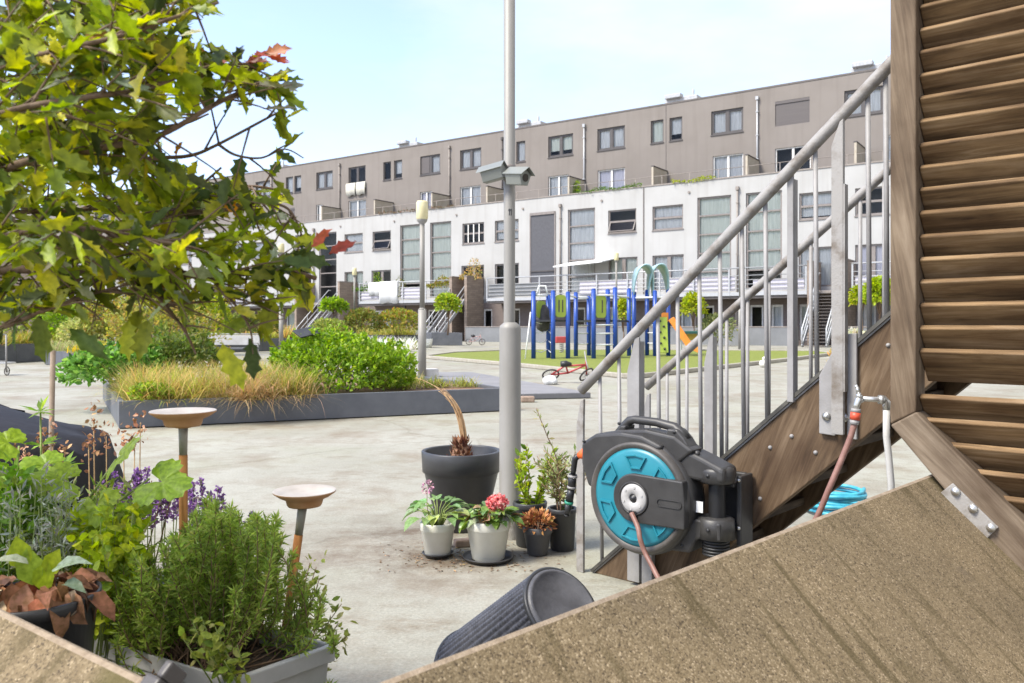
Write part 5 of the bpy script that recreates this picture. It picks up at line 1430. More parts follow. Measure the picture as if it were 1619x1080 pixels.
E2 = Vector((-.8009, .5988, 0)); V2 = Vector((-.441, -.590, -.676)).normalized()
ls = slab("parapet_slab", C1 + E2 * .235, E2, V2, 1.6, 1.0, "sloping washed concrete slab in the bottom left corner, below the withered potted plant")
b = MB(); b.span(-.035, -.002, -.006, .10, -.03, .006); b.span(-.0349, -.02, -.03, -.0062, -.03, .006); o = b.build("end_bracket", M['frame_dark'], ls, bevel=.004)
b = MB(); b.tube([(-.05, .03, -.012), (-.0352, .03, -.012)], .012, 10); b.build("bolt", M['galv'], ls)

# ------------------------------------------------------------------ standpipe tap
tapY = 2.86
e = empty("garden_tap", W(1403.5, HOR, tapY) - Vector((0, 0, CAM_H)), 0, "chrome garden tap on a white standpipe with a red hose coupling, beside the timber post", "tap")
def L(x, y, Y=tapY): return W(x, y, Y) - e.location
b = MB(); b.tube([(0.02, 0, 0), L(1409, 765), L(1405, 720), L(1401.5, 690), L(1401.5, 640)], .0115, 12); b.build("standpipe", M['pipe'], e)
b = MB(); b.tube([L(1401.5, 648), L(1401.5, 636), L(1398, 632), L(1385, 631.5), L(1362, 630.5)], [.012, .014, .0145, .009, .009], 12); b.tube([L(1389, 631.7), L(1398, 632)], .0155, 8)
b.tube([L(1363, 630.4), L(1357, 633), L(1354, 641), L(1353.5, 648)], [.013, .013, .0105, .0105], 10); b.tube([L(1360, 630), L(1357, 622)], [.012, .009], 8); b.tube([L(1357, 622), L(1355.5, 612)], .006, 8); b.tube([L(1353, 609), L(1358, 617)], .0055, 8); b.build("tap_body", M['brass'], e)
b = MB(); b.tube([L(1353.5, 646), L(1353, 652)], .016, 12); b.tube([L(1351.5, 664), L(1350.5, 671)], .0155, 12); b.build("coupling_collar", M['galv'], e)
b = MB(); b.tube([L(1353, 652.2), L(1351.5, 663.8)], .017, 12); b.build("coupling", M['redcon'], e)

# ------------------------------------------------------------------ hose reel
rc_s, rc_z = ST(1005, 787, -.28)
rc = SORG + SU * rc_s - SV * .28 + Vector((0, 0, rc_z))
reel = empty("hose_reel", rc, SROT + R(2), "charcoal and turquoise wall mounted garden hose reel on the stair stringer", "hose reel")
b = MB(); b.lathe([(.205, .012), (.222, -.004), (.232, .004), (.240, .02), (.240, .03)], 64, (0, 0, 0), 'y'); b.build("rim", M['reel_lip'], reel)
b = MB(); b.lathe([(.239, .026), (.246, .032), (.250, .06), (.250, .12), (.243, .15), (.20, .172), (.06, .18), (0, .18)], 64, (0, 0, 0), 'y')
shell = b.build("shell", M['reel'], reel)
b = MB(); b.lathe([(.0, .001), (.10, .001), (.19, .0), (.207, .008), (.21, .02)], 64, (0, 0, 0), 'y'); disc = b.build("disc", M['teal'], reel)
for a in (90, 148, 36, 206, 264, 322):
    b = MB()
    t0, t1 = R(a - 17), R(a + 17); r0, r1 = .125, .182
    if a == 36: t0, t1 = R(28), R(52); 
    if a == 322: t0, t1 = R(306), R(331)
    q = [(r0 * math.cos(t0 + (t1 - t0) * .18), 0, r0 * math.sin(t0 + (t1 - t0) * .18)), (r1 * math.cos(t0), 0, r1 * math.sin(t0)), (r1 * 1.0 * math.cos((t0 + t1) / 2), 0, r1 * 1.0 * math.sin((t0 + t1) / 2)), (r1 * math.cos(t1), 0, r1 * math.sin(t1)), (r0 * math.cos(t1 - (t1 - t0) * .18), 0, r0 * math.sin(t1 - (t1 - t0) * .18))]
    n_ = len(q)
    c_ = Vector((sum(p[0] for p in q) / n_, 0, sum(p[2] for p in q) / n_))
    outer_ = [Vector(p) for p in q]; inner_ = [c_ + (p - c_) * .80 for p in outer_]
    top_ = [p + Vector((0, -.009, 0)) for p in outer_]; top_i = [p + Vector((0, -.009, 0)) for p in inner_]; bot_i = [c_ + (p - c_) * .94 + Vector((0, -.0012, 0)) for p in inner_]
    vs_ = outer_ + top_ + top_i + bot_i; fs = []
    for i in range(n_):
        j = (i + 1) % n_
        fs += [(i, j, n_ + j, n_ + i), (n_ + i, n_ + j, 2 * n_ + j, 2 * n_ + i), (2 * n_ + i, 2 * n_ + j, 3 * n_ + j, 3 * n_ + i)]
    fs.append(tuple(range(3 * n_, 4 * n_)))
    b.add(vs_, fs)
    b.build("raised_rib", M['teal'], disc)
b = MB(); prof = []
for i in range(17): t = R(90 + 180 * i / 16); prof.append((.103 * math.cos(t), -.016, .103 * math.sin(t)))
b.prism(prof + [(.236, -.016, -.097), (.238, -.016, 0), (.228, -.016, .097)], (0, .045, 0)); arm = b.build("hub_arm", M['reel'], reel, bevel=.006)
b = MB(); b.lathe([(.066, -.0165), (.072, -.0195), (.066, -.0225), (.062, -.0165)], 40, (0, 0, 0), 'y')
prof = []
for i in range(9): t = R(90 + 180 * i / 8); prof.append(Vector((.125 + .016 * math.cos(t), -.0165, .016 * math.sin(t))))
for i in range(9): t = R(-90 + 180 * i / 8); prof.append(Vector((.21 + .016 * math.cos(t), -.0165, .016 * math.sin(t))))
c_ = Vector((.1675, -.0165, 0)); n_ = len(prof)
inn = [p + (c_ - p).normalized() * .005 for p in prof]; up2 = [p + Vector((0, -.004, 0)) for p in prof]; inn2 = [p + Vector((0, -.004, 0)) for p in inn]
b.add(prof + up2 + inn2 + inn, [(i, (i + 1) % n_, n_ + (i + 1) % n_, n_ + i) for i in range(n_)] + [(n_ + i, n_ + (i + 1) % n_, 2 * n_ + (i + 1) % n_, 2 * n_ + i) for i in range(n_)] + [(2 * n_ + i, 2 * n_ + (i + 1) % n_, 3 * n_ + (i + 1) % n_, 3 * n_ + i) for i in range(n_)])
b.build("arm_ridge", M['reel'], arm)
b = MB(); b.lathe([(.062, -.017), (.058, -.023), (.02, -.024), (.018, -.018)], 36, (0, 0, 0), 'y')
for i in range(6):
    t = R(60 * i + 20); b.box((.046 * math.cos(t), -.0245, .046 * math.sin(t)), (.008, .003, .008), 0)
hub = b.build("hub", M['hub'], reel)
b = MB(); b.lathe([(.0, -.03), (.008, -.03), (.012, -.022), (.019, -.0185)], 16, (0, 0, 0), 'y'); b.build("hub_bolt", M['black'], hub)
b = MB(); b.span(-.02, .018, -.0235, -.0165, -.095, -.052); b.build("hose_slot", M['black'], arm)
# shoulder with hose outlet
b = MB(); b.prism([(-.288, .008, .115), (-.255, .008, .02), (-.21, .008, .0), (-.10, .008, .12), (.06, .008, .15), (.12, .008, .225), (.02, .008, .262), (-.08, .008, .268), (-.215, .008, .250), (-.288, .008, .205)], (0, .14, 0))
b.build("outlet_shoulder", M['reel'], reel, bevel=.014, seg=3)
b = MB(); b.prism([(-.21, .04, .245), (-.12, .04, .272), (.02, .04, .285), (.16, .04, .268), (.245, .04, .215), (.18, .04, .16), (-.15, .04, .16)], (0, .10, 0)); b.build("top_ridge", M['reel'], reel, bevel=.012, seg=3)
b = MB()
pa = [(-.135, .09, .25), (-.105, .09, .29), (-.085, .09, .312), (-.06, .09, .318), (.05, .09, .314), (.135, .09, .30), (.165, .09, .28), (.185, .09, .25)]
b.tube(pa, [.026, .022, .020, .0185, .0185, .020, .022, .027], 10); hd = b.build("handle", M['reel'], reel)
b = MB(); b.prism([(.105, .05, .26), (.225, .05, .225), (.20, .05, .262), (.165, .05, .296), (.12, .05, .296)], (0, .08, 0)); b.prism([(-.15, .05, .25), (-.09, .05, .25), (-.08, .05, .293), (-.11, .05, .293)], (0, .08, 0)); b.build("handle_foot", M['reel'], reel, bevel=.008)
# pivot arms, caps, shaft and wall plate
b = MB(); b.prism([(.08, .05, .245), (.17, .05, .228), (.28, .05, .19), (.375, .05, .152), (.375, .05, .098), (.26, .05, .094), (.15, .05, .10)], (0, .13, 0)); b.build("upper_arm", M['reel'], reel, bevel=.016, seg=3)
b = MB(); b.lathe([(0, .150), (.05, .149), (.066, .142), (.072, .13), (.072, .088), (.06, .08), (0, .08)], 28, (.315, .115, .006)); b.lathe([(.008, .15), (.008, .165), (.012, .17), (.009, .184), (0, .184)], 10, (.25, .07, .03)); b.build("upper_cap", M['reel'], reel)
b = MB(); b.prism([(.12, .05, -.21), (.225, .05, -.205), (.255, .05, -.142), (.36, .05, -.138), (.36, .05, -.062), (.25, .05, -.060), (.205, .05, -.10), (.14, .05, -.11)], (0, .13, 0)); b.build("lower_arm", M['reel'], reel, bevel=.010)
b = MB(); b.lathe([(0, -.052), (.06, -.052), (.074, -.060), (.076, -.138), (0, -.138)], 28, (.31, .115, 0)); b.build("lower_cap", M['reel'], reel)
b = MB()
for i in range(5): b.lathe([(.052, -.158 - .013 * i), (.056, -.160 - .013 * i), (.056, -.165 - .013 * i), (.052, -.168 - .013 * i)], 20, (.31, .115, .012))
b.lathe([(0.05, -.138), (.05, -.20), (0, -.20)], 20, (.31, .115, 0)); b.build("pivot_bush", M['black'], reel)
b = MB(); b.lathe([(.034, -.06), (.034, .082)], 18, (.315, .115, 0)); b.span(.20, .225, .06, .16, -.11, .09); b.build("pivot_shaft", M['black'], reel)
b = MB(); b.span(.372, .394, .17, .285, -.175, .112); b.span(.25, .3715, .262, .285, -.175, .112); wp = b.build("wall_plate", M['reel'], reel, bevel=.006)
b = MB(); b.span(.29, .3715, .15, .262, .066, .084); b.span(.29, .3715, .15, .262, -.118, -.100); b.build("plate_flange", M['reel'], reel, bevel=.005)
b = MB()
for z in (.095, -.10): b.lathe([(0, -.005), (.006, -.004), (.008, .002)], 10, (.383, .1692, z), 'y')
b.build("bolt", M['brass'], wp)
b = MB()
for x, z, y in ((-.272, .213, .006), (.31, .122, .04), (.315, -.095, .032), (.19, -.18, .048), (-.115, .30, .048), (.155, .285, .048)): b.lathe([(0, -.001), (.007, -.001), (.0075, .004)], 10, (x, y, z), 'y')
b.build("screw_hole", M['black'], reel)
b = MB(); b.box((.262, .062, -.012), (.034, .002, .045)); b.build("sticker", M['white'], reel)
b = MB(); b.tube([(-.275, .06, .155), (-.300, .05, .150), (-.33, .05, .138)], [.034, .026, .014], 14); b.build("outlet_cone", M['orange'], reel)
# spray lance hanging from the outlet
e = empty("hose_nozzle", rc, SROT + R(2), "black hose nozzle with a green ring hanging from the orange outlet of the reel", "hose nozzle")
b = MB(); b.tube([(-.33, .05, .140), (-.352, .05, .12), (-.360, .05, .07), (-.363, .05, .05)], [.013, .014, .013, .012], 12); b.tube([(-.363, .05, .05), (-.372, .05, -.02)], .019, 12); b.tube([(-.372, .05, -.02), (-.384, .05, -.075)], [.016, .018], 12); b.build("grip", M['black'], e)
b = MB(); b.tube([(-.3842, .05, -.0755), (-.387, .05, -.087)], .0205, 14); b.build("ring", plain("green_ring", (.03, .25, .16), .5), e)
b = MB(); b.tube([(-.387, .05, -.0872), (-.396, .05, -.14)], [.018, .011], 12); b.tube([(-.396, .05, -.14), (-.397, .05, -.146)], [.013, .012], 12); b.build("tip", M['black'], e)
b = MB(); b.tube([(-.3635, .05, .046), (-.365, .05, .036)], .0215, 12); b.tube([(-.3700, .05, -.005), (-.3715, .05, -.015)], .021, 12); b.build("collar", M['galv'], e)
# supply hose from hub, behind the slab, up to the tap
r0 = rc + SV * 0
hub_pt = rc + Vector((0, 0, -.06)) - SV * .03
hp_ = [hub_pt, W(1009, 835, 3.40), W(1012, 852, 3.38), W(1019, 872, 3.37), W(1030, 893, 3.33), W(1048, 925, 3.25), W(1090, 975, 3.05), W(1160, 985, 2.95), W(1240, 910, 2.9), W(1288, 825, 2.87), W(1312, 770, 2.86), W(1330, 728, 2.86), W(1343, 696, 2.86), W(1350, 673, 2.86), W(1350.6, 668, 2.86)]
def smooth(pts, k=6):
    out = []; n_ = len(pts)
    for i in range(n_ - 1):
        p0, p1, p2, p3 = pts[max(i - 1, 0)], pts[i], pts[i + 1], pts[min(i + 2, n_ - 1)]
        for j in range(k):
            t = j / k; out.append(.5 * ((2 * p1) + (p2 - p0) * t + (2 * p0 - 5 * p1 + 4 * p2 - p3) * t * t + (3 * p1 - p0 - 3 * p2 + p3) * t ** 3))
    out.append(pts[-1]); return out
b = MB(); b.tube(smooth(hp_), .0105, 12); o = b.build("garden_hose", M['hose'])
tag(o, "brown garden hose running from the reel hub behind the slab up to the tap", "hose")
e = empty("hose_coil", G(1322, 812), 0, "turquoise hose coil lying on the deck under the stair, left of the standpipe", "hose coil")
rg = random.Random(9); b = MB(); pts = []
for i in range(7 * 26):
    t = i / 26 * 2 * math.pi; q = i / 26
    pts.append(Vector(((.19 - .012 * (q % 2.5) + .008 * math.sin(3 * t + q)) * math.cos(t), (.19 - .012 * (q % 2.5)) * math.sin(t), .015 + .021 * q + .006 * math.sin(2 * t + q * 2))))
b.tube(pts, .0125, 8); b.build("coil", M['hose_blue'], e)

# ------------------------------------------------------------------ near lamp post with two cameras and the number 11
PY = FPX * CAM_H / (850 - HOR); ppos = W(806.5, HOR, PY); ppos.z = 0
e = empty("lamp_post", ppos, 0, "tall grey lamp post numbered 11 with two camera boxes, standing beside the big dark pot", "lamp post")
zs_ = CAM_H + (HOR - 513) / FPX * PY
b = MB(); b.lathe([(.0612, 0), (.0618, .17), (.0612, .171), (.0612, zs_ - .025), (.058, zs_ - .008), (.034, zs_ + .012)], 40); b.build("post_foot", M['pole'], e)
b = MB(); b.lathe([(.0632, 0.0), (.0632, .16), (.0622, .165)], 40); b.build("foot_sleeve", M['pole_dirt'], e)
b = MB(); b.lathe([(.0325, zs_ + .0), (.0325, 4.6), (0, 4.6)], 32, (-.004, 0, 0)); b.build("pole", M['pole'], e)
b = MB(); b.lathe([(.07, 4.5), (.12, 4.56), (.13, 4.9), (.1, 4.98), (0, 5.0)], 24, (-.004, 0, 0)); b.build("lantern", M['lantern'], e)
zc = CAM_H + (HOR - 283) / FPX * PY
b = MB(); b.lathe([(.0327, zc + .055), (.036, zc + .058), (.036, zc + .075), (.0327, zc + .078)], 28, (-.004, 0, 0)); b.lathe([(.0327, zc - .015), (.035, zc - .012), (.035, zc + .0), (.0327, zc + .003)], 28, (-.004, 0, 0)); b.build("clamp_band", M['frame_grey'], e)
def cam_box(c, d, ln, name):
    d = Vector(d).normalized(); sd_ = d.cross(Vector((0, 0, 1))).normalized(); up_ = sd_.cross(d).normalized(); c = Vector(c)
    sec = [(-.024, -.042), (.024, -.042), (.042, .018), (0, .05), (-.042, .018)]
    P = lambda q, t, k=1.0: c + sd_ * q[0] * k + up_ * q[1] * k + d * t
    b = MB(); b.prism([P(q, 0) for q in sec], d * ln); o = b.build(name, M['cam_box'], e, bevel=.004)
    roof = [(-.049, .014), (0, .055), (.049, .014), (.049, .019), (0, .060), (-.049, .019)]
    b = MB(); b.prism([P(q, -.012) for q in roof], d * (ln + .035)); b.build("camera_hood", M['cam_box'], o, bevel=.0015)
    b = MB(); n_ = 18
    ring = [c + d * (ln + .0015) + sd_ * .020 * math.cos(2 * math.pi * i / n_) + up_ * (.022 * math.sin(2 * math.pi * i / n_)) for i in range(n_)]
    b.prism(ring, d * .002); b.build("lens", M['lens'], o)
    return o
cam_box((.0, -.075, zc - .005), (.62, -.72, -.14), .13, "camera_box")
cam_box((-.035, -.06, zc + .035), (-.86, .42, -.16), .13, "camera_box")
b = MB(); b.tube([(-.004, -.03, zc - .006), (.01, -.085, zc - .006)], .012, 8); b.tube([(-.03, -.01, zc + .03), (-.055, -.05, zc + .03)], .012, 8); b.build("camera_bracket", M['black'], e)
zn = CAM_H + (HOR - 336.5) / FPX * PY
b = MB()
for ang in (-.06, .26):
    def cy(a, z, r=.0335): return (-.004 + r * math.sin(a), -r * math.cos(a), z)
    def stroke(a0, a1, z0, z1): b.hexa([cy(a0, z0, .0326), cy(a1, z0, .0326), cy(a1, z0), cy(a0, z0), cy(a0, z1, .0326), cy(a1, z1, .0326), cy(a1, z1), cy(a0, z1)])
    stroke(ang, ang + .13, zn - .0185, zn + .0185)
    b.hexa([cy(ang - .12, zn + .006, .0326), cy(ang - .0005, zn + .011, .0326), cy(ang - .0005, zn + .011), cy(ang - .12, zn + .006), cy(ang - .12, zn + .012, .0326), cy(ang - .0005, zn + .0185, .0326), cy(ang - .0005, zn + .0185), cy(ang - .12, zn + .012)])
b.build("number_plate_digits", M['black'], e)
# ------------------------------------------------------------------ pots round the lamp post
def pot(name, x, ybase, dia, h, mat, label, cat="plant pot", group=None, lip=.22, taper=.72, saucer=None, z0=0.0, rimt=.012, Y=None, fill='soil'):
    Y = Y or FPX * CAM_H / (ybase - HOR)
    p = W(x, HOR, Y); p.z = z0
    e = empty(name, p, 0, label, cat, group)
    r = dia / 2; zb = .008 if saucer else 0.0; lipz = h - h * lip
    b = MB(); rl = r * (taper + (1 - taper) * .86)
    b.lathe([(0, zb), (r * taper - .006, zb), (r * taper, zb + .006), (rl - .004, lipz - .004), (rl, lipz), (r * .975, lipz + .003), (r, h - .004), (r - .003, h), (r - rimt, h), (r - rimt - .002, h - .006), (rl - rimt, lipz), (rl - rimt - .004, h * .72)], 44)
    b.build("pot_body", M[mat], e)
    b = MB(); b.lathe([(0, h * .83), (r * .5, h * .835), (r - rimt - .003, h * .82)], 24); b.build("soil", M[fill], e)
    if saucer:
        b = MB(); s = saucer / 2; b.lathe([(0, .003), (s - .02, .003), (s - .004, .02), (s, .024), (s - .005, .027), (s - .022, .008), (0, .007)], 40); b.build("saucer", M['pot_dark'], e)
    return e, h * .83
def leaves_on(parent, name, tmpl, pos, ax, nr, ln, wd, pal, mat='leaf_waxy', jit=0.0, j=.15):
    return leafmesh(name, tmpl, pos, ax, nr, ln, wd, pick(pal, len(pos), j), M[mat], parent, jit=jit)
def stems(parent, name, paths, r, mat):
    b = MB()
    for p in paths: b.tube(p, [r * (1 - .5 * i / (len(p) - 1)) for i in range(len(p))], 6)
    return b.build(name, M[mat] if isinstance(mat, str) else mat, parent)
M['stem_green'] = plain("green_stalk", (.16, .22, .04), .6, c2=(.25, .30, .08), scale=30)
M['stem_dry'] = plain("dry_stalk", (.30, .18, .08), .8, c2=(.46, .31, .16), scale=30)
M['stem_brown'] = plain("brown_stalk", (.16, .09, .05), .8, c2=(.26, .17, .10), scale=30)

# big dark pot with a dead palm
e, zt = pot("big_plant_pot", 729.5, 0, .475, .462, 'pot_dark', "big dark grey pot holding a dead palm stump, left of the near lamp post", taper=.60, lip=.27, rimt=.022, Y=4.9)
palm = empty("dead_palm", e.location + Vector((.0, -.02, zt)), 0, "dried palm stump with one bent straw frond in the big dark pot", "palm")
rg = random.Random(4)
b = MB(); b.lathe([(0.058, -.02), (.062, .03), (.05, .09), (.03, .13), (.012, .16)], 14); b.build("trunk", plain("palm_fibre", (.13, .06, .035), .95, c2=(.30, .17, .10), scale=45, bump=1, bscale=90), palm)
n_ = 120; a = rng.uniform(0, 6.28, n_); z = rng.uniform(0, .13, n_); r_ = .058 - .25 * z
leaves_on(palm, "leaf_base", T_LENS, np.stack([r_ * np.cos(a), r_ * np.sin(a), z], -1), np.stack([.55 * np.cos(a), .55 * np.sin(a), np.ones(n_)], -1) + rng.normal(0, .2, (n_, 3)), np.stack([np.cos(a), np.sin(a), 0 * a + .2], -1), .055, .02, [(3, (.20, .085, .05)), (2, (.33, .18, .10)), (1, (.10, .045, .03))], 'dry')
b = MB()
fr = palm.location
def fw(x, y, Y=4.88): return W(x, y, Y) - fr
mid_ = smooth([fw(734, 712), fw(733, 690), fw(727, 660), fw(718, 640), fw(705, 624), fw(690, 615), fw(672, 609)], 5)
for k in range(26):
    o_ = Vector((rg.gauss(0, .014), rg.gauss(0, .02), rg.gauss(0, .010))); cut = rg.randint(12, len(mid_) - 1)
    fan = Vector((rg.gauss(0, .02), rg.gauss(0, .05), rg.gauss(-.012, .025)))
    p = [q + o_ * (.5 + .7 * i / 30) + fan * (i / 30) ** 2 for i, q in enumerate(mid_[:cut])]
    b.tube(p, [.0042 * (1 - .7 * i / len(p)) for i in range(len(p))], 5)
b.build("dry_frond", plain("dry_frond_straw", (.36, .20, .085), .8, c2=(.55, .37, .20), scale=30, stretch=(1, 1, .3)), palm)

# hosta in a cream pot
e, zt = pot("plant_pot", 692, 880, .186, .182, 'pot_white', "smaller cream pot on a dark saucer, holding the hosta, left one of the two", group="cream pots on saucers", saucer=.165)
hs = empty("hosta", e.location + Vector((0, 0, zt)), 0, "broad leaved green hosta with a mauve flower stalk in the left cream pot", "plant")
rg = random.Random(6); pos, ax, nr, ln, paths = [], [], [], [], []
for k in range(30):
    a = k * 2.4 + rg.uniform(-.3, .3); q = rg.uniform(.25, 1); rr = .04 + .085 * q; zz = .035 + .11 * (1 - q * .75) + rg.uniform(-.01, .02)
    tip = Vector((rr * math.cos(a), rr * math.sin(a) * .9, zz)); paths.append([Vector((.012 * math.cos(a), .012 * math.sin(a), -.01)), tip * .5 + Vector((0, 0, .03)), tip])
    pos.append(tip); ax.append((math.cos(a), math.sin(a), rg.uniform(-.5, .25) + .35 * (1 - q))); nr.append((-.3 * math.cos(a), -.3 * math.sin(a), 1)); ln.append(rg.uniform(.075, .125))
ln = np.array(ln)
stems(hs, "stalk", paths, .004, 'stem_green')
leaves_on(hs, "leaf", T_HOSTA, pos, ax, nr, ln, ln * .62, [(3, (.17, .27, .09)), (3, (.13, .22, .075)), (2, (.24, .33, .15)), (1, (.28, .32, .08))])
fx = Vector((-.035, -.01, .0)); stems(hs, "flower_stalk", [[fx, fx + Vector((-.02, 0, .12)), fx + Vector((-.018, -.01, .215))]], .0025, 'stem_brown')
n_ = 60; q, d = blob(n_, fx + Vector((-.015, -.01, .215)), (.022, .022, .03), .2, .4, 3, False)
leaves_on(hs, "flower", T_OVAL, q, d, rdir(n_), .016, .009, [(3, (.42, .20, .30)), (2, (.55, .36, .42)), (1, (.25, .16, .16))], 'petal')

# pink hydrangea in a cream pot
e, zt = pot("plant_pot", 772, 885.5, .232, .212, 'pot_white', "larger cream pot on a wide black saucer, holding the pink flower", group="cream pots on saucers", saucer=.268)
hy = empty("hydrangea", e.location + Vector((0, 0, zt)), 0, "hydrangea with one coral pink flower head in the right cream pot", "plant")
n_ = 95; a = rng.uniform(0, 6.28, n_); q = rng.uniform(.1, 1, n_) ** .6
p = np.stack([.125 * q * np.cos(a), .10 * q * np.sin(a), .03 + .075 * (1 - q ** 2) * rng.uniform(.3, 1.2, n_)], -1)
ax = np.stack([np.cos(a), np.sin(a), rng.uniform(-.7, .6, n_)], -1); l_ = rng.uniform(.045, .085, n_)
leaves_on(hy, "leaf", T_HOSTA, p, ax, np.stack([-.3 * np.cos(a), -.3 * np.sin(a), np.ones(n_)], -1) + rng.normal(0, .25, (n_, 3)), l_, l_ * .7, [(3, (.14, .24, .05)), (2, (.20, .29, .05)), (2, (.09, .16, .05)), (1.2, (.30, .18, .10)), (1, (.20, .24, .14))])
stems(hy, "stalk", [[Vector((0, 0, -.01)), Vector((.02 * k - .04, .015 * (-1) ** k, .05)), Vector((.045 * k - .09, .02 * (-1) ** k, .085))] for k in range(5)], .004, 'stem_brown')
fc = Vector((.045, -.03, .125)); n_ = 420; q, d = blob(n_, fc, (.047, .047, .034), .08, .8, 9, False)
leaves_on(hy, "flower_head", T_OVAL, q, d * .25 + rdir(n_) * .8, d, .021, .017, [(4, (.62, .16, .16)), (3, (.70, .27, .25)), (1, (.52, .10, .13)), (1, (.72, .45, .40))], 'petal')
n_ = 60; q, d = blob(n_, Vector((.02, -.06, .055)), (.03, .02, .035), .2, .5, 8, False)
leaves_on(hy, "faded_flower", T_OVAL, q, d + rdir(n_) * .6, rdir(n_), .02, .015, [(2, (.55, .30, .16)), (2, (.45, .20, .12)), (1, (.6, .42, .3))], 'petal')

# grey pot with the withered plant, dark tall pot with the willowy shrub, dark pot with the yellow green shrub
e, zt = pot("plant_pot", 850, 876.5, .160, .150, 'pot_grey', "small mid grey pot with a withered orange plant, right of the near lamp post", taper=.66)
wi = empty("withered_plant", e.location + Vector((0, 0, zt)), 0, "withered orange brown plant in the small mid grey pot", "plant")
n_ = 260; q, d = blob(n_, (0, 0, .035), (.078, .078, .055), .3, .3, 2); q[:, 2] = np.maximum(q[:, 2], 0)
leaves_on(wi, "leaf", T_OVAL, q, d + rdir(n_) * .5, rdir(n_), .034, .016, [(3, (.34, .14, .06)), (2, (.45, .22, .09)), (2, (.20, .08, .045)), (1, (.42, .32, .10))], 'dry')
stems(wi, "stalk", [[Vector((0, 0, -.01)), Vector((.05 * math.cos(k * 1.3), .05 * math.sin(k * 1.3), .06))] for k in range(9)], .003, 'stem_brown')
e, zt = pot("plant_pot", 889, 868.5, .160, .225, 'pot_dark', "tall dark grey pot under the green tipped hose nozzle", lip=.1, taper=.80)
ws = empty("willowy_shrub", e.location + Vector((0, 0, zt)), 0, "thin stemmed willowy shrub in the tall dark pot beside the stair newel", "shrub")
rg = random.Random(12); paths, pos, ax, ln = [], [], [], []
def branchlet(p0, d, L_, n_, rad, lv, spread=.35, bend=.06):
    p = [Vector(p0)]; d = Vector(d).normalized()
    for i in range(n_):
        d = (d + Vector((rg.gauss(0, bend), rg.gauss(0, bend), rg.gauss(0, bend)))).normalized(); p.append(p[-1] + d * L_ / n_)
    paths.append(p)
    for i in range(1, len(p)):
        for _ in range(lv):
            t = rg.random(); q = p[i - 1].lerp(p[i], t); a = Vector((rg.gauss(0, 1), rg.gauss(0, 1), rg.gauss(.2, .8))).normalized()
            pos.append(q); ax.append(a * .8 + d * .6)
    return p
for k in range(7):
    a = k * .9; p = branchlet((.015 * math.cos(a), .015 * math.sin(a), -.02), (.28 * math.cos(a), .28 * math.sin(a), 1), .20 + .06 * (k % 3), 5, .004, 0)
    for m_ in range(6):
        q = p[rg.randint(2, 5)]; b2 = rg.uniform(0, 6.28); branchlet(q, (math.cos(b2) * .8, math.sin(b2) * .8, rg.uniform(.3, 1.1)), rg.uniform(.10, .2), 4, .002, 3)
tall = branchlet((0, 0, .15), (-.28, .1, 1), .46, 8, .003, 4, bend=.10)
stems(ws, "stalk", paths, .0042, 'stem_brown')
l_ = rng.uniform(.026, .05, len(pos)); leaves_on(ws, "leaf", T_LENS, pos, ax, rdir(len(pos)), l_, l_ * .34, [(3, (.22, .26, .09)), (3, (.30, .33, .15)), (2, (.36, .32, .14)), (1, (.14, .18, .05))], 'leaf_shrub')
e, zt = pot("plant_pot", 838, 862, .190, .24, 'pot_dark', "dark pot with the yellow green shrub, behind the small mid grey pot", lip=.12, taper=.8)
ys = empty("yellow_green_shrub", e.location + Vector((0, 0, zt)), 0, "upright yellow green shrub directly right of the near lamp post", "shrub")
paths, pos, ax = [], [], []
for k in range(10):
    a = k * 2.1; branchlet((.02 * math.cos(a), .02 * math.sin(a), -.02), (.22 * math.cos(a), .22 * math.sin(a), 1), rg.uniform(.24, .38), 7, .003, 5)
stems(ys, "stalk", paths, .0038, 'stem_brown')
l_ = rng.uniform(.03, .055, len(pos)); leaves_on(ys, "leaf", T_OVAL, pos, ax, rdir(len(pos)), l_, l_ * .42, [(3, (.33, .40, .035)), (3, (.25, .34, .035)), (1, (.15, .22, .03))], 'leaf_shrub')
# bricks and litter round the foot
for x, y, rz, lab in ((731, 864, .3, "brown stone on the deck between the two cream pots"), (834, 636, .1, "flat brown stone by the grey platform, right of the lamp post")):
    s_ = 1.0 if y > 700 else 2.4; p = G(x, y); b = MB(); b.box((0, 0, .02 * s_), (.09 * s_, .06 * s_, .04 * s_), 0); o = b.build("stone", M['stone'], bevel=.008 * s_); o.location = p; o.rotation_euler = (0, 0, rz); tag(o, lab, "stone")
n_ = 420; cx_ = np.array([tuple(G(rg.gauss(745, 60), min(905, max(835, rg.gauss(880, 14))))) for _ in range(n_)]); cx_[:, 2] = rng.uniform(.002, .006, n_)
o = leafmesh("leaf_litter", T_OVAL, cx_, rdir(n_) * np.array([1, 1, .1]), np.array([0, 0, 1.0]) + rng.normal(0, .2, (n_, 3)), rng.uniform(.008, .026, n_), rng.uniform(.004, .012, n_), pick([(3, (.16, .10, .06)), (2, (.28, .19, .11)), (1, (.07, .05, .03))], n_), M['dry'])
tag(o, "crumbs of dead leaf round the feet of the cream pots", "litter", kind="stuff")

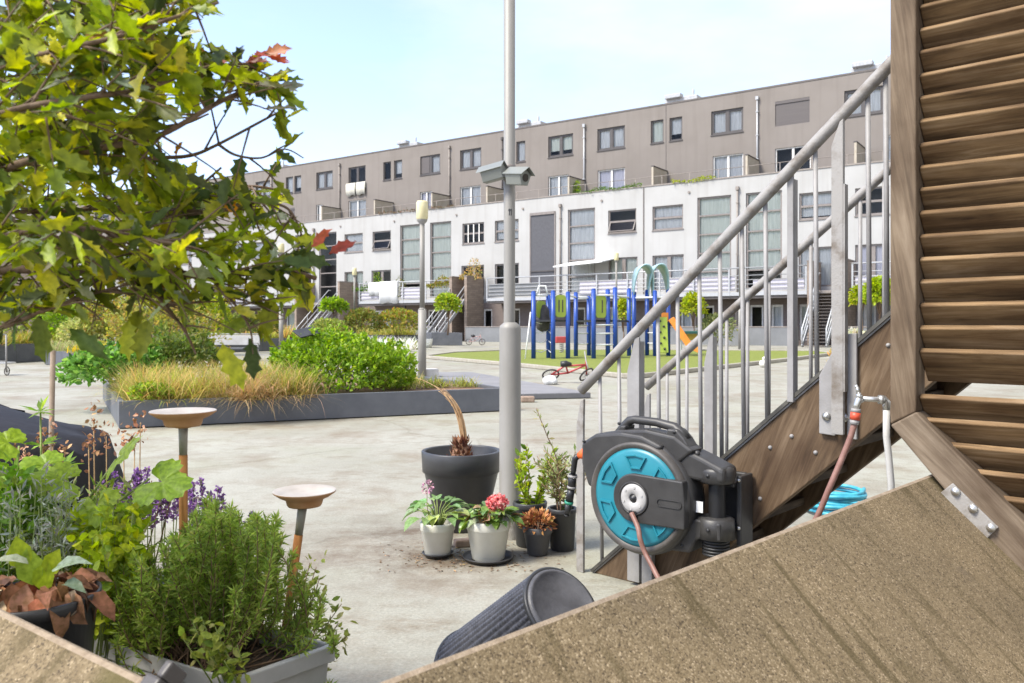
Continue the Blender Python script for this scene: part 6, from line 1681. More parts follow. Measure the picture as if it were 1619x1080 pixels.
# ------------------------------------------------------------------ woven basket tipped over
bk = W(893, 957, 2.32); bd = Vector((-.5, .55, -.67)).normalized()
e = empty("woven_basket", bk, 0, "dark grey woven wicker pot tipped on its side against the concrete slab", "basket")
zax = bd; xax = zax.cross(Vector((0, 0, 1))).normalized(); yax = zax.cross(xax)
rot = Matrix((xax, yax, zax)).transposed()
nA, nH = 264, 120; vs_ = []
for j in range(nH + 1):
    h = j / nH; z = .012 + .47 * h; r0 = .118 + .042 * h
    for i in range(nA):
        t = i / nA * 44; m_ = math.sin(math.pi * ((t % 1)))
        row = j / nH * 40
        ph = (row + (0.5 if int(t) % 2 else 0) + .45 * (t % 1) * (1 if int(t) % 2 else -1)) % 1
        rr = r0 + .0075 * m_ * (.35 + .65 * math.sin(math.pi * ph))
        a = 2 * math.pi * i / nA; vs_.append(rot @ Vector((rr * math.cos(a), rr * math.sin(a), z)))
fs = [(j * nA + i, j * nA + (i + 1) % nA, (j + 1) * nA + (i + 1) % nA, (j + 1) * nA + i) for j in range(nH) for i in range(nA)]
b = MB(); b.add(vs_, fs, 0, True); b.build("weave", plain("grey_wicker", (.045, .045, .052), .5, c2=(.09, .09, .102), scale=60), e)
b = MB(); k_ = []
def lp(prof, mb, n_=56):
    vv, ff = [], []
    for (r, h) in prof:
        for i in range(n_): a = 2 * math.pi * i / n_; vv.append(rot @ Vector((r * math.cos(a), r * math.sin(a), h)))
    ff = [(q * n_ + i, q * n_ + (i + 1) % n_, (q + 1) * n_ + (i + 1) % n_, (q + 1) * n_ + i) for q in range(len(prof) - 1) for i in range(n_)]
    mb.add(vv, ff, 0, True)
lp([(0, .006), (.04, .006), (.10, .006), (.104, .002), (.109, .001), (.1135, .004), (.118, .014)], b); b.build("base_plate", plain("scuffed_black_base", (.075, .073, .076), .45, c2=(.125, .122, .126), scale=14, bump=.08, bscale=120), e)
b = MB(); lp([(.1155, .010), (.1215, .008), (.126, .012), (.126, .020), (.121, .025)], b)
b.build("base_rim", M['pot_dark'], e)
b = MB(); pts = []
for i in range(0, 57):
    a = 2 * math.pi * i / 56; pts.append(rot @ Vector((.163 * math.cos(a), .163 * math.sin(a), .485)))
b.tube(pts, .009, 8, caps=False); lp([(.158, .482), (.12, .06)], b); b.build("mouth_rim", M['pot_dark'], e)

# ------------------------------------------------------------------ bird dishes on stakes
def dish(x, ydish, wpx, Y, xs, ys, lab, dia=.187):
    c = W(x, ydish, Y); r = dia / 2
    foot = W(xs, ys, Y); foot = c + (foot - c) * ((c.z - 0.0) / max(.05, (c.z - foot.z)))
    e = empty("bird_dish", Vector((foot.x, foot.y, 0)), 0, lab, "bird dish", "dishes on wooden stakes")
    t = c - e.location; ax = t.normalized()
    b = MB(); b.lathe([(.022, -.045), (.024, -.042), (r * .52, -.040), (r * .56, -.034), (r * .60, -.020), (r * .80, -.012), (r * .99, .0), (r, .004)], 48, t); d_ = b.build("dish", M['cotta'], e)
    b = MB(); b.lathe([(r, .004), (r * .985, .006), (r * .80, -.005), (r * .58, -.010), (0, -.012)], 48, t); b.build("basin", M['dish_in'], d_)
    b = MB(); b.tube([t - ax * .125, t - ax * .045], [.0115, .0135], 14); b.build("socket", M['stake_top'], e)
    b = MB(); b.tube([t * 0, t - ax * .1255], .0125, 14); b.build("stake", M['stake'], e)
dish(289.5, 652, 103, 2.42, 290, 810, "upper left white rimmed terracotta bird dish on an upright wooden stake")
dish(481.5, 778, 98, 2.40, 464, 905, "lower right white rimmed terracotta bird dish on a leaning wooden stake", .181)

# ------------------------------------------------------------------ black covered barbecue at the left edge
e = empty("covered_barbecue", Vector((-2.42, 3.35, 0)), .1, "black tarpaulin cover draped over a barbecue at the left edge behind the plants", "barbecue cover")
nA, nH = 96, 26; vs_ = []
for j in range(nH + 1):
    h = j / nH
    for i in range(nA):
        t = 2 * math.pi * i / nA; cx_, sx_ = math.cos(t), math.sin(t)
        sq = (abs(cx_) ** 3.2 + abs(sx_) ** 3.2) ** (-1 / 3.2)
        if h < .3: k = (h / .3) ** .8 * .92; zf = 1 - .06 * (h / .3) ** 2
        else: k = .92 + .16 * (h - .3) / .7; zf = .94 - .94 * (h - .3) / .7
        fold = (.05 * abs(math.sin(4.5 * t + 1.5 * math.sin(3 * h))) + .035 * abs(math.sin(8.5 * t + 4 * h)) - .04) * max(0, h - .18) * 1.6 + .014 * math.sin(5 * t + 9 * h)
        x, y = .78 * sq * cx_ * (k + fold), .42 * sq * sx_ * (k + fold)
        top = .90 - .13 * (x + .1) / .78 + .02 * math.sin(6 * x + 4 * y)
        vs_.append((x, y, max(.0, zf * top + (.02 * math.sin(9 * t + 5 * h) if .25 < h < 1 else 0))))
fs = [(j * nA + i, j * nA + (i + 1) % nA, (j + 1) * nA + (i + 1) % nA, (j + 1) * nA + i) for j in range(nH) for i in range(nA)]
b = MB(); b.add(vs_, [f[::-1] for f in fs], 0, True); b.build("cover", M['tarp'], e)
b = MB()
for q in (-.12, .12): b.tube([(-.6, q * 2.6, .955), (-.1, q * 2.4, .89), (.3, q * 2.0, .825)], .005, 6)
b.build("seam", M['tarp'], e)

# ------------------------------------------------------------------ plants at the left
trough_c = [Vector((-1.78, 2.22, 0)), Vector((-.98, 2.34, 0)), Vector((-1.03, 2.72, 0)), Vector((-1.83, 2.6, 0))]
planter_box("planter_trough", trough_c, .36, "dark trough behind the rosemary holding the mixed leafy plants", None, .03)
def up_stems(n, x0, x1, Y0, Y1, z0, zt0, zt1, lean=.12):
    out = []
    for _ in range(n):
        y = rg.uniform(Y0, Y1); x = (rg.uniform(x0, x1) - CX) / FPX * y; h = rg.uniform(zt0, zt1); bx = x * .93 + (-1.4) * .07
        out.append([Vector((bx, y, z0)), Vector((bx * .5 + x * .5, y, z0 + (h - z0) * .5)), Vector((x + rg.gauss(0, lean * .3), y + rg.gauss(0, lean * .3), h))])
    return out
rg = random.Random(31)
# squash leaves
sq = empty("squash_plant", (-1.42, 2.36, .34), 0, "squash plant with big lobed lime green leaves left of the upper bird dish", "plant")
SQ = sq.location; pos, ax, nr, ln, paths = [], [], [], [], []
for (x, y, Y, s_, dx, dz) in ((183, 712, 2.30, .155, .5, .35), (236, 742, 2.25, .165, 1.0, -.15), (120, 745, 2.28, .145, -.6, .1), (92, 722, 2.42, .12, -.9, .2), (150, 770, 2.2, .12, .3, -.4), (30, 690, 2.45, .12, -.7, .35), (205, 775, 2.32, .10, .8, -.4), (10, 745, 2.4, .13, -1, .0), (70, 765, 2.3, .12, -.3, -.3)):
    p = W(x, y + 15, Y) - SQ; pos.append(p); ax.append((dx, -.35, dz)); nr.append((-.35 * dx, -.62, .8)); ln.append(s_ * .92)
    q0 = Vector((rg.gauss(0, .05), rg.gauss(0, .05), 0)); paths.append([q0, q0 * .5 + p * .5 + Vector((0, 0, .05)), p])
ln = np.array(ln)
leaves_on(sq, "leaf", T_SQUASH, pos, ax, nr, ln * .95, ln * .95, [(3, (.27, .37, .03)), (2, (.22, .33, .03))], 'leaf', .006, .1)
stems(sq, "stalk", paths, .0055, 'stem_green')
# tall sprout
tp = empty("tall_sprout", W(64, HOR, 2.5) - Vector((0, 0, CAM_H)) + Vector((0, 0, .34)), 0, "tall thin sprout with palm shaped leaf tufts in front of the black cover", "plant")
p = [Vector((0, 0, 0)), Vector((.005, 0, .3)), Vector((0, 0, .60))]; stems(tp, "stalk", [p, [Vector((0, 0, .25)), Vector((.06, 0, .36)), Vector((.085, -.02, .44))], [Vector((0, 0, .2)), Vector((-.06, 0, .3)), Vector((-.085, -.02, .38))]], .005, 'stem_green')
pos, ax = [], []
for c_, k in ((Vector((0, 0, .60)), 12), (Vector((.085, -.02, .44)), 10), (Vector((-.085, -.02, .38)), 9), (Vector((.003, 0, .50)), 7)):
    for _ in range(k): pos.append(c_); ax.append((rg.gauss(0, 1), rg.gauss(0, 1), rg.uniform(-.4, .8)))
l_ = rng.uniform(.04, .07, len(pos)); leaves_on(tp, "leaf", T_LENS, pos, ax, np.array([0, 0, 1.0]) + rng.normal(0, .3, (len(pos), 3)), l_, l_ * .3, [(2, (.22, .33, .05)), (2, (.16, .26, .05))], 'leaf')
# dried flower stalks
df = empty("dried_flower_stalks", (-1.25, 2.62, .34), 0, "dried brown flower heads on thin stalks in front of the black cover", "dried flowers")
paths, pos, ax = [], [], []
for (x, y) in ((148, 660), (222, 668), (196, 690), (140, 700), (40, 712), (28, 735), (102, 718), (82, 690), (66, 690), (168, 690), (213, 690)):
    t = W(x, y, 2.62) - df.location; paths.append([Vector((t.x * .8, 0, 0)), Vector((t.x * .95, 0, t.z * .5)), t])
    for _ in range(26): pos.append(t + Vector((rg.gauss(0, .011), rg.gauss(0, .011), rg.gauss(-.01, .028)))); ax.append((rg.gauss(0, 1), rg.gauss(0, 1), rg.gauss(.3, 1)))
stems(df, "stalk", paths, .0028, 'stem_dry'); l_ = rng.uniform(.012, .022, len(pos)); leaves_on(df, "flower_head", T_OVAL, pos, ax, rdir(len(pos)), l_, l_ * .6, [(3, (.34, .17, .10)), (2, (.48, .29, .18)), (1, (.22, .12, .07))], 'dry')
# salvia
sv = empty("purple_salvia", (-1.02, 2.52, .33), 0, "purple salvia spikes rising around the stake of the upper bird dish", "plant")
paths, pos, ax = [], [], []
for (x, y, ln_) in ((192, 765, 70), (205, 770, 72), (216, 742, 80), (224, 745, 75), (246, 768, 62), (239, 775, 60), (276, 768, 55), (301, 762, 62), (308, 764, 55), (283, 772, 45), (352, 783, 40), (310, 808, 36), (265, 775, 48), (332, 778, 44), (160, 762, 55), (172, 778, 52), (398, 812, 26), (212, 752, 74), (233, 740, 80), (255, 752, 70), (268, 746, 64), (290, 750, 62), (318, 758, 60), (345, 770, 50), (181, 748, 70)):
    Y = 2.52 + rg.uniform(-.08, .1); t = W(x, y, Y) - sv.location; bt = W(x - rg.uniform(-6, 14), y + ln_ + 60, Y) - sv.location
    paths.append([Vector((t.x * .7, 0, 0)), bt, t]); L_ = ln_ / FPX * Y
    d_ = (t - bt).normalized()
    for _ in range(int(L_ * 950)):
        f = rg.random(); pos.append(t - d_ * L_ * f + Vector((rg.gauss(0, 1), rg.gauss(0, 1), 0)) * .0060 * (.35 + f)); ax.append((rg.gauss(0, 1), rg.gauss(0, 1), rg.gauss(.6, .6)))
stems(sv, "stalk", paths, .0025, 'stem_green'); leaves_on(sv, "flower_spike", T_OVAL, pos, ax, rdir(len(pos)), .013, .008, [(3, (.25, .12, .36)), (2, (.36, .21, .45)), (1, (.15, .07, .22)), (1, (.24, .20, .18))], 'petal')
paths2 = []
for (x, y) in ((280, 750), (240, 760), (262, 758)): t = W(x, y, 2.45) - sv.location; paths2.append([Vector((t.x - .12, 0, .05)), t])
stems(sv, "bare_stalk", paths2, .0026, 'stem_brown')
# mass of mixed herbs
def herb_mass(name, boxes, n, leaf, wr, pal, lab, seed, mat='leaf_shrub', tmpl=T_OVAL, up=.5, cat="plant", thin=False):
    """leaves on many short stems whose tips fill an image-height band; each stem starts in the trough"""
    r2 = np.random.default_rng(seed); e = empty(name, (-1.35, 2.4, .33), 0, lab, cat); O = np.array(e.location)
    P, A = [], []; paths = []
    for (x0, x1, y0, y1, Y0, Y1, wt) in boxes:
        m_ = int(n * wt); ns = max(6, m_ // 26)
        for k in range(ns):
            Y = r2.uniform(Y0, Y1); x = r2.uniform(x0, x1); y = r2.uniform(y0, y1)
            t = np.array(W(x, y, Y)) - O; b0 = np.array([t[0] * .82, t[1] * .8, min(0, t[2] - .05)]); paths.append([Vector(b0), Vector(b0 * .4 + t * .6 + r2.normal(0, .012, 3)), Vector(t)])
            f = r2.random(26) ** .65
            P.append(b0 + (t - b0) * (f[:, None] * .75 + .27) + r2.normal(0, .012, (26, 3))); A.append(r2.normal(0, 1, (26, 3)) + np.array([0, 0, up]))
    P = np.vstack(P); A = np.vstack(A); l_ = leaf * r2.uniform(.6, 1.3, len(P))
    stems(e, "stalk", paths, .0022, 'stem_green'); leaves_on(e, "leaf", tmpl, P, A, rdir(len(P)) + np.array([0, -.3, .7]), l_, l_ * wr, pal, mat)
    return e
herb_mass("leafy_herb", [(-30, 70, 740, 850, 2.15, 2.45, 1)], 1500, .04, .55, [(3, (.14, .26, .03)), (2, (.20, .32, .04)), (1, (.27, .36, .06))], "bright green leafy herb at the left edge behind the withered plant", 61)
herb_mass("silver_foliage", [(15, 115, 745, 860, 2.05, 2.3, 1)], 1500, .03, .2, [(3, (.32, .33, .25)), (2, (.22, .26, .14)), (2, (.42, .43, .36))], "silvery white feathery foliage above the withered potted plant", 62, tmpl=T_LENS)
herb_mass("lime_herb", [(110, 215, 795, 865, 2.05, 2.3, .6), (140, 215, 850, 905, 2.0, 2.2, .4)], 1700, .032, .6, [(3, (.40, .45, .03)), (2, (.31, .39, .03)), (1, (.2, .28, .03))], "lime yellow small leaved herb left of the rosemary", 63)
herb_mass("grassy_herb", [(90, 230, 770, 900, 2.2, 2.45, 1)], 1500, .06, .14, [(3, (.22, .30, .05)), (2, (.30, .36, .08)), (1, (.35, .33, .16))], "thin grassy herb under the squash leaves", 64, tmpl=T_LENS)

# withered plant in a black pot on a grey pot
gp = W(62, HOR, 1.80); gp.z = 0
e = empty("tall_grey_pot", gp, 0, "tall blue grey pot under the black pot in the bottom left corner", "plant pot")
b = MB(); b.lathe([(0, 0), (.115, 0), (.15, .36), (.15, .40), (.142, .40), (.138, .36), (.1, .34), (0, .34)], 44); b.build("pot_body", plain("blue_grey_pot", (.12, .135, .16), .45, c2=(.16, .175, .2)), e)
bp_ = empty("black_plant_pot", gp + Vector((-.006, 0, .352)), 0, "black plastic pot with the withered brown plant, bottom left corner", "plant pot")
b = MB(); b.lathe([(0, 0), (.095, 0), (.121, .235), (.127, .236), (.129, .262), (.124, .264), (.118, .24), (.112, .20)], 48); b.build("pot_body", M['pot_dark'], bp_)
b = MB(); b.lathe([(0, .235), (.114, .228)], 24); b.build("soil", M['soil'], bp_)
wp_ = empty("withered_bergenia", gp + Vector((0, 0, .585)), 0, "withered brown and rust leaved plant with a few fresh green leaves, bottom left corner", "plant")
rg = random.Random(8); pos, ax, nr, ln = [], [], [], []
for k in range(62):
    a = k * 2.4 + rg.uniform(-.2, .2); q = rg.uniform(.35, 1.05)
    pos.append((.095 * q * math.cos(a), .095 * q * math.sin(a), .035 + .03 * (1 - q) + rg.uniform(-.01, .02))); ax.append((math.cos(a), math.sin(a), rg.uniform(-1.9, .1))); nr.append((math.cos(a) * .8 + rg.gauss(0, .5), math.sin(a) * .8 + rg.gauss(0, .5), .8)); ln.append(rg.uniform(.045, .10))
ln = np.array(ln); leaves_on(wp_, "withered_leaf", T_HOSTA, pos, ax, nr, ln, ln * rng.uniform(.35, .62, len(pos)), [(3, (.26, .125, .065)), (3, (.17, .085, .05)), (2, (.32, .17, .10)), (.8, (.36, .12, .07)), (1.4, (.33, .25, .17)), (1, (.11, .065, .05))], 'dry', .055)
pos, ax, nr, ln = [], [], [], []
for (x, y, s_, dx, dz) in ((52, 905, .085, -.1, 1.2), (40, 880, .075, -.25, 1), (76, 890, .065, .4, .9), (66, 915, .07, .25, 1.1)):
    pos.append(W(x, y + 20, 1.76) - wp_.location); ax.append((dx, -.1, dz)); nr.append((.1, -.9, .35)); ln.append(s_)
ln = np.array(ln); leaves_on(wp_, "fresh_leaf", T_OVAL, pos, ax, nr, ln, ln * .72, [(2, (.34, .42, .03)), (1, (.24, .35, .04))], 'leaf', .01)
pos, ax, nr, ln = [], [], [], []
for (x, y, s_, dx, dy, dz) in ((84, 905, .09, 1, -.2, .45), (45, 892, .075, -1, -.3, .25), (100, 925, .07, .9, -.5, .1)):
    pos.append(W(x, y, 1.72) - wp_.location); ax.append((dx, dy, dz)); nr.append((-.2, -.3, 1)); ln.append(s_)
ln = np.array(ln); leaves_on(wp_, "grey_green_leaf", T_HOSTA, pos, ax, nr, ln, ln * .38, [(2, (.28, .36, .20)), (1, (.38, .44, .30))], 'leaf', .01)

# rosemary in a grey trough, with sage at its front
tc_ = [Vector((-.645, 1.905, 0)), Vector((-.455, 2.12, 0)), Vector((-.98, 2.43, 0)), Vector((-1.17, 2.2, 0))]
cc = sum(tc_, Vector()) / 4
e = empty("window_box", cc, 0, "pale grey plastic trough with the rosemary, at the bottom edge left of centre", "planter")
def ringp(k, z): return [(p - cc) * k + Vector((0, 0, z)) for p in tc_]
b = MB(); R_ = [ringp(.86, .0), ringp(.95, .335), ringp(1.0, .337), ringp(1.0, .38), ringp(.94, .38), ringp(.92, .33), ringp(.84, .02)]
vv = [p for r_ in R_ for p in r_]; ff = [(4 * i + j, 4 * i + (j + 1) % 4, 4 * i + 4 + (j + 1) % 4, 4 * i + 4 + j) for i in range(len(R_) - 1) for j in range(4)] + [(3, 2, 1, 0)]
b.add(vv, ff); b.build("trough_body", M['trough'], e, bevel=.006)
b = MB(); b.add(ringp(.93, .335), [(0, 1, 2, 3)]); b.build("soil", M['soil'], e)
rs = empty("rosemary", Vector((-.80, 2.17, .335)), 0, "big upright rosemary bush with needle leaves, in the pale grey trough", "shrub")
rg = random.Random(77); r2 = np.random.default_rng(77); P, A, paths = [], [], []
RO = rs.location
for k in range(190):
    u = rg.random()
    x = rg.choice([rg.uniform(165, 530), rg.gauss(320, 75)]); Y = rg.uniform(1.93, 2.42)
    edge = abs(x - 335) / 215
    yt = float(np.interp(x, [160, 200, 250, 285, 325, 380, 420, 445, 475, 500, 530], [905, 878, 862, 842, 790, 806, 822, 818, 895, 930, 990])) + rg.uniform(0, 230) * rg.random()
    tip = W(x, yt, Y) - RO
    b0 = Vector(((tip.x) * .42 + rg.gauss(0, .05), rg.gauss(0, .07), 0))
    mid = b0 * .5 + tip * .5 + Vector((tip.x * .16, rg.gauss(0, .02), -.05 * edge))
    path = smooth([b0, mid, tip], 5); paths.append(path)
    L_ = (tip - b0).length; n_ = int(L_ * 430)
    f = r2.uniform(.22, 1, n_) ** .8; idx = f * (len(path) - 1); i0 = np.minimum(idx.astype(int), len(path) - 2); fr_ = idx - i0
    pa = np.array([tuple(q) for q in path]); pp = pa[i0] * (1 - fr_[:, None]) + pa[i0 + 1] * fr_[:, None]; dd = _n(pa[i0 + 1] - pa[i0])
    P.append(pp); A.append(dd * .75 + _n(r2.normal(0, 1, (n_, 3))) * .85)
P = np.vstack(P); A = np.vstack(A); l_ = r2.uniform(.017, .033, len(P))
stems(rs, "stem", paths, .0022, 'stem_brown')
leaves_on(rs, "needles", T_LENS, P, A, rdir(len(P)), l_, .0046, [(4, (.25, .34, .06)), (3, (.31, .40, .08)), (2, (.38, .46, .11)), (1.2, (.16, .23, .05)), (.6, (.40, .39, .12))], 'leaf_shrub')
sg = empty("sage", (-.60, 2.0, .335), 0, "yellow green sage sprigs at the front of the rosemary trough", "plant")
paths, pos, ax = [], [], []
for (x, y) in ((305, 985), (320, 1000), (340, 990), (352, 1015), (375, 1020), (290, 1010), (330, 1030), (355, 1045), (318, 975), (338, 1012)):
    t = W(x, y, 1.86) - sg.location; b0 = Vector((t.x * .6, -.06, -.01)); paths.append([b0, b0 * .5 + t * .5, t])
    for _ in range(13): f = rg.uniform(.4, 1.05); pos.append(b0.lerp(t, f)); ax.append((rg.gauss(0, 1), rg.gauss(0, 1), rg.gauss(.1, .6)))
stems(sg, "stalk", paths, .0022, 'stem_green'); l_ = rng.uniform(.018, .034, len(pos)); leaves_on(sg, "leaf", T_OVAL, pos, ax, np.array([0, -.5, .8]) + rng.normal(0, .4, (len(pos), 3)), l_, l_ * .5, [(3, (.32, .36, .06)), (2, (.24, .31, .05)), (1, (.40, .40, .14))], 'leaf')
sp_ = empty("leaning_herb", (-.62, 2.3, .0), 0, "small leaved yellowish herb round the stake of the lower bird dish", "plant")
b = MB(); b.lathe([(0, 0), (.07, 0), (.09, .2), (.08, .2), (.07, .17), (0, .17)], 20); b.build("pot_body", M['pot_dark'], sp_)
paths, pos, ax = [], [], []
for (x, y) in ((470, 900), (490, 890), (500, 897), (480, 925), (455, 930), (495, 930), (515, 950), (535, 985), (520, 1000), (550, 1005), (470, 960), (500, 975), (540, 955), (505, 915)):
    t = W(x, y, 2.22) - sp_.location; b0 = Vector((rg.gauss(0, .02), rg.gauss(0, .02), .17)); paths.append([b0, b0 * .5 + t * .5 + Vector((0, 0, .03)), t])
    for _ in range(34): f = rg.uniform(.25, 1.05); pos.append(b0.lerp(t, f) + Vector((rg.gauss(0, .012), rg.gauss(0, .012), rg.gauss(0, .012)))); ax.append((rg.gauss(0, 1), rg.gauss(0, 1), rg.gauss(.2, .7)))
stems(sp_, "stalk", paths, .0025, 'stem_brown'); l_ = rng.uniform(.014, .03, len(pos)); leaves_on(sp_, "leaf", T_OVAL, pos, ax, rdir(len(pos)), l_, l_ * .5, [(3, (.30, .33, .08)), (2, (.23, .28, .06)), (1, (.38, .36, .15))], 'leaf_shrub')
# thin cane
b = MB(); p = W(83, HOR, 2.75); b.tube([(p.x - .02, p.y, 0), (p.x + .002, p.y, 1.12)], .0085, 9); o = b.build("garden_cane", plain('grey_cane', (.17, .125, .085), .8, c2=(.25, .19, .14), scale=20)); tag(o, "thin upright wooden cane in front of the black cover", "cane")

# ------------------------------------------------------------------ tree whose branches hang into the picture at the top left
tree = empty("spiny_leaved_tree", (-1.66, 2.12, 0), 0, "leafy tree with spiny lobed leaves whose branches fill the top left corner", "tree")
TO = tree.location
b = MB(); b.tube([(-.02, .05, 0), (0, .02, .7), (.02, 0, 1.2), (.0, .0, 1.75), (-.05, 0, 2.4)], [.05, .042, .036, .028, .016], 12); b.build("trunk", M['bark'], tree)
brs = [
    ([(-120, 470, 1.55), (0, 428, 1.5), (100, 430, 1.45), (220, 425, 1.42), (330, 436, 1.40), (440, 428, 1.42), (500, 440, 1.45)], .010),
    ([(-130, 350, 1.4), (0, 272, 1.35), (70, 250, 1.3), (150, 235, 1.28), (250, 215, 1.3), (350, 160, 1.36), (440, 120, 1.42)], .008),
    ([(-140, 400, 1.6), (0, 270, 1.55), (60, 190, 1.5), (130, 100, 1.5), (200, 20, 1.5), (260, -40, 1.5)], .009),
    ([(150, 258, 1.45), (240, 250, 1.46), (300, 246, 1.48), (345, 228, 1.5), (420, 188, 1.52), (445, 175, 1.52)], .0045),
    ([(345, 228, 1.5), (372, 245, 1.5), (412, 250, 1.5), (450, 236, 1.52), (480, 250, 1.52)], .003),
    ([(200, 425, 1.42), (250, 470, 1.40), (290, 520, 1.38), (310, 560, 1.38)], .004),
    ([(-100, 560, 1.35), (0, 520, 1.36), (60, 495, 1.36), (130, 470, 1.38), (200, 450, 1.4)], .005),
    ([(215, 415, 1.42), (262, 355, 1.46), (300, 310, 1.5), (350, 265, 1.5)], .005),
    ([(-120, 160, 1.25), (0, 105, 1.22), (90, 80, 1.2), (180, 60, 1.2), (270, 30, 1.25), (345, 4, 1.3)], .006),
    ([(-100, 220, 1.15), (20, 175, 1.15), (130, 155, 1.18), (230, 140, 1.25), (320, 108, 1.35), (400, 100, 1.42)], .006),
    ([(260, 330, 1.5), (340, 335, 1.52), (400, 320, 1.55), (455, 330, 1.55), (480, 380, 1.55)], .0045),
    ([(-80, 60, 1.45), (40, 25, 1.45), (150, 15, 1.45), (250, 5, 1.45), (330, -15, 1.45)], .006),
    ([(-100, 330, 1.7), (40, 335, 1.7), (150, 330, 1.72), (270, 320, 1.75), (380, 295, 1.78), (440, 300, 1.78)], .006),
    ([(-100, 390, 1.25), (20, 370, 1.22), (110, 360, 1.2), (200, 370, 1.22), (300, 395, 1.25)], .005),
    ([(330, 436, 1.4), (370, 480, 1.42), (395, 520, 1.42), (400, 560, 1.42)], .003),
    ([(440, 428, 1.42), (470, 430, 1.42), (490, 460, 1.42)], .003),
    ([(-90, 120, 1.75), (40, 150, 1.75), (160, 190, 1.75), (270, 200, 1.78), (330, 180, 1.8)], .005),
    ([(-60, -40, 1.3), (60, -10, 1.3), (160, -20, 1.3), (240, -40, 1.35)], .005)]
poly = [(-60, -60), (360, -60), (355, 15), (300, 45), (335, 60), (355, 85), (400, 75), (440, 100), (470, 125), (482, 205), (455, 240), (478, 262), (440, 275), (445, 300), (470, 330), (500, 400), (508, 445), (480, 470), (445, 520), (425, 560), (385, 585), (345, 545), (300, 562), (235, 520), (180, 545), (110, 535), (-60, 545)]
def inside(x, y, pg_):
    c = False; j = len(pg_) - 1
    for i in range(len(pg_)):
        if (pg_[i][1] > y) != (pg_[j][1] > y) and x < (pg_[j][0] - pg_[i][0]) * (y - pg_[i][1]) / (pg_[j][1] - pg_[i][1]) + pg_[i][0]: c = not c
        j = i
    return c
gapA = [(255, 195), (330, 165), (425, 175), (440, 232), (395, 272), (340, 285), (300, 270), (262, 235)]
gapB = [(240, 470), (420, 470), (430, 600), (-60, 600), (-60, 500), (120, 490)]
rg = random.Random(99); P, A, Nn, Ls, Cc, paths, rads = [], [], [], [], [], [], []
def proj(p): return CX + p.x / p.y * FPX, HOR - (p.z - CAM_H) / p.y * FPX
pal = [(4, (.205, .245, .02)), (3, (.27, .315, .025)), (3, (.125, .155, .018)), (3, (.36, .38, .03)), (2, (.06, .085, .02)), (.6, (.40, .36, .03)), (.6, (.30, .33, .22))]
def leaf_at(q, d, s_):
    x, y = proj(q + d * s_ * .7)
    if x > -20:
        if not inside(x, y, poly): return
        if inside(x, y, gapA) and rg.random() > .06: return
        if inside(x, y, gapB) and rg.random() > .30: return
    P.append(q - TO); A.append(tuple(d)); Nn.append((rg.gauss(0, .5), rg.gauss(-.25, .5), rg.gauss(.75, .4))); Ls.append(s_)
for pts, r_ in brs:
    path = smooth([W(x, y, Y) - TO for (x, y, Y) in pts], 7)
    if pts[0][0] < -50: t0_ = Vector((0, 0, path[0].z - .14)); path = [t0_] + [t0_.lerp(path[0], q / 6) + Vector((0, 0, .02 * math.sin(q))) for q in range(1, 6)] + path
    paths.append((path, r_))
    i = 2
    acc = 0
    for i in range(1, len(path)):
        seg = path[i] - path[i - 1]; acc += seg.length
        while acc > .0098:
            acc -= .0098
            base = path[i - 1].lerp(path[i], rg.random()) + TO
            d = (seg.normalized() * rg.uniform(.3, 1.1) + Vector((rg.gauss(0, .75), rg.gauss(0, .75), rg.gauss(.05, .7)))).normalized()
            if proj(base)[0] < -60 and rg.random() < .72: continue
            L_ = rg.uniform(.05, .17)
            tp_ = [base + d * (L_ * k / 3) + Vector((0, 0, -.012 * (k / 3) ** 2)) for k in range(4)]
            x, y = proj(tp_[-1])
            xm_, ym_ = proj(tp_[1])
            if x > -30 and (not inside(x, y, poly) or inside(x, y, gapA) or (inside(xm_, ym_, gapA) and rg.random() < .8)): continue
            paths.append(([q - TO for q in tp_], .0022))
            nl_ = rg.randint(3, 5)
            for k in range(nl_):
                q = tp_[0].lerp(tp_[-1], (k + 1) / nl_); ld = (d * .7 + Vector((rg.gauss(0, .7), rg.gauss(0, .6), rg.gauss(-.25, .6)))).normalized()
                leaf_at(q, ld, rg.uniform(.034, .066) if rg.random() < .85 else rg.uniform(.06, .08))
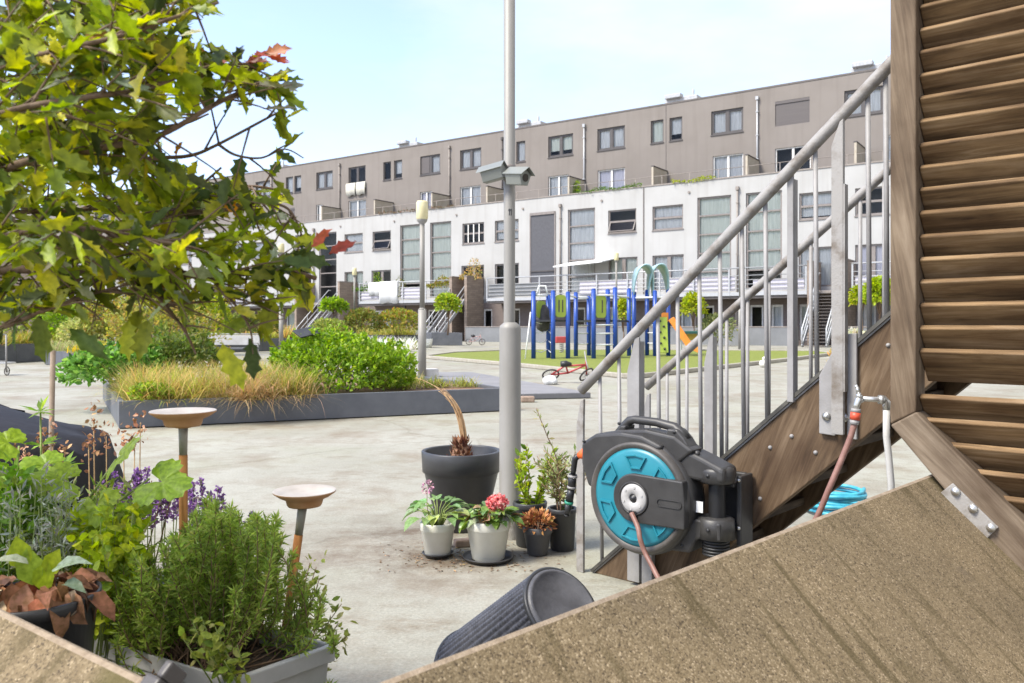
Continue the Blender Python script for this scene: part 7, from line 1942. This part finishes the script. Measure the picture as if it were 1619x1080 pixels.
# named hanging leaves at the lower right edge of the crown
for (x, y, Y, dx, dy, dz, s_) in ((350, 545, 1.35, .5, 0, -1, .085), (395, 535, 1.42, .1, 0, -1, .075), (110, 520, 1.35, .9, 0, -.7, .085), (460, 430, 1.42, .5, -.2, -.9, .085), (478, 432, 1.42, .2, -.2, -1, .06), (205, 505, 1.38, .05, -.2, -1, .075), (235, 505, 1.38, -.2, -.2, -1, .075), (430, 470, 1.42, -.2, 0, -1, .08), (62, 500, 1.36, .15, 0, -1, .08), (462, 405, 1.42, .9, 0, -.2, .07), (470, 375, 1.5, .8, 0, -.3, .06)):
    P.append(W(x, y, Y) - TO); A.append((dx, dy, dz)); Nn.append((.2, -1, .3)); Ls.append(s_)
n_ = len(P); Ls = np.array(Ls); cols_ = pick(pal, n_, .2)
b = MB()
for path, r_ in paths: b.tube(path, [r_ * (1 - .6 * i / (len(path) - 1)) for i in range(len(path))], 7 if r_ > .003 else 5)
b.build("branch", M['bark'], tree)
pos, ax = [], []
for (x, y, Y, k) in ((386, 92, 1.42, 4), (420, 88, 1.42, 2), (328, 78, 1.4, 1), (132, 66, 1.2, 1), (508, 398, 1.44, 2)):
    for _ in range(k): pos.append(W(x + rg.gauss(0, 7), y + rg.gauss(0, 4), Y) - TO); ax.append((rg.gauss(.6, .6), rg.gauss(0, .3), rg.gauss(.2, .4)))
l_ = rng.uniform(.035, .055, len(pos)); XP = [(pos, ax, l_, pick([(2, (.36, .09, .055)), (1, (.34, .14, .06))], len(pos)))]
pos, ax = [], []
for (x, y, Y) in ((252, 432, 1.40), (246, 448, 1.40), (168, 340, 1.4), (290, 225, 1.45), (30, 160, 1.25), (120, 225, 1.4), (355, 310, 1.5)): pos.append(W(x, y, Y) - TO); ax.append((rg.gauss(.2, .4), rg.gauss(0, .3), rg.gauss(-.6, .4)))
l_ = rng.uniform(.032, .05, len(pos)); XP.append((pos, ax, l_, pick([(2, (.52, .22, .03)), (1, (.5, .31, .04))], len(pos))))

for (p_, a_, q_, c_) in XP:
    P += p_; A += a_; Nn += [tuple(v) for v in np.array([.2, -1, .4]) + rng.normal(0, .3, (len(p_), 3))]; Ls = np.concatenate([Ls, q_]); cols_ = np.vstack([cols_, c_])
leafmesh("leaf_canopy", T_SPINY, P, A, Nn, Ls, Ls * rng.uniform(.40, .66, len(Ls)), cols_, M['leaf'], tree, jit=.02)
